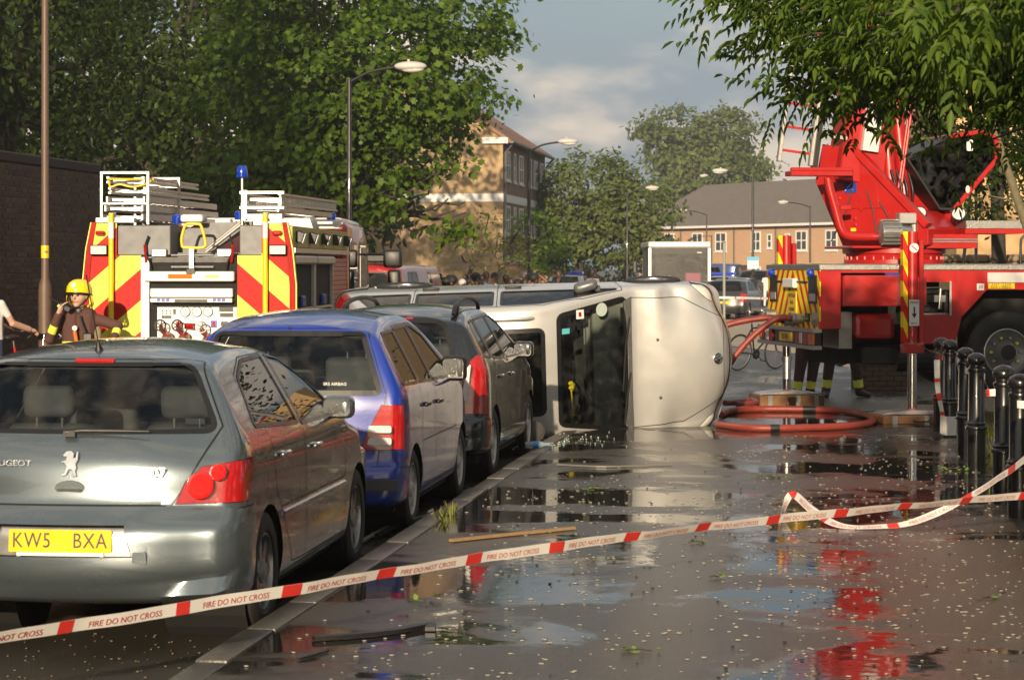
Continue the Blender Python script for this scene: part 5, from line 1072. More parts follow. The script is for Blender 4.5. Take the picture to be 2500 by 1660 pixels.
    MB().tube([(.12, .35, 2.07), (.58, .30, 2.42)], .022, 8).tube([(.10, .45, 2.10), (.56, .40, 2.45)], .018, 8).build('gantry_strut', ALU, root, smooth=50)
    for x, z0 in ((-.34, 2.03), (.40, 2.03)): MB().box((x, .02, 2.06), (.17, .14, .09)).build('gantry_foot', ALU, root, bevel=.01)
    MB().bb(-.42, .48, -.02, .02, 1.95, 2.01).build('gantry_beam', BLACK, root); MB().tube([(-.2, -.04, 2.03), (.28, -.04, 2.03)], .014, 8).tube([(-.2, -.04, 1.90), (.28, -.04, 1.90)], .014, 8).build('roller_bar', STEEL, root)
    MB().tube(catmull([(-.07, -.06, 2.12), (-.08, -.06, 2.22), (-.04, -.06, 2.36), (.0, -.06, 2.38), (.10, -.06, 2.38), (.14, -.06, 2.36), (.18, -.06, 2.22), (.17, -.06, 2.12), (-.07, -.06, 2.12)], 4), .017, 8).build('yellow_hoop', YEL, root, smooth=50)
    MB().bb(.01, .06, -.08, -.02, 1.78, 2.1).build('hoop_post', STEEL, root); MB().box((.035, -.1, 1.85), (.11, .05, .07)).build('hoop_catch', BLACK, root, bevel=.01)
    for sg in (-1, 1): MB().tube(catmull([(sg*.46, -.03, 2.25), (sg*.50, -.05, 2.10), (sg*.44, -.06, 1.95), (sg*.40, -.05, 1.80), (sg*.25, -.06, 1.74)], 5), .012, 6).build('control_cable', BLACK, root, smooth=50)
    for sg in (-1, 1): MB().tube([(sg*.50, -.05, 2.15), (sg*.48, -.05, 1.95)], .016, 8).build('red_grip', LENSR, root)
    # roof ladders, near-side stack
    for z, x0, wd, ln in ((2.46, -.78, .46, 4.2), (2.56, -.76, .42, 4.4), (2.66, -.74, .42, 4.2), (2.76, -.72, .40, 3.6), (2.88, -.74, .40, 3.0)): ladder('roof_ladder', root, (x0, .05, z), (x0+.05, ln, z+.02), (1, 0, 0), wd, .30, .03, .075, truss=(z > 2.7))
    for y in (.06, 1.8): MB().bb(-1.03, -1.005, y, y+.04, 2.38, 2.95).bb(-.50, -.475, y, y+.04, 2.38, 2.95).bb(-1.03, -.475, y, y+.04, 2.605, 2.625).bb(-1.03, -.475, y, y+.04, 2.95, 2.975).build('ladder_gallows', ALU, root)
    MB().tube(catmull([(-.92, .02, 2.86), (-.90, .02, 2.80), (-.80, .03, 2.83), (-.66, .05, 2.80), (-.5, .1, 2.84), (-.46, .1, 2.88)], 4), .012, 6).tube([(-.95, .04, 2.89), (-.45, .2, 2.89)], .012, 6).build('yellow_strap', YEL, root)
    MB().bb(-1.05, -.62, -.06, .1, 2.40, 2.45).build('ladder_rest', ALU, root); MB().bb(.62, 1.05, -.06, .1, 2.44, 2.49).build('ladder_rest', ALU, root)
    # off-side ladder
    ladder('roof_ladder', root, (.80, .05, 2.66), (.84, 4.6, 2.70), (1, 0, 0), .42, .28, .035, .14, truss=True); ladder('roof_ladder', root, (.80, .05, 2.55), (.84, 4.2, 2.57), (1, 0, 0), .38, .28, .035, .07)
    MB().bb(.56, 1.06, .03, .07, 2.55, 2.58).bb(.56, 1.06, .03, .07, 2.72, 2.75).bb(.60, .64, .03, .07, 2.42, 2.76).build('ladder_gallows', ALU, root)
    # beacons
    m = MB(); m.cyl((.55, .25, 2.3), (.55, .25, 2.92), .018, n=10); m.build('beacon_mast', STEEL, root); MB().lathe([(.062, 0), (.066, .01), (.058, .10), (.045, .135), (0, .14)], (.55, .25, 2.91), n=20).build('blue_beacon', BLUEL, root, smooth=40)
    for x, y, z in ((.48, .5, 2.44), (-.24, .5, 2.40), (.98, 4.6, 2.52)): MB().lathe([(.06, 0), (.06, .085), (.04, .10), (0, .10)], (x, y, z), n=18).build('blue_beacon', BLUEL, root, smooth=40)
    MB().box((-.02, .35, 2.45), (.26, .3, .09)).build('search_light', WHITE, root, bevel=.03, seg=2)
    # offside flank
    YF = mat('faded_yellow_panel', (.36, .34, .07), .5, var=.15); sx = 1.13
    MB().bb(1.12, 1.16, .02, 4.85, 2.12, 2.36).build('top_panel', YF, root, bevel=.005)
    for k in range(5):
        o = MB().box((1.20, .35+k*1.05, 2.24), (.10, .16, .13), rot=(0, R(18), 0)).build('side_lamp', BLACK, root, bevel=.012); MB().box((1.245, .35+k*1.05, 2.225), (.02, .14, .11), rot=(0, R(18), 0)).build('lamp_lens', LENSW, o)
    MB().bb(1.12, 1.19, .02, 4.9, 2.06, 2.115).build('gutter_rail', STEEL, root)
    for y0, y1 in ((.10, 1.75), (1.85, 3.40)):
        lk = MB(); lk.bb(1.121, 1.126, y0, y1, .75, 2.0); b = lk.build('locker_recess', DARK, root)
        for z in (1.05, 1.4): MB().bb(1.127, 1.16, y0+.04, y1-.04, z, z+.03).build('locker_shelf', STEEL, b)
        for q in range(3): MB().box((1.15, y0+.3+q*.45, 1.15+.35*(q % 2)), (.05, .3, .14)).build('stowed_kit', (YEL, mat('blue_kit', (.02, .05, .25), .5), WHITE)[q], b, bevel=.02)
        for y in (y0, y1): MB().bb(1.127, 1.165, y-.025, y+.025, .7, 2.02).build('locker_jamb', ALU, root)
        MB().bb(1.13, 1.2, y0, y1, 1.93, 2.03).build('rolled_shutter', ALU, root, bevel=.02)
    m = thing_part('locker_shutter', root); PK = mat('shutter_red', (.38, .10, .07), .4, .4, var=.1)
    for k in range(22): MB().bb(1.135, 1.152, 3.5, 4.85, .72+k*.059, .72+k*.059+.052).build('slat', PK, m, bevel=.006)
    # cab
    cab = MB(); cab.prism([(4.95, .45), (7.6, .45), (7.65, 1.2), (7.45, 1.95), (7.15, 2.38), (6.8, 2.5), (4.95, 2.5)], 0, -1.16, 1.15); cab.build('cab', mat('cab_red', (.42, .06, .03), .3, 0, .8, var=.12), root, bevel=.09, seg=3, smooth=50)
    MB().prism([(4.95, 2.36), (7.2, 2.36), (6.8, 2.54), (4.95, 2.56)], 0, -1.1, 1.09).build('cab_roof', WHITE, root, bevel=.06, seg=2, smooth=50)
    for y0, y1 in ((5.15, 5.95), (6.25, 7.0)):
        o = MB().prism(rrect(y0, 1.35, y1, 2.2, .08), 0, 1.15, 1.162).build('cab_window', DKGL, root); MB().prism(rrect(y0-.04, 1.31, y1+.04, 2.24, .1), 0, 1.147, 1.155).build('window_frame', SEAL, o)
    MB().prism([(7.64, 1.3), (7.52, 1.9), (7.46, 1.88), (7.58, 1.3)], 0, -1.0, 1.0).build('cab_windscreen', DKGL, root)
    o = MB().box((1.48, 7.55, 2.02), (.27, .10, .26)).build('cab_mirror', BLACK, root, bevel=.04, seg=2, smooth=50); MB().box((1.50, 7.56, 1.62), (.19, .10, .48)).build('lower_mirror', BLACK, o, bevel=.04, seg=2, smooth=50)
    MB().tube([(1.1, 7.4, 2.08), (1.45, 7.55, 2.08)], .016, 8).tube(catmull([(1.1, 7.45, 1.35), (1.42, 7.55, 1.32), (1.48, 7.56, 1.42)], 5), .014, 8).build('mirror_bracket', BLACK, o)
    MB().sphere((1.05, 7.2, 2.42), .05, 10).build('marker_lamp', LENSR, root)
    for y in (1.6, 6.3):
        for sg in (-1, 1): wheel(root, (sg*1.0, y, .48), .48, .28, sg, 8, mat('engine_hub', (.3, .28, .25), .5, .5))
fire_engine()

# ------------------------------------------------------------------ aerial ladder platform truck, standing on its jacks
def jack(root, x, y, ztop, label_face=-1):
    j = thing_part('outrigger', root, (x, y, 0))
    MB().cyl((0, 0, .95), (0, 0, ztop), .066, n=24).build('jack_sleeve', RED, j, smooth=40); MB().bb(-.12, .12, -.085, .085, .90, 1.02).build('sleeve_collar', RED, j, bevel=.01)
    MB().bb(-.125, -.068, -.05, .05, 1.03, ztop).build('warning_strip', chevron('jack_stripes_%d' % int(y*10), 1, 1.2, .34, (.60, .02, .01), (.86, .62, .02), duty=.5) if False else STRIPE, j)
    MB().bb(.067, .125, -.06, .06, .95, ztop-.1).build('jack_guide', RED, j, bevel=.01)
    MB().cyl((0, 0, .26), (0, 0, .95), .055, n=18).build('jack_ram', CHROME, j, smooth=40); MB().lathe([(.05, .05), (.07, .03), (.075, 0), (0, 0)], (0, 0, .22), n=16).build('ram_foot', LENSR, j)
    MB().prism([(-.42, .20), (.42, .20), (.36, .225), (.08, .25), (-.08, .25), (-.36, .225)], 1, -.22, .22).build('jack_pad', ALU, j, bevel=.008)
    return j
STRIPE = None
def ladder_truck():
    global STRIPE
    STRIPE = chevron('jack_stripe', 0, 2.4, .36, (.58, .02, .01), (.86, .62, .02))
    c = at(2004, 652, 27.3); root = thing('ladder_truck', 'red aerial ladder truck raised on jacks, striped rear end facing left', 'fire engine', (c.x, c.y, 0), YAW+R(8.1))
    CBL = mat('cable_grey', (.05, .05, .05), .5)
    RR = chevron('rear_chevron', 1, 1.25, .30, (.60, .03, .015), (.86, .72, .03), .05, True, .42, 1.22)
    TREAD = mat('tread_plate', (.32, .315, .30), .45, .8, var=.15, vs=25, bump=.8, bs=60)
    # deck and rear
    MB().bb(-.03, 7, -.03, 2.48, 1.865, 1.93).build('deck_edge', TREAD, root, bevel=.006); MB().bb(.02, 6.9, .05, 2.4, 1.931, 1.938).build('deck', mat('deck_grey', (.10, .10, .10), .7, bump=.4), root)
    MB().bb(-.015, .0, 0, 2.45, 1.14, 1.862).build('rear_panel', RR, root); MB().bb(.002, .25, 0, 2.45, 1.16, 1.862).build('rear_locker', RED, root, bevel=.008)
    for y0, y1 in ((.10, .46), (1.95, 2.30)):
        o = MB().bb(-.03, -.016, y0, y1, 1.46, 1.80).build('lamp_recess', BLACK, root, bevel=.004); MB().bb(-.034, -.030, y0+.05, y1-.05, 1.49, 1.58).build('lamp_lens', ALU, o)
        MB().sphere((-.05, (y0+y1)/2, 1.83), .05, 12).build('blue_lamp', BLUEL, root, smooth=50)
    MB().bb(-.08, -.016, .98, 1.48, 1.64, 1.76).build('white_box', WHITE, root, bevel=.012); nb = MB().bb(-.03, -.016, 1.02, 1.40, 1.33, 1.60).build('notice_plate', YEL, root)
    for k, s_ in enumerate(('KEEP CLEAR', 'REAR', 'STEERING')): text('notice_lettering', s_, .062, INK, nb, (-.032, 1.21, 1.545-k*.085), (R(90), 0, R(-90)), .001, .9)
    MB().bb(-.03, -.016, .05, .30, 1.20, 1.36).build('grey_plate', STEEL, root); MB().bb(-.035, -.016, .42, .60, 1.24, 1.34).build('dark_socket', BLACK, root)
    MB().tube([(-.03, .5, 1.72), (-.03, 2.0, 1.72)], .01, 6).build('hand_rail', BLACK, root)
    # rear light bar
    lb = thing_part('light_bar', root); MB().bb(-.14, -.02, -.12, 2.5, 1.12, 1.16).bb(-.14, -.02, -.12, 2.5, .92, .965).build('bar_frame', STEEL, lb)
    MB().bb(-.10, -.03, -.1, 2.48, .966, 1.118).build('bar_back', BLACK, lb)
    for y0, y1, mt in ((-.10, .12, LENSO), (.13, .38, LENSR), (.40, .52, LENSW), (.54, .70, LENSR), (2.0, 2.14, LENSW), (1.8, 1.98, LENSR), (2.16, 2.34, LENSR), (2.35, 2.46, LENSO)): MB().bb(-.13, -.10, y0, y1, .97, 1.115).build('tail_light', mt, lb, bevel=.008)
    np_ = MB().bb(-.125, -.10, .92, 1.46, .985, 1.10).build('number_plate', PLATEY, lb); text('plate_lettering', 'EY57 LYN', .09, INK, np_, (-.127, 1.19, 1.042), (R(90), 0, R(-90)), .001, .75)
    # near flank
    MB().bb(.25, 1.0, .55, .60, 1.16, 1.86).build('recess_back', DARK, root)
    MB().bb(.26, 1.05, -.10, .5, 1.43, 1.80).build('outrigger_beam', mat('worn_red', (.42, .02, .018), .35, 0, .5, var=.25, vs=6), root, bevel=.012); MB().bb(.9, 1.02, -.85, -.1, 1.45, 1.78).build('beam_inner', MATS['worn_red'], root)
    MB().bb(.45, .95, .1, .9, 1.03, 1.34).build('tool_box', RED, root, bevel=.06, seg=2); MB().bb(.28, .44, .2, .9, .92, 1.36).build('grey_upright', STEEL, root)
    MB().bb(.80, 1.02, .02, .06, 1.805, 1.862).build('upper_rail', BLUEL, root); MB().bb(.25, 1.0, .0, .05, 1.83, 1.862).build('upper_panel', RED, root)
    m = MB(); m.bb(1.02, 1.06, 0, .04, .98, 1.86); m.bb(1.06, 1.60, 0, .04, 1.72, 1.86); m.bb(1.06, 1.60, 0, .04, .98, 1.33); m.bb(1.60, 1.66, 0, .04, .98, 1.86); m.build('flank_panel', RED, root)
    MB().bb(1.06, 1.60, .42, .44, 1.33, 1.72).build('locker_back', DARK, root); MB().bb(1.06, 1.60, .05, .42, 1.33, 1.345).build('locker_floor', STEEL, root); MB().bb(1.42, 1.56, .06, .3, 1.48, 1.56).build('locker_bracket', STEEL, root); MB().tube([(1.06, .06, 1.64), (1.58, .06, 1.66)], .008, 6).tube([(1.5, .06, 1.64), (1.48, .06, 1.4)], .008, 6).build('locker_rod', STEEL, root); MB().box((1.25, .2, 1.39), (.3, .2, .09)).build('locker_kit', BLACK, root, bevel=.02)
    for x in (1.06, 1.60): MB().bb(x-.012, x+.012, -.012, .0, 1.32, 1.73).build('locker_trim', ALU, root)
    MB().prism([(1.662, .98), (1.74, 1.30), (2.06, 1.63), (7, 1.63), (7, 1.86), (1.662, 1.86)], 1, 0, .04).build('wheel_arch_panel', RED, root)
    MB().bb(1.66, 1.69, .01, .06, .98, 1.30).build('arch_edge', STEEL, root)
    MB().bb(1.7, 6, .5, .6, .9, 1.62).build('arch_back', DARK, root)
    MB().bb(2.06, 3.6, -.02, -.002, 1.71, 1.835).build('side_strip_lamp', mat('strip_lamp', (.5, .5, .48), .35), root, bevel=.008)
    nt_ = MB().bb(2.07, 2.40, -.012, -.002, 1.64-.0, 1.705).build('notice_plate', YEL, root); text('notice_lettering', 'KEEP CLEAR', .042, INK, nt_, (2.235, -.014, 1.688), (R(90), 0, 0), .001, 1.1); text('notice_lettering', 'REAR STEERING', .036, INK, nt_, (2.235, -.014, 1.656), (R(90), 0, 0), .001, 1.05)
    MB().bb(1.93, 2.02, -.008, -.002, 1.62, 1.70).build('white_label', WHITE, root); text('label_lettering', '30', .06, INK, root, (1.975, -.010, 1.66), (R(90), 0, 0), .001)
    MB().bb(.3, 6.8, .65, 1.8, .72, 1.2).build('chassis', DARK, root); MB().bb(.6, 1.5, .3, .9, .72, .95).build('battery_box', BLACK, root, bevel=.02); MB().cyl((1.0, .3, .8), (1.6, .3, .8), .17).build('air_tank', BLACK, root)
    for x, yy in ((2.33, .06), (2.33, 2.1), (3.75, .06), (3.75, 2.1)):
        wt = thing_part('wheel', root, (x, yy+.15, .87)); r = .50
        MB().lathe([(r*.56, -.14), (r*.62, -.155), (r*.85, -.165), (r*.96, -.14), (r, -.12), (r, .12), (r*.96, .14), (r*.85, .165), (r*.62, .155), (r*.56, .14)], axis=(0, -1, 0), n=40).build('tyre', RUBBER, wt, smooth=30)
        MB().lathe([(r*.58, .15), (r*.55, .155), (r*.52, .13), (r*.47, .10), (r*.30, .06), (r*.27, .12), (r*.22, .17), (r*.20, .20), (0, .205)], axis=(0, -1, 0), n=32).build('rim', mat('truck_rim', (.33, .33, .32), .4, .7, var=.25, vs=9), wt, smooth=35)
        for k in range(10): MB().cyl((r*.36*cos(k*.628), -.07, r*.36*sin(k*.628)), (r*.36*cos(k*.628), -.12, r*.36*sin(k*.628)), .017, n=6).build('wheel_nut', FLUO if k % 2 else STEEL, wt)
        MB().lathe([(r*.2, .0), (r*.19, .03), (0, .035)], (0, -.18, 0), axis=(0, -1, 0), n=20).build('hub_cap', BLACK, wt, smooth=40)
    # cab beyond the picture edge
    MB().prism([(7.1, .9), (9.2, .9), (9.25, 1.6), (9.05, 2.5), (7.1, 2.5)], 1, .05, 2.4).build('cab', RED, root, bevel=.06, seg=2); MB().prism([(7.5, 1.7), (8.9, 1.7), (8.8, 2.3), (7.5, 2.3)], 1, .03, .05).build('cab_window', DKGL, root)
    # outriggers
    j = jack(root, .86, -.82, 2.31); MB().bb(-.06, .06, -.074, -.068, 1.22, 1.52).build('load_label', WHITE, j); text('label_lettering', 'MAX', .045, INK, j, (0, -.076, 1.49), (R(90), 0, 0), .001); MB().prism([(-.008, 1.44), (.008, 1.44), (.008, 1.36), (.03, 1.36), (0, 1.31), (-.03, 1.36), (-.008, 1.36)], 1, -.078, -.074).build('arrow_mark', INK, j); text('label_lettering', '12000 KG', .022, INK, j, (0, -.076, 1.25), (R(90), 0, 0), .001)
    MB().lathe([(.055, 0), (.055, .008), (0, .009)], (.0, -.066, 2.12), (0, -1, 0), n=20).build('round_label', WHITE, j); MB().box((0, -.078, 2.12), (.09, .004, .012), rot=(0, R(40), 0)).build('label_slash', LENSR, j)
    j2 = jack(root, .50, 3.45, 2.32); MB().bb(.42, .58, 2.45, 3.4, 1.45, 1.75).build('outrigger_beam', RED, root)
    # turret
    T = thing_part('turret', root, (1.26, 1.13, 0)); MB().lathe([(0, 1.94), (.62, 1.94), (.62, 1.99), (.58, 2.0), (.60, 2.06), (.64, 2.07), (.64, 2.125), (0, 2.125)], n=40).build('slew_ring', RED, T, smooth=30)
    for k in range(30): MB().cyl((.60*cos(k*.2094), .60*sin(k*.2094), 1.99), (.60*cos(k*.2094), .60*sin(k*.2094), 2.03), .018, n=6).build('ring_bolt', RED, T)
    MB().bb(-.72, .80, -.62, .62, 2.126, 2.16).build('turret_base', RED, T, bevel=.01)
    G = thing_part('turret_frame', T, (0, 0, 0), (0, 0, R(-43)))
    pl = [(-.73, 3.43), (-.33, 3.36), (.54, 2.50), (.66, 2.38), (.66, 2.16), (-.45, 2.16), (-.83, 2.97)]
    for yy in (-.5, .5):
        MB().prism(pl, 1, yy-.02, yy+.02).build('side_plate', RED, G, bevel=.006)
        for a, b in zip(pl[1:4], pl[2:4]): pass
        MB().prism([(-.35, 3.36), (.54, 2.49), (.66, 2.37), (.72, 2.43), (.58, 2.56), (-.29, 3.42)], 1, yy-.07, yy+.07).build('plate_flange', RED, G, bevel=.006)
    MB().prism([(.25, 2.16), (.66, 2.16), (.66, 2.38), (.45, 2.60), (.25, 2.60)], 1, -.45, .45).build('front_housing', RED, G, bevel=.02); MB().bb(-.44, .25, -.46, .46, 2.16, 2.26).build('turret_floor', RED, G)
    for yy in (-.17, .2): MB().cyl((.08, yy, 2.45), (-.10, yy, 4.3), .085, n=18).cyl((-.10, yy, 4.3), (-.2, yy, 5.4), .05, n=14).build('lift_ram', RED, G, smooth=40)
    for k in range(4): MB().tube(catmull([(.10, -.30+k*.16, 3.1), (.18, -.32+k*.16, 2.85), (.14, -.28+k*.16, 2.6), (.2, -.3+k*.16, 2.45)], 5), .018, 8).build('hydraulic_hose', BLACK, G, smooth=50)
    # boom, nearly upright
    B = thing_part('boom', root, (1.0, 1.2, 2.9), (0, R(7.5), 0))
    MB().bb(-.52, .05, -.30, .30, 0, 5.6).build('boom_section', RED, B, bevel=.02); MB().bb(-.46, -.02, -.24, .24, 5.6, 11).build('boom_section', mat('boom_white', (.62, .62, .60), .4), B, bevel=.02); MB().bb(-.30, -.1, -.40, -.305, .4, 5.4).build('boom_inner_rail', mat('boom_white'), B)
    MB().tube([(.25, -.28, -.2), (.3, -.28, 5.6)], .018, 8).tube([(.30, -.22, -.2), (.35, -.22, 5.6)], .018, 8).build('boom_pipe', RED, B)
    ladder('escape_ladder', B, (-1.12, -.35, .12), (-1.12, -.35, 8.0), (1, 0, 0), .40, .285, .045, .085, ALU, RED)
    MB().tube([(-1.33, -.35, 1.5), (-1.46, -.35, 1.55), (-1.52, -.35, 1.75)], .014, 8).tube([(-1.33, -.35, 1.25), (-1.38, -.35, 1.15), (-1.34, -.35, 1.0)], .02, 8).build('ladder_hook', ALU, B)
    MB().bb(-.90, -.84, -.42, -.30, .1, 8.0).build('ladder_guide', BLACK, B)
    for k in range(9): MB().bb(-.9, -.5, -.36, -.32, .5+k*.85, .54+k*.85).build('ladder_bracket', ALU, B)
    MB().bb(-1.52, -.75, -.75, -.45, 3.0, 3.06).bb(-1.52, -.75, -.75, -.72, 3.06, 3.10).build('ladder_shelf', RED, T, bevel=.006); MB().box((-.80, -.60, 3.05), (.16, .14, .13)).build('shelf_bracket', RED, T, bevel=.015)
    MB().tube(catmull([(-1.02, -.6, 2.98), (-1.0, -.6, 2.86), (-.93, -.6, 2.62), (-.86, -.6, 2.38), (-.78, -.6, 2.29), (-.62, -.6, 2.27), (-.40, -.6, 2.27)], 5), .055, 14).build('suction_pipe', RED, T, smooth=50); MB().box((-.80, -.58, 2.62), (.14, .06, .06)).build('pipe_clamp', RED, T, bevel=.01)
    sgn = MB().bb(-.085, .085, -.006, .0, -.085, .085).build('blue_sign', mat('sign_blue_dark', (.015, .05, .30), .4), G, (-.34, -.526, 2.90))
    for a, b in (((-.07, -.06), (-.02, .0)), ((-.02, 0), (.03, .04)), ((.03, .04), (.07, .05))): MB().tube([(a[0], -.008, a[1]), (b[0], -.008, b[1])], .004, 5).build('sign_line', WHITE, sgn)
    text('sign_lettering', 'x', .05, WHITE, sgn, (.03, -.008, -.035), (R(90), 0, 0), .001); text('sign_lettering', 'MAX', .03, WHITE, sgn, (-.045, -.008, .062), (R(90), 0, 0), .001)
    for bx, bz in ((-.55, 2.75), (-.50, 2.75), (-.52, 2.62), (-.47, 2.6), (-.28, 2.5), (-.28, 2.42), (-.26, 2.3), (.30, 2.45), (-.62, 3.08), (-.58, 3.08)): MB().cyl((bx, -.521, bz), (bx, -.545, bz), .017, n=6).build('plate_bolt', RED, G)
    MB().prism([(-.20, 2.78), (-.15, 2.76), (-.17, 2.60), (-.20, 2.58), (-.22, 2.61)], 1, -.545, -.521).build('lifting_eye', RED, G, bevel=.005)
    for k, (x0, z0, x1, z1) in enumerate(((-.60, 2.22, -.30, 2.9), (.0, 2.3, -.12, 2.85), (.30, 2.2, .05, 2.7))): MB().tube(catmull([(x0, -.53, z0), ((x0+x1)/2+.04, -.55, (z0+z1)/2), (x1, -.53, z1)], 5), .009, 6).build('pressure_line', CBL, G, smooth=50)
    for x0, z0, mt in ((-.62, 2.80, WHITE), (-.30, 2.36, YEL), (.18, 2.36, WHITE)): MB().bb(x0-.035, x0+.035, -.526, -.521, z0-.02, z0+.02).build('small_label', mt, G)
    for z in (2.30, 2.62): MB().bb(-.46, .35 if z < 2.5 else .12, -.5235, -.5205, z-.003, z+.003).build('weld_seam', SEAL, G)
    # motor, lamps, platform, operator cab
    mo = thing_part('slew_motor', T); m = MB()
    m.lathe([(0, 0), (.10, 0), (.135, .02), (.135, .26), (.11, .27), (.09, .40), (.0, .40)], (-.42, -.72, 2.32), (1, 0, 0), n=24); m.build('motor_case', STEEL, mo, smooth=30)
    for k in range(16): MB().box((-.28, -.72+.142*cos(k*.3927), 2.32+.142*sin(k*.3927)), (.22, .012, .03), rot=Matrix.Rotation(k*.3927+pi/2, 3, 'X')).build('cooling_fin', STEEL, mo)
    MB().box((-.08, -.72, 2.49), (.22, .18, .13)).build('terminal_box', ALU, mo, bevel=.01); MB().cyl((.02, -.72, 2.32), (.02, -.72, 2.54), .05, n=14).build('motor_coupling', STEEL, mo)
    for x, y in ((.13, -.60), (.70, -.40)):
        sl_ = thing_part('spot_lamp', T, (x, y, 2.55), (R(-20), 0, R(-25))); MB().lathe([(.02, -.12), (.07, -.10), (.09, -.03), (.092, .02), (.08, .025)], axis=(0, -1, .1), n=20).build('lamp_shell', BLACK, sl_, smooth=40); MB().lathe([(.082, .015), (.05, .03), (0, .035)], axis=(0, -1, .1), n=20).build('lamp_lens', LENSW, sl_, smooth=50)
    MB().prism([(.74, 2.37), (1.46, 2.37), (1.46, 2.42), (1.40, 2.47), (.74, 2.47)], 1, -.55, .3).build('platform', TREAD, T, bevel=.005); MB().bb(.72, 1.47, -.57, .32, 2.31, 2.368).build('platform_rim', RED, T)
    MB().bb(.2, .84, -.66, -.62, 2.13, 2.30).build('rail_band', RED, T); MB().bb(.2, .84, -.675, -.66, 2.20, 2.215).bb(.2, .84, -.675, -.66, 2.23, 2.245).build('rail_strip', STEEL, T)
    K = thing_part('operator_cab', T, (0, -.2, 0)); cp = [(.10, 3.24), (.64, 3.52), (1.06, 3.58), (1.24, 3.50), (1.25, 3.24), (.70, 2.62), (.52, 2.62)]
    MB().prism([(p_[0], p_[1]) for p_ in cp], 1, -.02, -.015).build('front_glass', DKGL, K); MB().prism(cp, 1, .75, .78).build('back_wall', DARK, K)
    def bar(a, b, y0, y1, t=.035):
        d = Vector((b[0]-a[0], b[1]-a[1])).normalized(); n_ = Vector((-d.y, d.x))*t
        return MB().prism([(a[0]-n_.x, a[1]-n_.y), (b[0]-n_.x, b[1]-n_.y), (b[0]+n_.x, b[1]+n_.y), (a[0]+n_.x, a[1]+n_.y)], 1, y0, y1)
    for a, b in ((cp[1], cp[2]), (cp[2], cp[3]), (cp[3], cp[4]), (cp[4], cp[5])): bar(a, b, -.06, .80, .028).build('cab_frame', RED, K, bevel=.01)
    for a, b in ((cp[0], cp[1]), (cp[5], cp[6]), (cp[6], cp[0])): bar(a, b, -.03, .80, .012).build('cab_frame', BLACK, K)
    MB().box((.72, .4, 2.96), (.30, .3, .10), rot=(0, R(-12), 0)).box((.60, .4, 3.10), (.1, .3, .34), rot=(0, R(-20), 0)).build('cab_seat', RED, K, bevel=.03, seg=2); MB().box((.52, .25, 3.02), (.14, .08, .06)).build('control_box', mat('pale_blue_box', (.25, .4, .5), .5), K, bevel=.01)
    MB().prism(rrect(.86, 3.34, .94, 3.48, .02), 1, -.03, -.024).build('white_tag', WHITE, K); MB().sphere((.86, -.07, 2.86), .05, 12, sc=(.6, .4, 1)).build('small_lamp', LENSW, K)
    # hose inlets
    for y, z in ((.72, 1.27), (1.05, 1.24), (2.0, 1.30)): MB().lathe([(.03, 0), (.06, .02), (.06, .1), (.07, .11), (.07, .15), (.04, .16), (0, .16)], (-.016, y, z), (-1, 0, 0), n=16).build('hose_inlet', STEEL, root, smooth=35)
    return root
TRUCK = ladder_truck()
for u, v, Z, lb, rz in ((2175, 1030, 26.5, 'wooden block with metal handle under the nearer truck jack', 0), (1925, 980, 30.8, 'wooden block under the farther truck jack', 0)):
    pass
WOOD = mat('pad_wood', (.20, .095, .035), .6, var=.35, vs=12, bump=.4, bs=30)
bpy.context.view_layer.update()
for lx_, ly_, lb in ((.86, -.82, 'wooden block with metal handle under the nearer truck jack'), (.50, 3.45, 'wooden block under the farther truck jack')):
    w_ = TRUCK.matrix_world @ Vector((lx_, ly_, 0)); z0 = .1 if w_.y < 29 else .0
    b = thing('jack_block', lb, 'block', (w_.x, w_.y, z0), TRUCK.rotation_euler.z)
    MB().bb(-.44, .44, -.30, .30, 0, .196-z0).build('timber', WOOD, b, bevel=.008)
    for x in (-.30, .08, .33): MB().bb(x-.03, x+.03, -.304, -.300, 0, .196-z0).build('metal_strap', STEEL, b)
    MB().tube([(-.08, -.30, .10*(1.96-z0*10)*.4), (-.07, -.34, .03), (.10, -.34, .03), (.11, -.30, .05)], .009, 6).build('handle', BLACK, b)
# ------------------------------------------------------------------ people: round limbs fused into one skin
def capsule(V, F, p, q, r1, r2, n=10):
    p, q = Vector(p), Vector(q); d = q-p; ln = d.length
    d = d.normalized() if ln > 1e-6 else Vector((0, 0, 1)); a = d.orthogonal().normalized(); b = d.cross(a); rings = []
    for t in (-80, -45, -15): rings.append((p+d*r1*sin(R(t)), r1*cos(R(t))))
    for t in (15, 45, 80): rings.append((q+d*r2*sin(R(t)), r2*cos(R(t))))
    b0 = len(V)
    for c, r in rings:
        for k in range(n):
            t = 2*pi*k/n; V.append(tuple(c+(a*cos(t)+b*sin(t))*r))
    m = len(rings)
    for i in range(m-1):
        for k in range(n): F.append((b0+i*n+k, b0+i*n+(k+1) % n, b0+(i+1)*n+(k+1) % n, b0+(i+1)*n+k))
    F.append(tuple(b0+k for k in reversed(range(n)))); F.append(tuple(b0+(m-1)*n+k for k in range(n)))
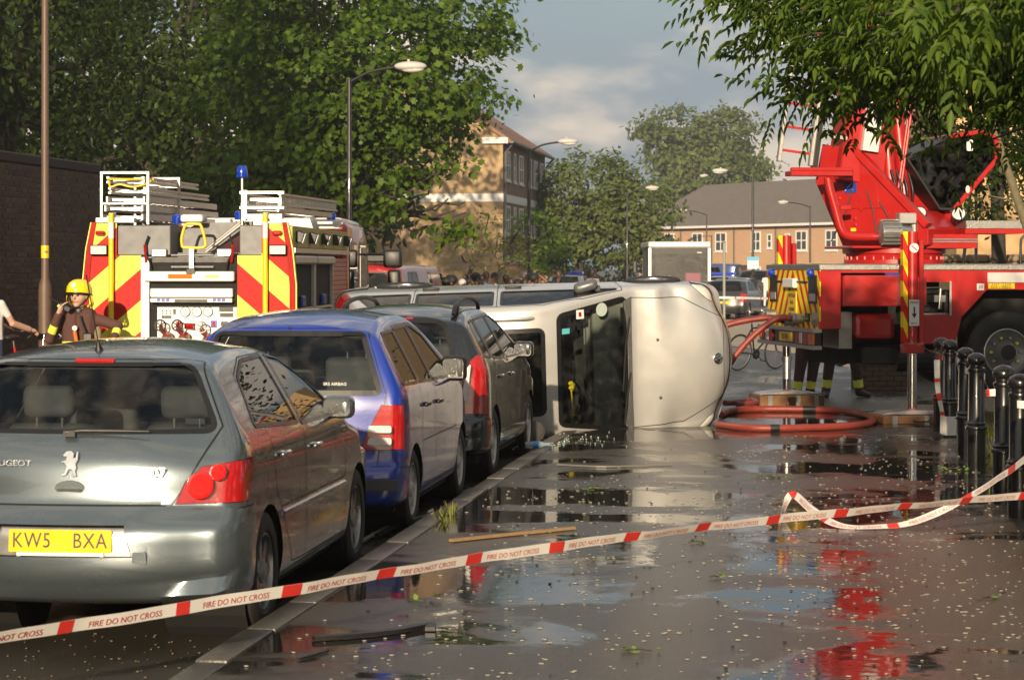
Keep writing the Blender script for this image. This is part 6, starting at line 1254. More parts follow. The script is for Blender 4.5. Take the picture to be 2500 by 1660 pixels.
def hand_caps(w, d, side, palm, curl=.5, r=.0095):
    """fingers along d, side = direction of the thumb, palm = palm normal"""
    w, d, s, pm = Vector(w), Vector(d).normalized(), Vector(side).normalized(), Vector(palm).normalized(); C = [(w, w+d*.06, .026, .032, 'skin'), (w+d*.03+s*.02, w+d*.08+s*.022, .022, .02, 'skin'), (w+d*.03-s*.02, w+d*.075-s*.022, .022, .02, 'skin')]
    for k, l in enumerate((.072, .082, .076, .058)):
        b = w+d*.085+s*(.030-.020*k); m = b+(d*cos(curl*.7)+pm*sin(curl*.7))*l*.5; e = m+(d*cos(curl*1.7)+pm*sin(curl*1.7))*l*.5
        C += [(b, m, r, r*.95, 'skin'), (m, e, r*.95, r*.8, 'skin')]
    b = w+d*.025+s*.03; m = b+(s*.8+d*.6+pm*.3).normalized()*.04; e = m+(d*.9+s*.2+pm*.5).normalized()*.035
    return C+[(b, m, .013, .011, 'skin'), (m, e, .011, .009, 'skin')]
BASEJ = dict(hipL=(.10, 0, .92), hipR=(-.10, 0, .92), kneeL=(.115, -.02, .50), kneeR=(-.115, -.02, .50), ankL=(.12, .02, .09), ankR=(-.12, .02, .09), toeL=(.15, -.15, .04), toeR=(-.15, -.15, .04),
             shL=(.18, 0, 1.42), shR=(-.18, 0, 1.42), elL=(.25, .02, 1.14), elR=(-.25, .02, 1.14), wrL=(.27, -.05, .90), wrR=(-.27, -.05, .90), neck=(0, 0, 1.48), head=(0, -.015, 1.655))
def human(root, J=None, bulk=1.0, legbulk=1.0, voxel=.014, mats=None, hands=True, sleeves='long', turn=0.0, scale=1.0, bands=None, shorts=False, skirt=False):
    j = dict(BASEJ); j.update(J or {}); j = {k: Vector(v) for k, v in j.items()}; C = []; A = lambda p, q, a, b, l: C.append((Vector(p), Vector(q), a, b, l))
    for sg, h in ((-1, 'hipR'), (1, 'hipL')):
        A(j[h]+Vector((-sg*.02, 0, .06)), Vector((sg*.075, 0, 1.18)), .105*bulk, .10*bulk, 'top'); A((sg*.075, 0, 1.16), (sg*.085, -.005, 1.36), .105*bulk, .10*bulk, 'top')
    A(j['hipL']+Vector((-.02, 0, .02)), j['hipR']+Vector((.02, 0, .02)), .105*legbulk, .105*legbulk, 'legs')
    A(j['shR']+Vector((.05, 0, -.01)), j['shL']+Vector((-.05, 0, -.01)), .068*bulk, .068*bulk, 'top'); A(j['neck']-Vector((0, 0, .05)), j['head']-Vector((0, 0, .05)), .056, .052, 'skin')
    # head turned by `turn`
    Rm = Matrix.Rotation(turn, 3, 'Z'); H = j['head']; P = lambda x, y, z: H+Rm @ Vector((x, y, z))
    A(P(0, .015, .04), P(0, -.012, .055), .090, .085, 'skin'); A(P(-.012, -.02, 0), P(.012, -.02, 0), .072, .072, 'skin'); A(P(0, -.035, -.055), P(0, -.055, -.075), .052, .036, 'skin')
    A(P(0, -.092, .03), P(0, -.112, -.005), .010, .015, 'skin'); A(P(-.03, -.082, .045), P(.03, -.082, .045), .014, .014, 'skin'); A(P(-.02, -.083, -.042), P(.02, -.083, -.042), .011, .011, 'lips')
    for sg in (-1, 1):
        A(P(sg*.086, .01, .02), P(sg*.088, .012, -.02), .016, .010, 'skin'); A(P(sg*.032, -.089, .026), P(sg*.034, -.089, .026), .011, .011, 'eye')
    for s in 'LR':
        sg = 1 if s == 'L' else -1
        A(j['sh'+s], j['el'+s], .060*bulk, .050*bulk, 'top'); A(j['el'+s], j['wr'+s], .048*bulk, .040*bulk, 'top' if sleeves == 'long' else 'skin')
        if sleeves == 'short': C[-2] = (C[-2][0], C[-2][1], .055, .043, 'arm')
        hd = j.get('hand'+s); d = (Vector(hd) if hd else (j['wr'+s]-j['el'+s])); pal = j.get('palm'+s) or Vector((-sg*.8, -.2, -.1)); pal = (pal-d.normalized()*pal.dot(d.normalized())).normalized(); sd_ = d.normalized().cross(pal)*(sg)
        if sd_.y > .2 and not j.get('thumb'+s): sd_ = -sd_
        if j.get('thumb'+s): sd_ = Vector(j['thumb'+s])
        if hands: C.extend(hand_caps(j['wr'+s]+d.normalized()*.02, d, sd_, pal, .6))
        else: A(j['wr'+s], j['wr'+s]+d.normalized()*.09, .036, .028, 'skin'); A(j['wr'+s]+d.normalized()*.03, j['wr'+s]+d.normalized()*.06+sd_*.045, .014, .011, 'skin')
        A(j['hip'+s], j['knee'+s], .092*legbulk, .068*legbulk, 'legs'); A(j['knee'+s], j['ank'+s], .066*legbulk, .050*legbulk, 'skin' if shorts else 'legs')
        A(j['ank'+s]+Vector((0, .03, -.03)), j['toe'+s], .052, .042, 'shoes'); A(j['ank'+s]+Vector((0, 0, .04)), j['ank'+s]+Vector((0, 0, -.02)), .055*max(1, legbulk*.9), .052, 'shoes')
    if skirt: A((0, 0, .95), (0, 0, .55), .15, .19, 'legs')
    V, F = [], []
    for p, q, a, b, l in C: capsule(V, F, p, q, a, b)
    me = bpy.data.meshes.new('tmp'); me.from_pydata(V, [], F); o = bpy.data.objects.new('tmp', me); COL.objects.link(o)
    rm = o.modifiers.new('r', 'REMESH'); rm.mode = 'VOXEL'; rm.voxel_size = voxel; sm = o.modifiers.new('s', 'SMOOTH'); sm.factor = .5; sm.iterations = 2
    dg = bpy.context.evaluated_depsgraph_get(); out = bpy.data.meshes.new_from_object(o.evaluated_get(dg)); bpy.data.objects.remove(o); bpy.data.meshes.remove(me)
    n = len(out.polygons); ce = np.empty(n*3, np.float32); out.polygons.foreach_get('center', ce); ce = ce.reshape(-1, 3)
    D = np.full((n, len(C)), 9.0); Tt = np.zeros((n, len(C)))
    for k, (p, q, a, b, l) in enumerate(C):
        p, q = np.array(p), np.array(q); d = q-p; L2 = max(d@d, 1e-9); t = np.clip((ce-p)@d/L2, 0, 1); D[:, k] = np.linalg.norm(ce-p-t[:, None]*d, axis=1)-(a+(b-a)*t); Tt[:, k] = t
        if l in ('eye', 'lips'): D[:, k] -= .002
    near = D.argmin(1); order = ['skin', 'top', 'legs', 'shoes', 'eye', 'lips', 'band', 'arm']; lab = np.array([order.index(C[k][4]) for k in range(len(C))])[near]; tt = Tt[np.arange(n), near]
    if 'arm' in [c[4] for c in C]: lab = np.where(lab == 7, np.where(tt < .62, 1, 0), lab)
    if bands: lab = bands(ce, near, tt, lab, C)
    out.materials.clear()
    for k in ('skin', 'top', 'legs', 'shoes', 'eye', 'lips', 'band'): out.materials.append(mats[k])
    out.polygons.foreach_set('material_index', np.minimum(lab, 6).astype(np.int32)); out.shade_smooth(); out.update()
    b = linkmesh('body', out, None, root); b.scale = (scale,)*3
    return b, H*scale, C
SK = {'dark': mat('skin_dark', (.060, .030, .018), .5, var=.1), 'mid': mat('skin_brown', (.16, .085, .05), .5, var=.1), 'pale': mat('skin_pale', (.52, .32, .235), .55, var=.14, vs=30, bump=.15)}
EYEM = mat('eye', (.02, .015, .012), .2); LIP = mat('lips', (.22, .07, .06), .5); HAIR = mat('hair_black', (.008, .007, .006), .6, bump=.6, bs=120); SHOE = mat('boot_black', (.012, .011, .010), .35)
def cloth(name, col): return mat('cloth_'+name, col, .85, var=.15, vs=14, bump=.3, bs=80)
def hair(root, H, s, kind='short', col=None):
    m = MB(); hh = Vector(H)/s
    if kind == 'bushy': m.sphere((hh.x, hh.y+.03, hh.z+.06), .15, 14, sc=(1, .95, .95))
    elif kind == 'scarf': m.sphere((hh.x, hh.y+.02, hh.z+.05), .112, 14, sc=(1, 1.1, 1.0))
    elif kind == 'cap': m.sphere((hh.x, hh.y+.005, hh.z+.07), .108, 14, sc=(1, 1.05, .75)); m.box((hh.x, hh.y-.12, hh.z+.065), (.15, .12, .02))
    else: m.sphere((hh.x, hh.y+.022, hh.z+.055), .104, 14, sc=(.97, 1.05, .93))
    o = m.build({'cap': 'cap', 'scarf': 'headscarf'}.get(kind, 'hair'), col or HAIR, root, smooth=60); o.scale = (s,)*3
    return o
def person(label, u, v, Z, shirt, skin='dark', legs=None, kind='short', hcol=None, rz=None, J=None, h0=0.0, sleeves='short', group=None, voxel=.022, skirt=False):
    p = at(u, v, Z); root = thing('person', label, 'person', (p.x, p.y, h0), YAW if rz is None else rz, group); top = p.z-h0; s = max(.55, top/1.80)
    M_ = {'skin': SK[skin], 'top': shirt, 'legs': legs or cloth('navy', (.02, .022, .035)), 'shoes': SHOE, 'eye': EYEM, 'lips': LIP, 'band': FLUO}
    b, H, C = human(root, J, 1.0, 1.0, voxel, M_, hands=False, sleeves=sleeves, scale=s, skirt=skirt); hair(root, H, s, kind, hcol); return root
# --- firefighter with radio
TUNIC = cloth('brown_tunic', (.085, .036, .030)); HELM = mat('helmet_yellow', (.85, .66, .01), .22, 0, .6, var=.05)
def fire_bands(ce, near, tt, lab, C):
    top = lab == 1; lg = lab == 2
    idx = {}
    for k, c in enumerate(C):
        if c[4] in ('top', 'legs'): idx[k] = c
    z = ce[:, 2]; new = lab.copy()
    new[top & (z > 1.03) & (z < 1.11) & (np.abs(ce[:, 0]) < .21)] = 6
    fore = [k for k, c in enumerate(C) if c[4] == 'top' and abs(c[2]-c[3]) > .005 and c[2] < .075]
    shin = [k for k, c in enumerate(C) if c[4] == 'legs' and c[1].z < .2]
    for k in fore[1::2]: new[(near == k) & (tt > .30) & (tt < .60)] = 6
    for k in shin: new[(near == k) & (tt > .62) & (tt < .88)] = 6
    return new
def helmet(root, H, s=1.0, turn=0.0, col=None):
    hr = thing_part('helmet', root, tuple(Vector(H)+Vector((0, .012, .062))), (R(-7), 0, turn)); hr.scale = (s,)*3
    m = MB(); m.lathe([(.128, -.035), (.130, -.02), (.132, .0), (.128, .04), (.108, .085), (.07, .117), (.03, .128), (0, .130)], n=26); sh = m.build('helmet_shell', col or HELM, hr, smooth=50); sh.scale = (1, 1.18, 1)
    m = MB(); m.lathe([(.134, -.038), (.137, -.030), (.134, -.022)], n=26); o = m.build('helmet_rim', BLACK, hr, smooth=50); o.scale = (1, 1.18, 1)
    m = MB(); m.lathe([(.028, 0), (.026, .004), (0, .005)], (0, -.148, .05), (0, -1, .35), n=16); m.build('helmet_badge', WHITE, hr)
    MB().tube(catmull([(.118, -.01, -.03), (.105, -.05, -.10), (.05, -.08, -.16), (0, -.085, -.175), (-.05, -.08, -.16), (-.105, -.05, -.10), (-.118, -.01, -.03)], 3), .009, 6).build('chin_strap', BLACK, hr, smooth=50)
    MB().tube(catmull([(-.125, 0, -.04), (-.135, .03, -.10), (-.10, .11, -.13), (0, .15, -.14), (.10, .11, -.13), (.135, .03, -.10), (.125, 0, -.04)], 3), .016, 6).build('neck_guard', HELM if col is None else col, hr, smooth=50)
def firefighter():
    c = at(194, 700, 24.55); root = thing('person', 'firefighter in yellow helmet and brown tunic talking into a handheld radio', 'person', (c.x, c.y, 0), YAW)
    J = dict(shL=(.20, 0, 1.335), shR=(-.20, 0, 1.335), neck=(0, 0, 1.40), head=(.0, -.02, 1.575), elR=(-.30, -.12, 1.13), wrR=(-.185, -.22, 1.385), handR=(.35, -.15, .9), palmR=Vector((.8, .5, -.1)), thumbR=(.35, .75, .3),
             elL=(.42, -.03, 1.27), wrL=(.40, -.22, 1.11), handL=(-.05, -.55, -.8), palmL=Vector((-.1, .6, -.5)), thumbL=(-.9, 0, -.1), kneeL=(.14, -.10, .47), ankL=(.16, .0, .09))
    M_ = {'skin': SK['pale'], 'top': TUNIC, 'legs': TUNIC, 'shoes': SHOE, 'eye': EYEM, 'lips': mat('lips_pale', (.42, .17, .14), .5), 'band': FLUO}
    b, H, C = human(root, J, 1.12, 1.15, .0095, M_, True, 'long', turn=R(-18), bands=fire_bands); helmet(root, H, 1.03, R(-15))
    MB().lathe([(.075, 0), (.085, .03), (.078, .06)], (0, 0, 1.395), n=16).build('collar', BLACK, root, smooth=50)
    r = thing('handheld_radio', 'black handheld radio held to the firefighter\'s mouth', 'radio', root.matrix_world @ Vector((0, 0, 0)) if False else (0, 0, 0)); r.parent = None
    Mw = Matrix.Translation((c.x, c.y, 0)) @ Matrix.Rotation(YAW, 4, 'Z'); w_ = Mw @ Vector((-.128, -.185, 1.475)); r.location = w_; r.rotation_euler = (R(-10), R(-62), YAW)
    MB().bb(-.03, .03, -.02, .02, -.08, .06).build('radio_body', BLACK, r, bevel=.008); MB().tube([(.015, 0, .06), (.015, 0, .20)], [.007, .004], 6).build('aerial', BLACK, r); MB().bb(-.028, .0, -.021, .021, .045, .066).build('channel_knob', FLUO, r)
    # kit on the chest
    MB().bb(.07, .17, -.20, -.14, 1.05, 1.20).build('radio_pouch', BLACK, root, bevel=.012); MB().tube(catmull([(.04, -.15, 1.38), (.06, -.17, 1.30), (.10, -.18, 1.2)], 4), .012, 6).build('radio_strap', BLACK, root)
    MB().tube([(0.0, -.16, 1.10), (-.02, -.17, 1.22)], .022, 10).build('orange_torch', LENSO, root, smooth=50); MB().lathe([(.03, 0), (.026, .01), (0, .012)], (-.02, -.165, 1.25), (0, -1, 0), n=14).build('torch_lens', LENSW, root)
    MB().sphere((.22, -.13, 1.18), .05, 10, sc=(.8, .6, 1.8)).build('hanging_gloves', cloth('khaki', (.20, .17, .09)), root, smooth=60)
firefighter()
def crewman(u, Z, lb, helm, Jx, rz):
    p = at(u, 652, Z); root = thing('person', lb, 'person', (p.x, p.y, 0), rz, 'fire crew behind the ladder truck')
    M_ = {'skin': SK['pale'], 'top': TUNIC, 'legs': cloth('brown_trousers', (.055, .028, .024)), 'shoes': SHOE, 'eye': EYEM, 'lips': LIP, 'band': FLUO}
    b, H, C = human(root, Jx, 1.1, 1.30, .014, M_, True, 'long', bands=fire_bands, scale=1.06); helmet(root, H, 1.08, 0, helm)
crewman(1972, 33.0, 'firefighter in brown trousers with a long yellow leg stripe behind the light bar', None, dict(kneeL=(.10, -.05, .5), kneeR=(-.09, .06, .5), ankR=(-.10, .12, .09), toeR=(-.10, -.05, .04)), YAW+R(60))
p = at(1966, 652, 32.9); 
crewman(2055, 33.4, 'firefighter standing with feet apart behind the ladder truck jack', WHITE, dict(ankL=(.26, .02, .09), kneeL=(.19, 0, .5), toeL=(.34, -.12, .04), ankR=(-.22, .02, .09), kneeR=(-.17, 0, .5), toeR=(-.26, -.14, .04)), YAW+R(10))
# --- onlookers
W_ = cloth('white', (.62, .62, .62)); BK = cloth('black', (.012, .012, .013)); PK_ = cloth('pink', (.50, .16, .20)); TE = cloth('teal', (.08, .22, .22)); BL = cloth('blue', (.10, .22, .48)); OR_ = cloth('orange', (.45, .10, .03)); PB = cloth('pale_blue', (.42, .50, .62)); GY = cloth('grey', (.16, .16, .17)); RD = cloth('red', (.36, .03, .03)); BR = cloth('brown', (.10, .05, .03))
SC = cloth('scarf_white', (.6, .6, .62))
CROWD = [(1026, 667, 60, BK, 'mid', 'short', 'tall onlooker in black with white collar nearest the red van'), (1043, 672, 63, BR, 'dark', 'short', 'onlooker in brown between the two at the van end of the crowd'), (1052, 675, 60, BK, 'dark', 'bushy', 'onlooker in black with bushy dark hair near the red van'), (1061, 671, 61, BK, 'dark', 'short', 'onlooker in black beside the pale blue shirt'), (1070, 666, 63, PB, 'mid', 'short', 'tall onlooker in pale blue shirt left in the crowd'), (1081, 677, 62, GY, 'dark', 'short', 'onlooker in grey right of the pale blue shirt'), (1091, 680, 60, BK, 'dark', 'bushy', 'short onlooker in black with bushy hair'), (1097, 671, 66, RD, 'mid', 'short', 'onlooker in red standing further back in the crowd'), (1104, 676, 60, BR, 'dark', 'bushy', 'onlooker in brown with bushy hair before the red shirt'), (1129, 682, 59, PK_, 'dark', 'scarf', 'onlooker in pink with a white headscarf'), (1137, 671, 63, GY, 'mid', 'short', 'onlooker in grey behind the white headscarf'), (1146, 688, 59, BK, 'dark', 'short', 'child in black beside the white headscarf'), (1162, 669, 62, OR_, 'mid', 'bushy', 'onlooker in orange with a round mass of dark hair'), (1165, 684, 59, BR, 'dark', 'short', 'child in brown before the orange top'), (1178, 671, 61, TE, 'dark', 'short', 'onlooker in teal left of the tall blue shirt'), (1187, 663, 64, BL, 'dark', 'short', 'tallest onlooker, in a blue shirt'), (1207, 665, 61, W_, 'dark', 'short', 'broad onlooker in a white top'), (1235, 671, 63, BR, 'dark', 'short', 'onlooker in brown right of the white top'), (1247, 678, 61, GY, 'dark', 'short', 'shorter onlooker in grey right of the white top'), (1264, 685, 60, BK, 'dark', 'bushy', 'child with bushy hair left of the black lamp post'), (1278, 663, 68, PB, 'mid', 'cap', 'onlooker in a cap and pale blue jacket by the black lamp post'), (1281, 681, 60, BK, 'dark', 'short', 'child in front of the one in a cap'), (1305, 671, 63, W_, 'dark', 'bushy', 'onlooker in white just right of the black lamp post'), (1318, 667, 66, PK_, 'mid', 'short', 'onlooker in pink with both arms raised'), (1341, 686, 62, BR, 'dark', 'short', 'short onlooker in front of the police car'), (1362, 659, 70, BK, 'dark', 'short', 'onlooker in black with a hand raised to the face'), (1405, 685, 64, GY, 'mid', 'short', 'short onlooker at the police car wing')]
ARMS = dict(elL=(.30, -.12, 1.52), wrL=(.10, -.16, 1.70), elR=(-.30, -.12, 1.52), wrR=(-.10, -.16, 1.70), handL=(-.6, -.1, .5), handR=(.6, -.1, .5)); FACE = dict(elR=(-.27, -.12, 1.18), wrR=(-.09, -.20, 1.50), handR=(.2, .1, .9))
rg = random.Random(6)
for i, (u, v, Z, c_, sk, kd, lb) in enumerate(CROWD):
    person(lb, u, v, Z, c_, sk, kind=kd, hcol=SC if kd == 'scarf' else (cloth('cap', (.15, .15, .16)) if kd == 'cap' else None), rz=YAW+R(rg.uniform(-60, 60)), J=ARMS if 'both arms' in lb else (FACE if 'hand raised' in lb else None), group='onlookers behind the overturned van')
person('man in white and red shirt standing apart beyond the police car', 1447, 657, 82, cloth('white_red', (.60, .42, .40)), 'mid', group='onlookers behind the overturned van')
person('woman in black with hair tied up standing on the sunlit pavement', 1838, 664, 95, BK, 'dark', BK, rz=YAW+R(-40), kind='bushy', voxel=.018)
person('person in a white top leaning by the dark car', 1772, 676, 84, W_, 'mid', rz=YAW+R(150), voxel=.02)
person('person in white half hidden by the striped truck end', 1873, 661, 105, W_, 'dark', W_, voxel=.022)
# ------------------------------------------------------------------ distant vehicles
def small_car(label, u, Z, rz, col, hw=.85, L=4.0, h=1.45, cat='car', bar=False, name='parked_car', van=False, metal=.3, lamps=True, h0=0.0):
    p = at(u, 652, Z); root = thing(name, label, cat, (p.x, p.y, h0), rz); PT = paint('paint_'+label.replace(' ', '_')[:24], col, metal, .3, drops=0)
    k = h/1.45
    if van: prof = [(.1, .3), (0, .5), (0, 1.0*k), (.06, h*.93), (.2, h*.99), (L*.62, h), (L*.70, h*.95), (L*.82, h*.58), (L*.97, h*.48), (L, .6), (L-.05, .3), (L*.5, .25)]
    else: prof = [(.12, .25), (0, .42), (.02, .65*k), (.08, .92*k), (.25, 1.08*k), (.55, 1.36*k), (.8, 1.43*k), (1.5, h), (2.1, 1.40*k), (2.8, 1.0*k), (L-.35, .82*k), (L-.05, .62), (L, .42), (L-.12, .25), (2, .2), (.6, .2)]
    sh = Shell(prof, hw, .95*k if not van else h*.55, .28 if not van else .12, (.7, L-.8, .6), 90, r=.08, nside=8)
    for y in (.75, L-.8): sh.arch(y, .31, .35)
    z0, z1 = (1.0*k, 1.38*k) if not van else (h*.56, h*.9)
    sh.region(1, rpoly([(-hw*.75, z0+.04), (hw*.75, z0+.04), (hw*.62, z1), (-hw*.62, z1)], .05), 'xz', lambda c, n: c.y < .8 and n.y < -.15)
    sh.region(2, [(.75, z0+.05), (1.4, z0+.05), (1.4, z1), (.95, z1)], 'yz', SIDE); sh.region(3, [(1.48, z0+.05), (2.45, z0+.05), (2.0, z1), (1.48, z1)], 'yz', SIDE)
    sh.region(4, rpoly([(-hw*.8, z0+.06), (hw*.8, z0+.06), (hw*.65, z1), (-hw*.65, z1)], .05), 'xz', lambda c, n: c.y > L*.45 and n.y > .15 and c.z > z0)
    for q, sg in ((5, -1), (6, 1)): sh.region(q, [(sg*hw*.68, .66*k), (sg*hw*1.1, .66*k), (sg*hw*1.1, .95*k), (sg*hw*.72, .95*k)], 'xz', lambda c, n, sg=sg: c.y < .3 and c.x*sg > 0)
    sh.build(root, {1: ('rear_window', DKGL, 0, .03, 'seal'), 2: ('rear_side_window', DKGL, 0, .03, 'seal'), 3: ('front_side_window', DKGL, 0, .03, 'seal'), 4: ('windscreen', DKGL, 0, .03, 'seal'), 5: ('tail_light', LENSR, .004, 0, None), 6: ('tail_light', LENSR, .004, 0, None)}, PT)
    for y in (.75, L-.8):
        arch_liner(root, hw*.97, y, .31, .35)
        for sg in (-1, 1): wheel(root, (sg*hw*.87, y, .31), .31, .19, sg, 6, tread=False)
    MB().prism(rrect(-.26, -.055, .26, .055, .01), 1, -.01, .0).build('number_plate', PLATEY, root, (0, .02, .62))
    if bar: MB().box((0, 1.6, h+.09), (1.2, .25, .13)).build('light_bar', BLUEL, root, bevel=.03)
    return root
small_car('police car with blue light bar parked behind the crowd', 1375, 100, R(-4), (.55, .56, .58), bar=True, cat='police car', name='police_car', h=1.55)
small_car('dark hatchback with a lit red lamp beyond the van bonnet', 1764, 82, R(-8), (.03, .032, .035), L=4.2)
small_car('grey car behind the dark hatchback', 1780, 96, R(-8), (.10, .11, .12))
small_car('blue van in front of the terraced houses', 1806, 122, R(80), (.03, .05, .16), van=True, h=2.1, L=4.8, cat='van', name='parked_van', lamps=False)
small_car('black people carrier beside the woman in black', 1862, 118, R(170), (.03, .03, .035), h=1.75)
small_car('police car with white and blue light bar nearly hidden by the box lorry', 1752, 104, R(-5), (.6, .6, .6), bar=True, cat='police car', name='police_car', h=1.5)
# red vans beyond the fire engine
v1 = small_car('red van with blue lower panel and roof bar beyond the fire engine', 876, 48, R(0), (.38, .02, .03), hw=.95, van=True, h=1.98, L=4.8, cat='van', name='delivery_van', metal=0)
MB().bb(-.85, .88, -.03, -.012, .7, 1.32).build('blue_panel', mat('van_blue', (.025, .07, .16), .4), v1); text('van_lettering', 'ark', .13, WHITE, v1, (.42, -.032, 1.47), (R(90), 0, 0), .001); MB().bb(-.7, .8, .3, .6, 2.0, 2.2).build('roof_bar', BLACK, v1, bevel=.03); MB().sphere((.70, -.04, 1.66), .1, 12).build('tail_light', LENSR, v1)
v2 = small_car('red van with glazed rear doors beyond the fire engine mirror', 928, 55, R(0), (.42, .10, .06), hw=.95, van=True, h=1.95, L=4.8, cat='van', name='delivery_van', metal=0)
# box lorry
p = at(1659, 652, 85); bx = thing('box_lorry', 'box lorry with shiny white roof edge and dark wet rear', 'lorry', (p.x, p.y, 0), YAW)
MB().bb(-1.08, 1.08, .05, 5, .8, 2.75).build('box_body', mat('box_grey', (.16, .155, .145), .4, .3), bx); MB().bb(-1.16, 1.16, -.02, 5.05, 2.62, 2.84).build('roof_edge', mat('shiny_white', (.72, .70, .66), .3, .3, .3), bx, bevel=.05, seg=2)
for x in (-1.10, 1.10): MB().bb(x-.06, x+.06, -.03, .05, .8, 2.61).build('corner_post', ALU, bx, bevel=.01)
MB().bb(-1.03, 1.03, -.012, .045, .8, 2.6).build('rear_shutter', mat('dark_wet_shutter', (.035, .034, .03), .25, .2, .6, drops=1.0), bx); MB().bb(-1.0, .95, -.02, -.013, 2.38, 2.58).build('header_panel', BLACK, bx); MB().bb(.18, .82, -.03, -.013, 1.15, 1.72).build('poster_frame', BLACK, bx); MB().bb(.23, .77, -.034, -.031, 1.15, 1.67).build('maroon_poster', mat('maroon_poster', (.22, .06, .09), .5), bx)
MB().bb(.65, .82, -.022, -.0205, 2.42, 2.45).build('white_label', WHITE, bx); MB().box((-1.36, 5.6, 1.9), (.16, .2, .5)).build('cab_mirror', BLACK, bx, bevel=.03); MB().bb(-1.0, 1.0, 5.1, 6.8, .6, 2.3).build('cab', WHITE, bx, bevel=.1, seg=2); MB().bb(-.9, .9, .1, 6.5, .5, .8).build('chassis', DARK, bx)
for y in (1.2, 5.9):
    for sg in (-1, 1): wheel(bx, (sg*.9, y, .42), .42, .25, sg, 6, tread=False)
# ------------------------------------------------------------------ bicycles and the cyclist
def bicycle(label, loc, rz, col, lean=0.0):
    root = thing('bicycle', label, 'bicycle', loc, rz, 'bicycles'); root.rotation_euler = (0, lean, rz); fm = mat('bike_'+col[0], col[1], .3, 0, .6)
    for y, nm in ((0, 'wheel'), (1.04, 'wheel')):
        w_ = thing_part('wheel', root, (0, y, .34)); m = MB(); m.tube([(0, .325*cos(t), .325*sin(t)) for t in np.linspace(0, 2*pi, 33)], .017, 8); m.build('tyre', RUBBER, w_, smooth=60)
        m = MB(); m.tube([(0, .305*cos(t), .305*sin(t)) for t in np.linspace(0, 2*pi, 33)], .008, 6)
        for k in range(16): m.tube([(0.02*(k % 2*2-1), 0, 0), (0, .3*cos(k*.3927), .3*sin(k*.3927))], .0015, 3)
        m.cyl((-.04, 0, 0), (.04, 0, 0), .018, n=8); m.build('rim', STEEL, w_, smooth=60)
    m = MB()
    for a, b in (((0, 0, .34), (0, .42, .30)), ((0, 0, .34), (0, .30, .78)), ((0, .42, .30), (0, .28, .86)), ((0, .42, .30), (0, .88, .72)), ((0, .30, .78), (0, .86, .82)), ((0, .86, .86), (0, .89, .68)), ((0, .89, .68), (0, 1.04, .34))): m.tube([a, b], .016, 8)
    m.build('frame', fm, root, smooth=50); MB().tube([(0, .28, .86), (0, .26, .96)], .012, 8).build('seat_post', STEEL, root); MB().sphere((0, .24, .98), .13, 12, sc=(.6, 1.1, .3)).build('saddle', BLACK, root, smooth=60)
    MB().tube(catmull([(-.29, .74, 1.04), (-.22, .86, 1.05), (0, .88, 1.0), (.22, .86, 1.05), (.29, .74, 1.04)], 5), .012, 8).tube([(0, .86, .84), (0, .88, 1.0)], .014, 8).build('handlebar', CHROME, root, smooth=50)
    for sg in (-1, 1): MB().tube([(sg*.29, .74, 1.04), (sg*.31, .66, 1.04)], .017, 8).build('grip', BLACK, root); MB().tube([(sg*.20, .88, 1.04), (sg*.26, .92, .98), (sg*.27, .86, .95)], .006, 5).build('brake_lever', CHROME, root)
    MB().lathe([(.09, -.01), (.09, .01), (.02, .012)], (.05, .42, .30), (1, 0, 0), n=18).build('chainring', BLACK, root); MB().tube([(.06, .42, .30), (.07, .55, .20)], .01, 6).box((.12, .56, .19), (.10, .06, .02)).build('crank', BLACK, root)
    return root
p = gnd(1800, 905, 0); bicycle('black bicycle leaning behind the overturned van bonnet', (p.x, p.y, 0), YAW+R(-48), ('black', (.01, .01, .01)), .12)
p = gnd(2050, 893, 0); bicycle('bicycle behind the legs of the fire crew', (p.x, p.y, 0), YAW+R(-75), ('dark', (.015, .02, .02)), .1)
p = at(20, 652, 30); bicycle('red bicycle at the left edge pushed by a person in white', (p.x-.02, p.y-.25, .0), YAW+R(-28), ('red', (.45, .02, .02)), 0)
p = at(-22, 652, 30.1); cy = thing('person', 'person in a white shirt at the left edge gripping a bicycle handlebar', 'person', (p.x, p.y, 0), YAW+R(150))
human(cy, dict(elL=(.30, -.22, 1.20), wrL=(.22, -.50, 1.10), shL=(.19, -.08, 1.42), elR=(-.24, -.15, 1.16), wrR=(-.28, -.42, 1.08), palmL=Vector((0, 0, -1)), palmR=Vector((0, 0, -1)), thumbL=(-1, 0, 0), thumbR=(1, 0, 0)), 1.05, 1.0, .011, {'skin': SK['pale'], 'top': W_, 'legs': cloth('jeans', (.03, .045, .09)), 'shoes': SHOE, 'eye': EYEM, 'lips': LIP, 'band': FLUO}, True, 'short')
MB().sphere((0, .0, 1.71), .104, 14, sc=(.97, 1.05, .93)).build('hair', mat('hair_brown', (.05, .03, .018), .6, bump=.5), cy, smooth=60)
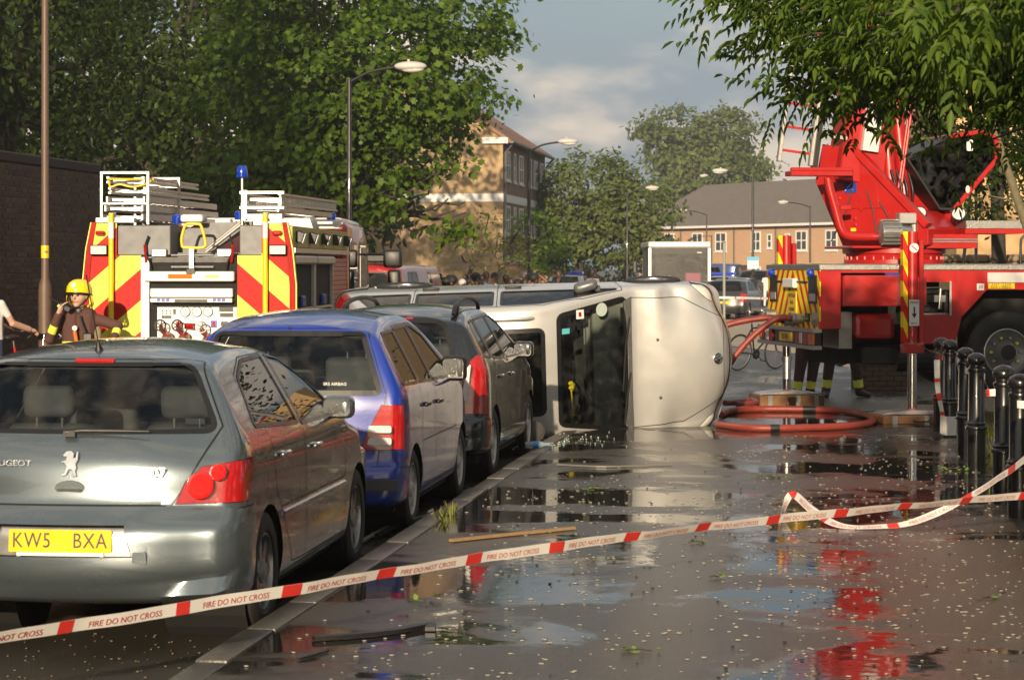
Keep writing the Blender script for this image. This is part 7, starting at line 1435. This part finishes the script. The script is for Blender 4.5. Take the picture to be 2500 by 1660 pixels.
# ------------------------------------------------------------------ hoses
HOSE = mat('red_hose', (.23, .036, .024), .42, var=.18, vs=8, bump=.3, bs=120)
def hose(label, pts, r=.039, n=8, bands=(), group='red fire hoses'):
    P = catmull([tuple(p) for p in pts], n); root = thing('fire_hose', label, 'hose', tuple(P[0]), 0, group); o = np.array(P[0])
    rr_ = r*(1+.05*np.sin(np.arange(len(P))*1.7)+.03*np.sin(np.arange(len(P))*4.1)); MB().tube(P-o, rr_, 14).build('hose', HOSE, root, smooth=60)
    for b in bands:
        k = int(b*(len(P)-2)); MB().tube((P[k:k+3]-o), r*1.06, 14).build('dark_cuff', BLACK, root, smooth=60)
    return root
bpy.context.view_layer.update(); TW = TRUCK.matrix_world
i1 = TW @ Vector((-.16, 1.05, 1.24)); i2 = TW @ Vector((-.16, .72, 1.27))
hose('red hose arching from the striped truck end down behind the van bonnet', [i1, TW @ Vector((-.45, 1.06, 1.27)), TW @ Vector((-.95, 1.2, 1.15)), TW @ Vector((-1.4, 1.3, .85)), TW @ Vector((-1.75, 1.35, .4)), TW @ Vector((-2.1, 1.3, .06)), TW @ Vector((-3.2, 1.0, .042))], bands=(.02,))
hose('red hose dropping steeply from the truck inlet in front of the other hose', [i2, TW @ Vector((-.35, .72, 1.27)), TW @ Vector((-.65, .75, 1.05)), TW @ Vector((-.95, .75, .70)), TW @ Vector((-1.15, .7, .35)), TW @ Vector((-1.4, .6, .07)), TW @ Vector((-2.2, .3, .042))], bands=(.02,))
Gz = lambda u, v: Vector((*gnd(u, v, .14)[:2], .14))
hose('red hose looped on the wet pavement beside the jack block', [Gz(1760, 1012), Gz(1780, 1004), Gz(1820, 999), Gz(1900, 998), Gz(2020, 1000), Gz(2085, 1007), Gz(2130, 1020), Gz(2120, 1033), Gz(2060, 1040), Gz(1950, 1044), Gz(1860, 1045), Gz(1800, 1042), Gz(1752, 1036)], .04, bands=(.30, .80))
hose('short red hose end beside the van front', [Gz(1770, 984), Gz(1805, 981), Gz(1835, 978), Gz(1845, 984), Gz(1800, 988)], .038)
o = MB().cyl((0, 0, 0), (.0, -.02, -.22), .05, .04, n=14).cyl((0, 0, 0), (0, 0, .05), .065, n=14).build('hose_coupling', STEEL, None, TW @ Vector((-.35, .25, .78)), smooth=40); tag(o, 'grey metal hose coupling hanging under the truck light bar', 'coupling')

# ------------------------------------------------------------------ barrier tape
def tape(label, pts, w=.072, n=10, twist=None, lettering=True, per=.62, band=.10, group='red and white barrier tape', start=.2, up=(0, 0, 1), fold=0.0):
    P = catmull([tuple(p) for p in pts], n); d = np.r_[0, np.cumsum(np.linalg.norm(np.diff(P, axis=0), axis=1))]; L_ = d[-1]; N_ = int(L_/.04)+2; t = np.linspace(0, L_, N_); Q = np.stack([np.interp(t, d, P[:, k]) for k in range(3)], 1); o = Q[0].copy(); Q = Q-o
    root = thing('barrier_tape', label, 'tape', tuple(o), 0, group); T = unit(np.gradient(Q, axis=0)); U = np.tile(np.array(up, float), (N_, 1)); U = unit(U-T*(U*T).sum(1, keepdims=True)); B_ = np.cross(T, U)
    tw = np.interp(t, np.linspace(0, L_, len(twist)), twist) if twist is not None else np.zeros(N_)
    A = U*np.cos(tw)[:, None]+B_*np.sin(tw)[:, None]; nr = np.cross(T, A); rip = np.sin(t*7)*.004+np.sin(t*17+1)*.002; Q = Q+nr*rip[:, None]; E0, E1 = Q-A*w/2, Q+A*w/2
    m = MB(); m.add(np.concatenate([E0, E1]), [(i, i+1, N_+i+1, N_+i) for i in range(N_-1)]); m.build('tape_strip', WTAPE, root, smooth=60)
    s = start; k = 0
    while s < L_-.05:
        i0 = int(s/L_*(N_-1)); i1 = min(N_-1, max(i0+1, int((s+band)/L_*(N_-1)))); mm = MB()
        for sg in (.0015, -.0015): mm.add(np.concatenate([E0[i0:i1+1]+nr[i0:i1+1]*sg, E1[i0:i1+1]+nr[i0:i1+1]*sg]), [(q, q+1, (i1-i0+1)+q+1, (i1-i0+1)+q) for q in range(i1-i0)])
        mm.build('red_band', RTAPE, root)
        if lettering and s+per < L_+.2:
            i = min(N_-1, int((s+band+(per-band)/2)/L_*(N_-1)))
            fl = -1 if nr[i] @ np.array((SA, -CA, 0)) < 0 else 1
            tx = text('lettering', 'FIRE DO NOT CROSS', w*.66, RTAPE, root, (0, 0, 0), (0, 0, 0), .0003, 1.0)
            co = np.empty(len(tx.data.vertices)*3, np.float32); tx.data.vertices.foreach_get('co', co); co = co.reshape(-1, 3); sc_ = t[i]+fl*co[:, 0]*.98*.05/(w*.66)*.86
            I3 = lambda Y: np.stack([np.interp(sc_, t, Y[:, q]) for q in range(3)], 1)
            co = I3(Q)+I3(A)*(co[:, 1:2]-w*.10)+I3(nr)*fl*(.0022+np.abs(co[:, 2:3])); tx.data.vertices.foreach_set('co', co.reshape(-1).astype(np.float32)); tx.data.update()
        s += per; k += 1
    return root
a = at(-700, 1640, 7.9); b_ = at(0, 1555, 8.9); c_ = at(620, 1455, 10.0); d_ = at(1250, 1350, 11.4); e_ = at(1850, 1272, 13.0); f_ = Vector((1.40, 15.35, .1))+Vector((-.05, -.08, .30)); f_.z = at(2500, 1203, 15.05).z
tape('long red and white tape stretched across the foreground lettered FIRE DO NOT CROSS', [a, b_, c_, d_, e_, f_], .056, 14, [.2, .5, .1, .5, .15, .7, .3, .8, .4], per=.64, band=.11, start=.28)
g2 = lambda u, v, h: Vector((*gnd(u, v, .1)[:2], .1+h))
s0 = Vector((1.36, 15.30, .0)); s0.z = at(2505, 1100, 15.1).z
tape('slack red and white tape sagging from the nearest bollard to the pavement', [s0, at(2420, 1180, 15.6), at(2310, 1240, 15.9), g2(2200, 1292, .03), g2(2060, 1290, .02), at(1990, 1250, 16.2), at(1935, 1206, 16.6), at(1915, 1240, 16.5), g2(1900, 1285, .02)], .055, 10, [.1, .3, .5, .9, 1.2, .8, .4, .3, .2], per=.6, band=.09, start=.35)
j1 = TW @ Vector((.80, -.93, 1.06)); k1 = Vector((1.33, 24.67, .96))
tape('tape running from the truck jack to the bollard with the white foot', [j1, (j1+k1)/2+Vector((0, 0, -.03)), k1], .035, 8, [.4, .9, .4], lettering=False, per=.5, band=.14)
tape('tape hanging down beside the bollard with the white foot', [Vector((1.19, 24.65, .92)), Vector((1.20, 24.62, .62)), Vector((1.24, 24.60, .36)), Vector((1.25, 24.62, .14))], .06, 8, [.2, .5, .9, .3], lettering=False, per=.18, band=.06, up=(1, 0, 0), start=.2)
tape('thin white tape strung across the side street behind the van', [at(1700, 726, 50), at(1790, 727, 50), at(1880, 729, 51)], .05, 6, None, lettering=False, per=.9, band=.05, start=.9)
for k in range(5):
    x0, y0 = BOLL[k][0], BOLL[k][1]; x1, y1 = BOLL[k+1][0], BOLL[k+1][1]
    if k in (1, 3): tape(('tape slung between the white-footed bollard and the next', 'tape slung behind the two bollards before the truck wheel')[k//2], [Vector((x0+.06, y0-.05, .92)), Vector(((x0+x1)/2+.04, (y0+y1)/2, .80)), Vector((x1+.06, y1+.05, .92))], .045, 8, [.3, .8, .3], lettering=False, per=.5, band=.12)

# ------------------------------------------------------------------ litter on the pavement
rn = np.random.default_rng(12)
def chips(name, n, fn, size, m, label, cat, flat=.3):
    P = fn(n); a = rn.uniform(0, 6.28, n); s = size*rn.uniform(.5, 1.4, n); asp = rn.uniform(.4, 1, n); c, q = np.cos(a), np.sin(a); V = np.zeros((n, 8, 3))
    for k, (x, y, z) in enumerate([(-1, -1, 0), (1, -1, 0), (1, 1, 0), (-1, 1, 0), (-1, -1, 1), (1, -1, 1), (1, 1, 1), (-1, 1, 1)]):
        V[:, k, 0] = P[:, 0]+(x*c-y*q*asp)*s/2; V[:, k, 1] = P[:, 1]+(x*q+y*c*asp)*s/2; V[:, k, 2] = P[:, 2]+z*s*flat
    o = linkmesh(name, leafmesh(name, V, 8, [(3, 2, 1, 0), (4, 5, 6, 7), (0, 1, 5, 4), (1, 2, 6, 5), (2, 3, 7, 6), (3, 0, 4, 7)]), m); tag(o, label, cat, kind='stuff'); return o
def pav(n):
    y = 8.5+20*rn.beta(1.2, 2.6, n); x = rn.uniform(KX+.3, 1.55, n)
    k = rn.uniform(size=n) < np.clip((x+2.4)/3.2, .18, 1); x = np.where(k, x, rn.uniform(-.6, 1.5, n)); cx, cy = rn.uniform(-2.2, 1.4, 46), 8.5+17*rn.beta(1.2, 2.4, 46); q = rn.integers(0, 46, n); cl = rn.uniform(size=n) < .55; x = np.where(cl, np.clip(cx[q]+rn.normal(size=n)*.28, KX+.25, 1.55), x); y = np.where(cl, cy[q]+rn.normal(size=n)*.5, y); return np.stack([x, y, np.full(n, .1025)], 1)
chips('debris', 1700, pav, .017, mat('pale_chips', (.36, .335, .28), .7, var=.3, vs=30), 'pale chips of wood and plaster scattered over the wet pavement', 'debris', .18)
chips('dirt', 250, pav, .012, mat('dark_grit', (.02, .015, .01), .8), 'dark grit and leaf crumbs lying on the wet pavement', 'debris', .4)
chips('road_grit', 600, lambda n: np.stack([rn.uniform(-6.5, KX, n), rn.uniform(8.5, 11.5, n), np.full(n, .004)], 1), .012, mat('brown_grit', (.12, .09, .05), .8), 'brown grit in the gutter beside the nearest car', 'debris', .4)
GC = gnd(1310, 1085, .1)
chips('broken_glass', 170, lambda n: np.stack([GC.x+rn.normal(size=n)*.38, GC.y+.5+rn.normal(size=n)*.5, np.full(n, .104)], 1), .013, mat('glass_crumbs', (.40, .50, .46), .15, spec=.8), 'greenish crumbs of broken car glass below the overturned van', 'debris', .7)
def strip(label, pts, w_, h_, m, cat='strip', name='wood_strip'):
    P = [Vector(p) for p in pts]; root = thing(name, label, cat, tuple(P[0])); mb = MB(); Q = catmull([tuple(p-P[0]) for p in P], 6); n = len(Q); V = []
    for i in range(n):
        d = Vector(Q[min(i+1, n-1)]-Q[max(i-1, 0)]).normalized(); s_ = d.cross(Vector((0, 0, 1))).normalized()*w_/2; q = Vector(Q[i]); V += [q-s_, q+s_, q+s_+Vector((0, 0, h_)), q-s_+Vector((0, 0, h_))]
    F = [(4*i+a, 4*i+(a+1) % 4, 4*i+4+(a+1) % 4, 4*i+4+a) for i in range(n-1) for a in range(4)]+[(3, 2, 1, 0), (4*n-4, 4*n-3, 4*n-2, 4*n-1)]
    mb.add(V, F).build('strip', m, root); return root
g = lambda u, v, z=.105: Vector((*gnd(u, v, z)[:2], z))
PALEW = mat('pale_wood', (.30, .19, .09), .6, var=.3, vs=20)
strip('pale wooden batten lying on the pavement behind the long tape', [g(1100, 1322), g(1250, 1306), g(1402, 1291)], .035, .018, PALEW)
strip('dark rubber trim strip curling on the pavement nearest us', [g(765, 1562), g(850, 1556), g(960, 1545), g(1045, 1530), g(1050, 1540)], .05, .02, BLACK, name='rubber_strip')
strip('thin dark strip lying beside the curled rubber strip', [g(730, 1610), g(800, 1590)], .02, .01, BLACK, name='rubber_strip')
strip('long thin pale strip lying on the wet pavement near the van', [g(1360, 1135), g(1480, 1140), g(1640, 1135)], .03, .012, mat('grey_plastic', (.16, .15, .13), .4), name='plastic_strip')
strip('thin grey trim lying in the gutter beside the blue car', [Vector((*gnd(880, 1325, .02)[:2], .02)), Vector((*gnd(960, 1285, .03)[:2], .04)), Vector((*gnd(1060, 1258, .1)[:2], .108))], .03, .014, mat('grey_plastic'), name='plastic_strip')
strip('dark trim bridging gutter and kerb beside the blue car', [Vector((*gnd(920, 1310, .02)[:2], .02)), Vector((*gnd(1000, 1270, .05)[:2], .05)), Vector((*gnd(1058, 1250, .1)[:2], .11))], .03, .02, BLACK, name='rubber_strip')
strip('grey board lying at the kerb under the van roof', [g(1335, 1085), g(1370, 1066)], .14, .02, mat('grey_board', (.16, .14, .11), .6), name='board')
p = gnd(1305, 1094, .1); bt = thing('bottle', 'clear plastic bottle with blue label lying by the kerb', 'bottle', (p.x, p.y, .135), R(20))
MB().lathe([(0, -.10), (.033, -.10), (.035, -.03), (.035, .06), (.02, .10), (.013, .12), (.013, .13)], axis=(1, 0, 0), n=14).build('bottle_body', mat('bottle_plastic', (.55, .68, .78), .1, 0, .5, trans=.6), bt, smooth=50); MB().lathe([(.0355, -.02), (.0355, .04)], axis=(1, 0, 0), n=14).build('bottle_label', mat('label_blue', (.08, .3, .65), .4), bt); MB().cyl((.13, 0, 0), (.15, 0, 0), .015, n=12).build('bottle_cap', mat('label_blue'), bt)
o = MB().lathe([(.0, 0), (.09, .0), (.11, .02), (.11, .07), (.07, .09), (0, .09)], n=18).build('wheel_trim', mat('dirty_grey', (.06, .055, .05), .5, var=.3), None, Vector((*gnd(1300, 1078, .1)[:2], .2)), (R(80), 0, R(30)), smooth=40); tag(o, 'grey round car part standing by the front tyre of the black hatchback', 'car part')
# leafy twigs
def twig(label, p, n, s, seed):
    r2 = np.random.default_rng(seed); root = thing('leafy_twig', label, 'twig', tuple(p)); C_ = r2.normal(size=(n, 3))*np.array([s, s*.6, .008]); C_[:, 2] = np.abs(C_[:, 2])+.004
    V = leaves(C_, 1, .01, .05, OVAL, r2, np.array((0, 0, -1.)), 1.0, 1.2); V[:, :, 2] = np.maximum(V[:, :, 2], .002); linkmesh('twig_leaves', leafmesh('twig_leaves', V, 6, OVAL[1]), leafmat('fallen_leaf_%d' % seed, (.10, .20, .03), (.22, .30, .06), .2), root)['kind'] = 'stuff'
    MB().tube([(-s, 0, .006), (0, .01, .012), (s, 0, .006)], .004, 5).build('stem', BARK, root)
for k, (u, v, n, s, lb) in enumerate(((1875, 1165, 34, .10, 'largest clump of fallen green leaves on the wet pavement'), (2325, 1146, 22, .09, 'clump of fallen leaves at the foot of the bollards'), (1455, 1195, 12, .06, 'small fallen sprig beyond the long tape'), (1700, 1325, 9, .05, 'tiny green sprig just beyond the long tape'), (1560, 1590, 12, .06, 'green sprig on the pavement nearest the picture edge'), (1020, 1465, 8, .05, 'small sprig under the long tape near the kerb'), (1745, 1410, 6, .03, 'tiny sprig on the dark pavement strip'), (2410, 1460, 7, .04, 'tiny sprig on the brown pavement patch'))): twig(lb, g(u, v, .104), n, s, 50+k)
def tuft(label, p, n, h, spread, seed, name='weed'):
    r2 = np.random.default_rng(seed); root = thing(name, label, 'weed', tuple(p)); a = r2.uniform(0, 6.28, n); P = np.stack([r2.normal(size=n)*spread, r2.normal(size=n)*spread, np.zeros(n)], 1); tip = P+np.stack([np.cos(a)*h*.45, np.sin(a)*h*.45, h*r2.uniform(.5, 1.1, n)], 1); sd_ = np.stack([-np.sin(a), np.cos(a), a*0], 1)*.006; mid = (P+tip)/2+np.array([0, 0, h*.15])
    V = np.stack([P-sd_*.6, P+sd_*.6, mid+sd_, tip, mid-sd_], 1); linkmesh('blades', leafmesh('blades', V, 5, [(0, 1, 2, 3, 4)]), LW, root)['kind'] = 'stuff'
LW = leafmat('weed_leaf', (.10, .15, .03), (.24, .24, .06), .3)
p = gnd(1075, 1272, .1); tuft('yellowish weed sprouting from the kerb joint beside the blue car', (KX+.17, p.y, .1), 18, .10, .025, 1); tuft('small weed behind the yellowish one at the kerb', (KX+.16, p.y+.45, .1), 14, .10, .02, 2)
for k in range(9): tuft('weed growing along the bollard row, %s from the far end' % ('first', 'second', 'third', 'fourth', 'fifth', 'sixth', 'seventh', 'eighth', 'ninth')[k], (1.62+rn.uniform(-.1, .4), 27.2-k*1.25, .09), 34, .18, .10, 10+k)
r3 = np.random.default_rng(8); n = 9000; P = np.stack([r3.uniform(1.7, 5.5, n), r3.uniform(13, 27, n), np.full(n, .085)], 1); a = r3.uniform(0, 6.28, n); h_ = r3.uniform(.03, .13, n); tip = P+np.stack([np.cos(a)*.03, np.sin(a)*.03, h_], 1); sd_ = np.stack([-np.sin(a), np.cos(a), a*0], 1)*.006
o = linkmesh('grass', leafmesh('grass', np.stack([P-sd_, P+sd_, tip], 1), 3, [(0, 1, 2)]), LW); tag(o, 'rough grass on the soil behind the bollards', 'grass', kind='stuff')
# cycle hoops and uprights on the raised bed
for u, lb in ((2492, 'black hoop rail on the raised bed at the right edge'),):
    p = at(u, 652, 39); hp = thing('hoop_rail', lb, 'rail', (p.x, p.y, 1.72), YAW)
    MB().tube(catmull([(0, 0, -.05), (0, 0, .55), (.03, 0, .68), (.12, 0, .72), (.25, 0, .60), (.22, .1, -.05)], 6), .022, 10).build('rail', LB, hp, smooth=50); MB().cyl((0, 0, 0), (0, 0, .12), .03, n=10).build('foot', STEEL, hp)
for u, lb, dx in ((2362, 'slanting thin dark post on the raised bed left of the ash trunk', .1), (2383, 'upright thin dark post on the raised bed nearest the ash trunk', 0)):
    p = at(u, 652, 40); o = thing('thin_post', lb, 'post', (p.x, p.y, 1.72)); MB().tube([(-dx, 0, -.05), (dx, 0, 2.0)], .028, 8).build('shaft', LB, o)
# brick pier under the truck
p = gnd(2165, 955, 0); pr = thing('brick_pier', 'low brick pier in the shade under the ladder truck', 'pier', (p.x, p.y, 0), YAW+R(6))
rp = random.Random(1); MB().bb(-.38, .38, .02, .7, 0, .46).build('core', MORT, pr); MB().bb(-.42, .42, -.02, .74, .46, .53).build('coping', mat('pier_coping', (.16, .13, .09), .8, var=.3), pr, bevel=.015)
bme2 = MB().box((0, 0, 0), (.215, .1, .065)).mesh('brick', None, .004); bme2.materials.append(BRK[2])
for r_ in range(6):
    for k in range(4 if r_ % 2 else 3): linkmesh('brick', bme2, None, pr, (-.27+k*.225-(.11 if r_ % 2 else 0)+.045, .04+rp.uniform(-.004, .004), .04+r_*.075))
# ------------------------------------------------------------------ smoke-hazed air
HAZE_D = .0010
hz = MB().bb(-420, 620, -60, 620, -1.5, 26).build('haze', None); hz['kind'] = 'stuff'; hz['label'] = 'thin drifting smoke haze in the air over the street'; hz['category'] = 'haze'
hm = bpy.data.materials.new('haze_air'); hm.use_nodes = True; t = hm.node_tree; t.nodes.clear(); ou = N(t, 'ShaderNodeOutputMaterial'); pv_ = N(t, 'ShaderNodeVolumePrincipled'); pv_.inputs['Density'].default_value = HAZE_D; pv_.inputs['Color'].default_value = (.93, .93, .92, 1); pv_.inputs['Anisotropy'].default_value = .65; t.links.new(pv_.outputs[0], ou.inputs['Volume']); hz.data.materials.clear(); hz.data.materials.append(hm)
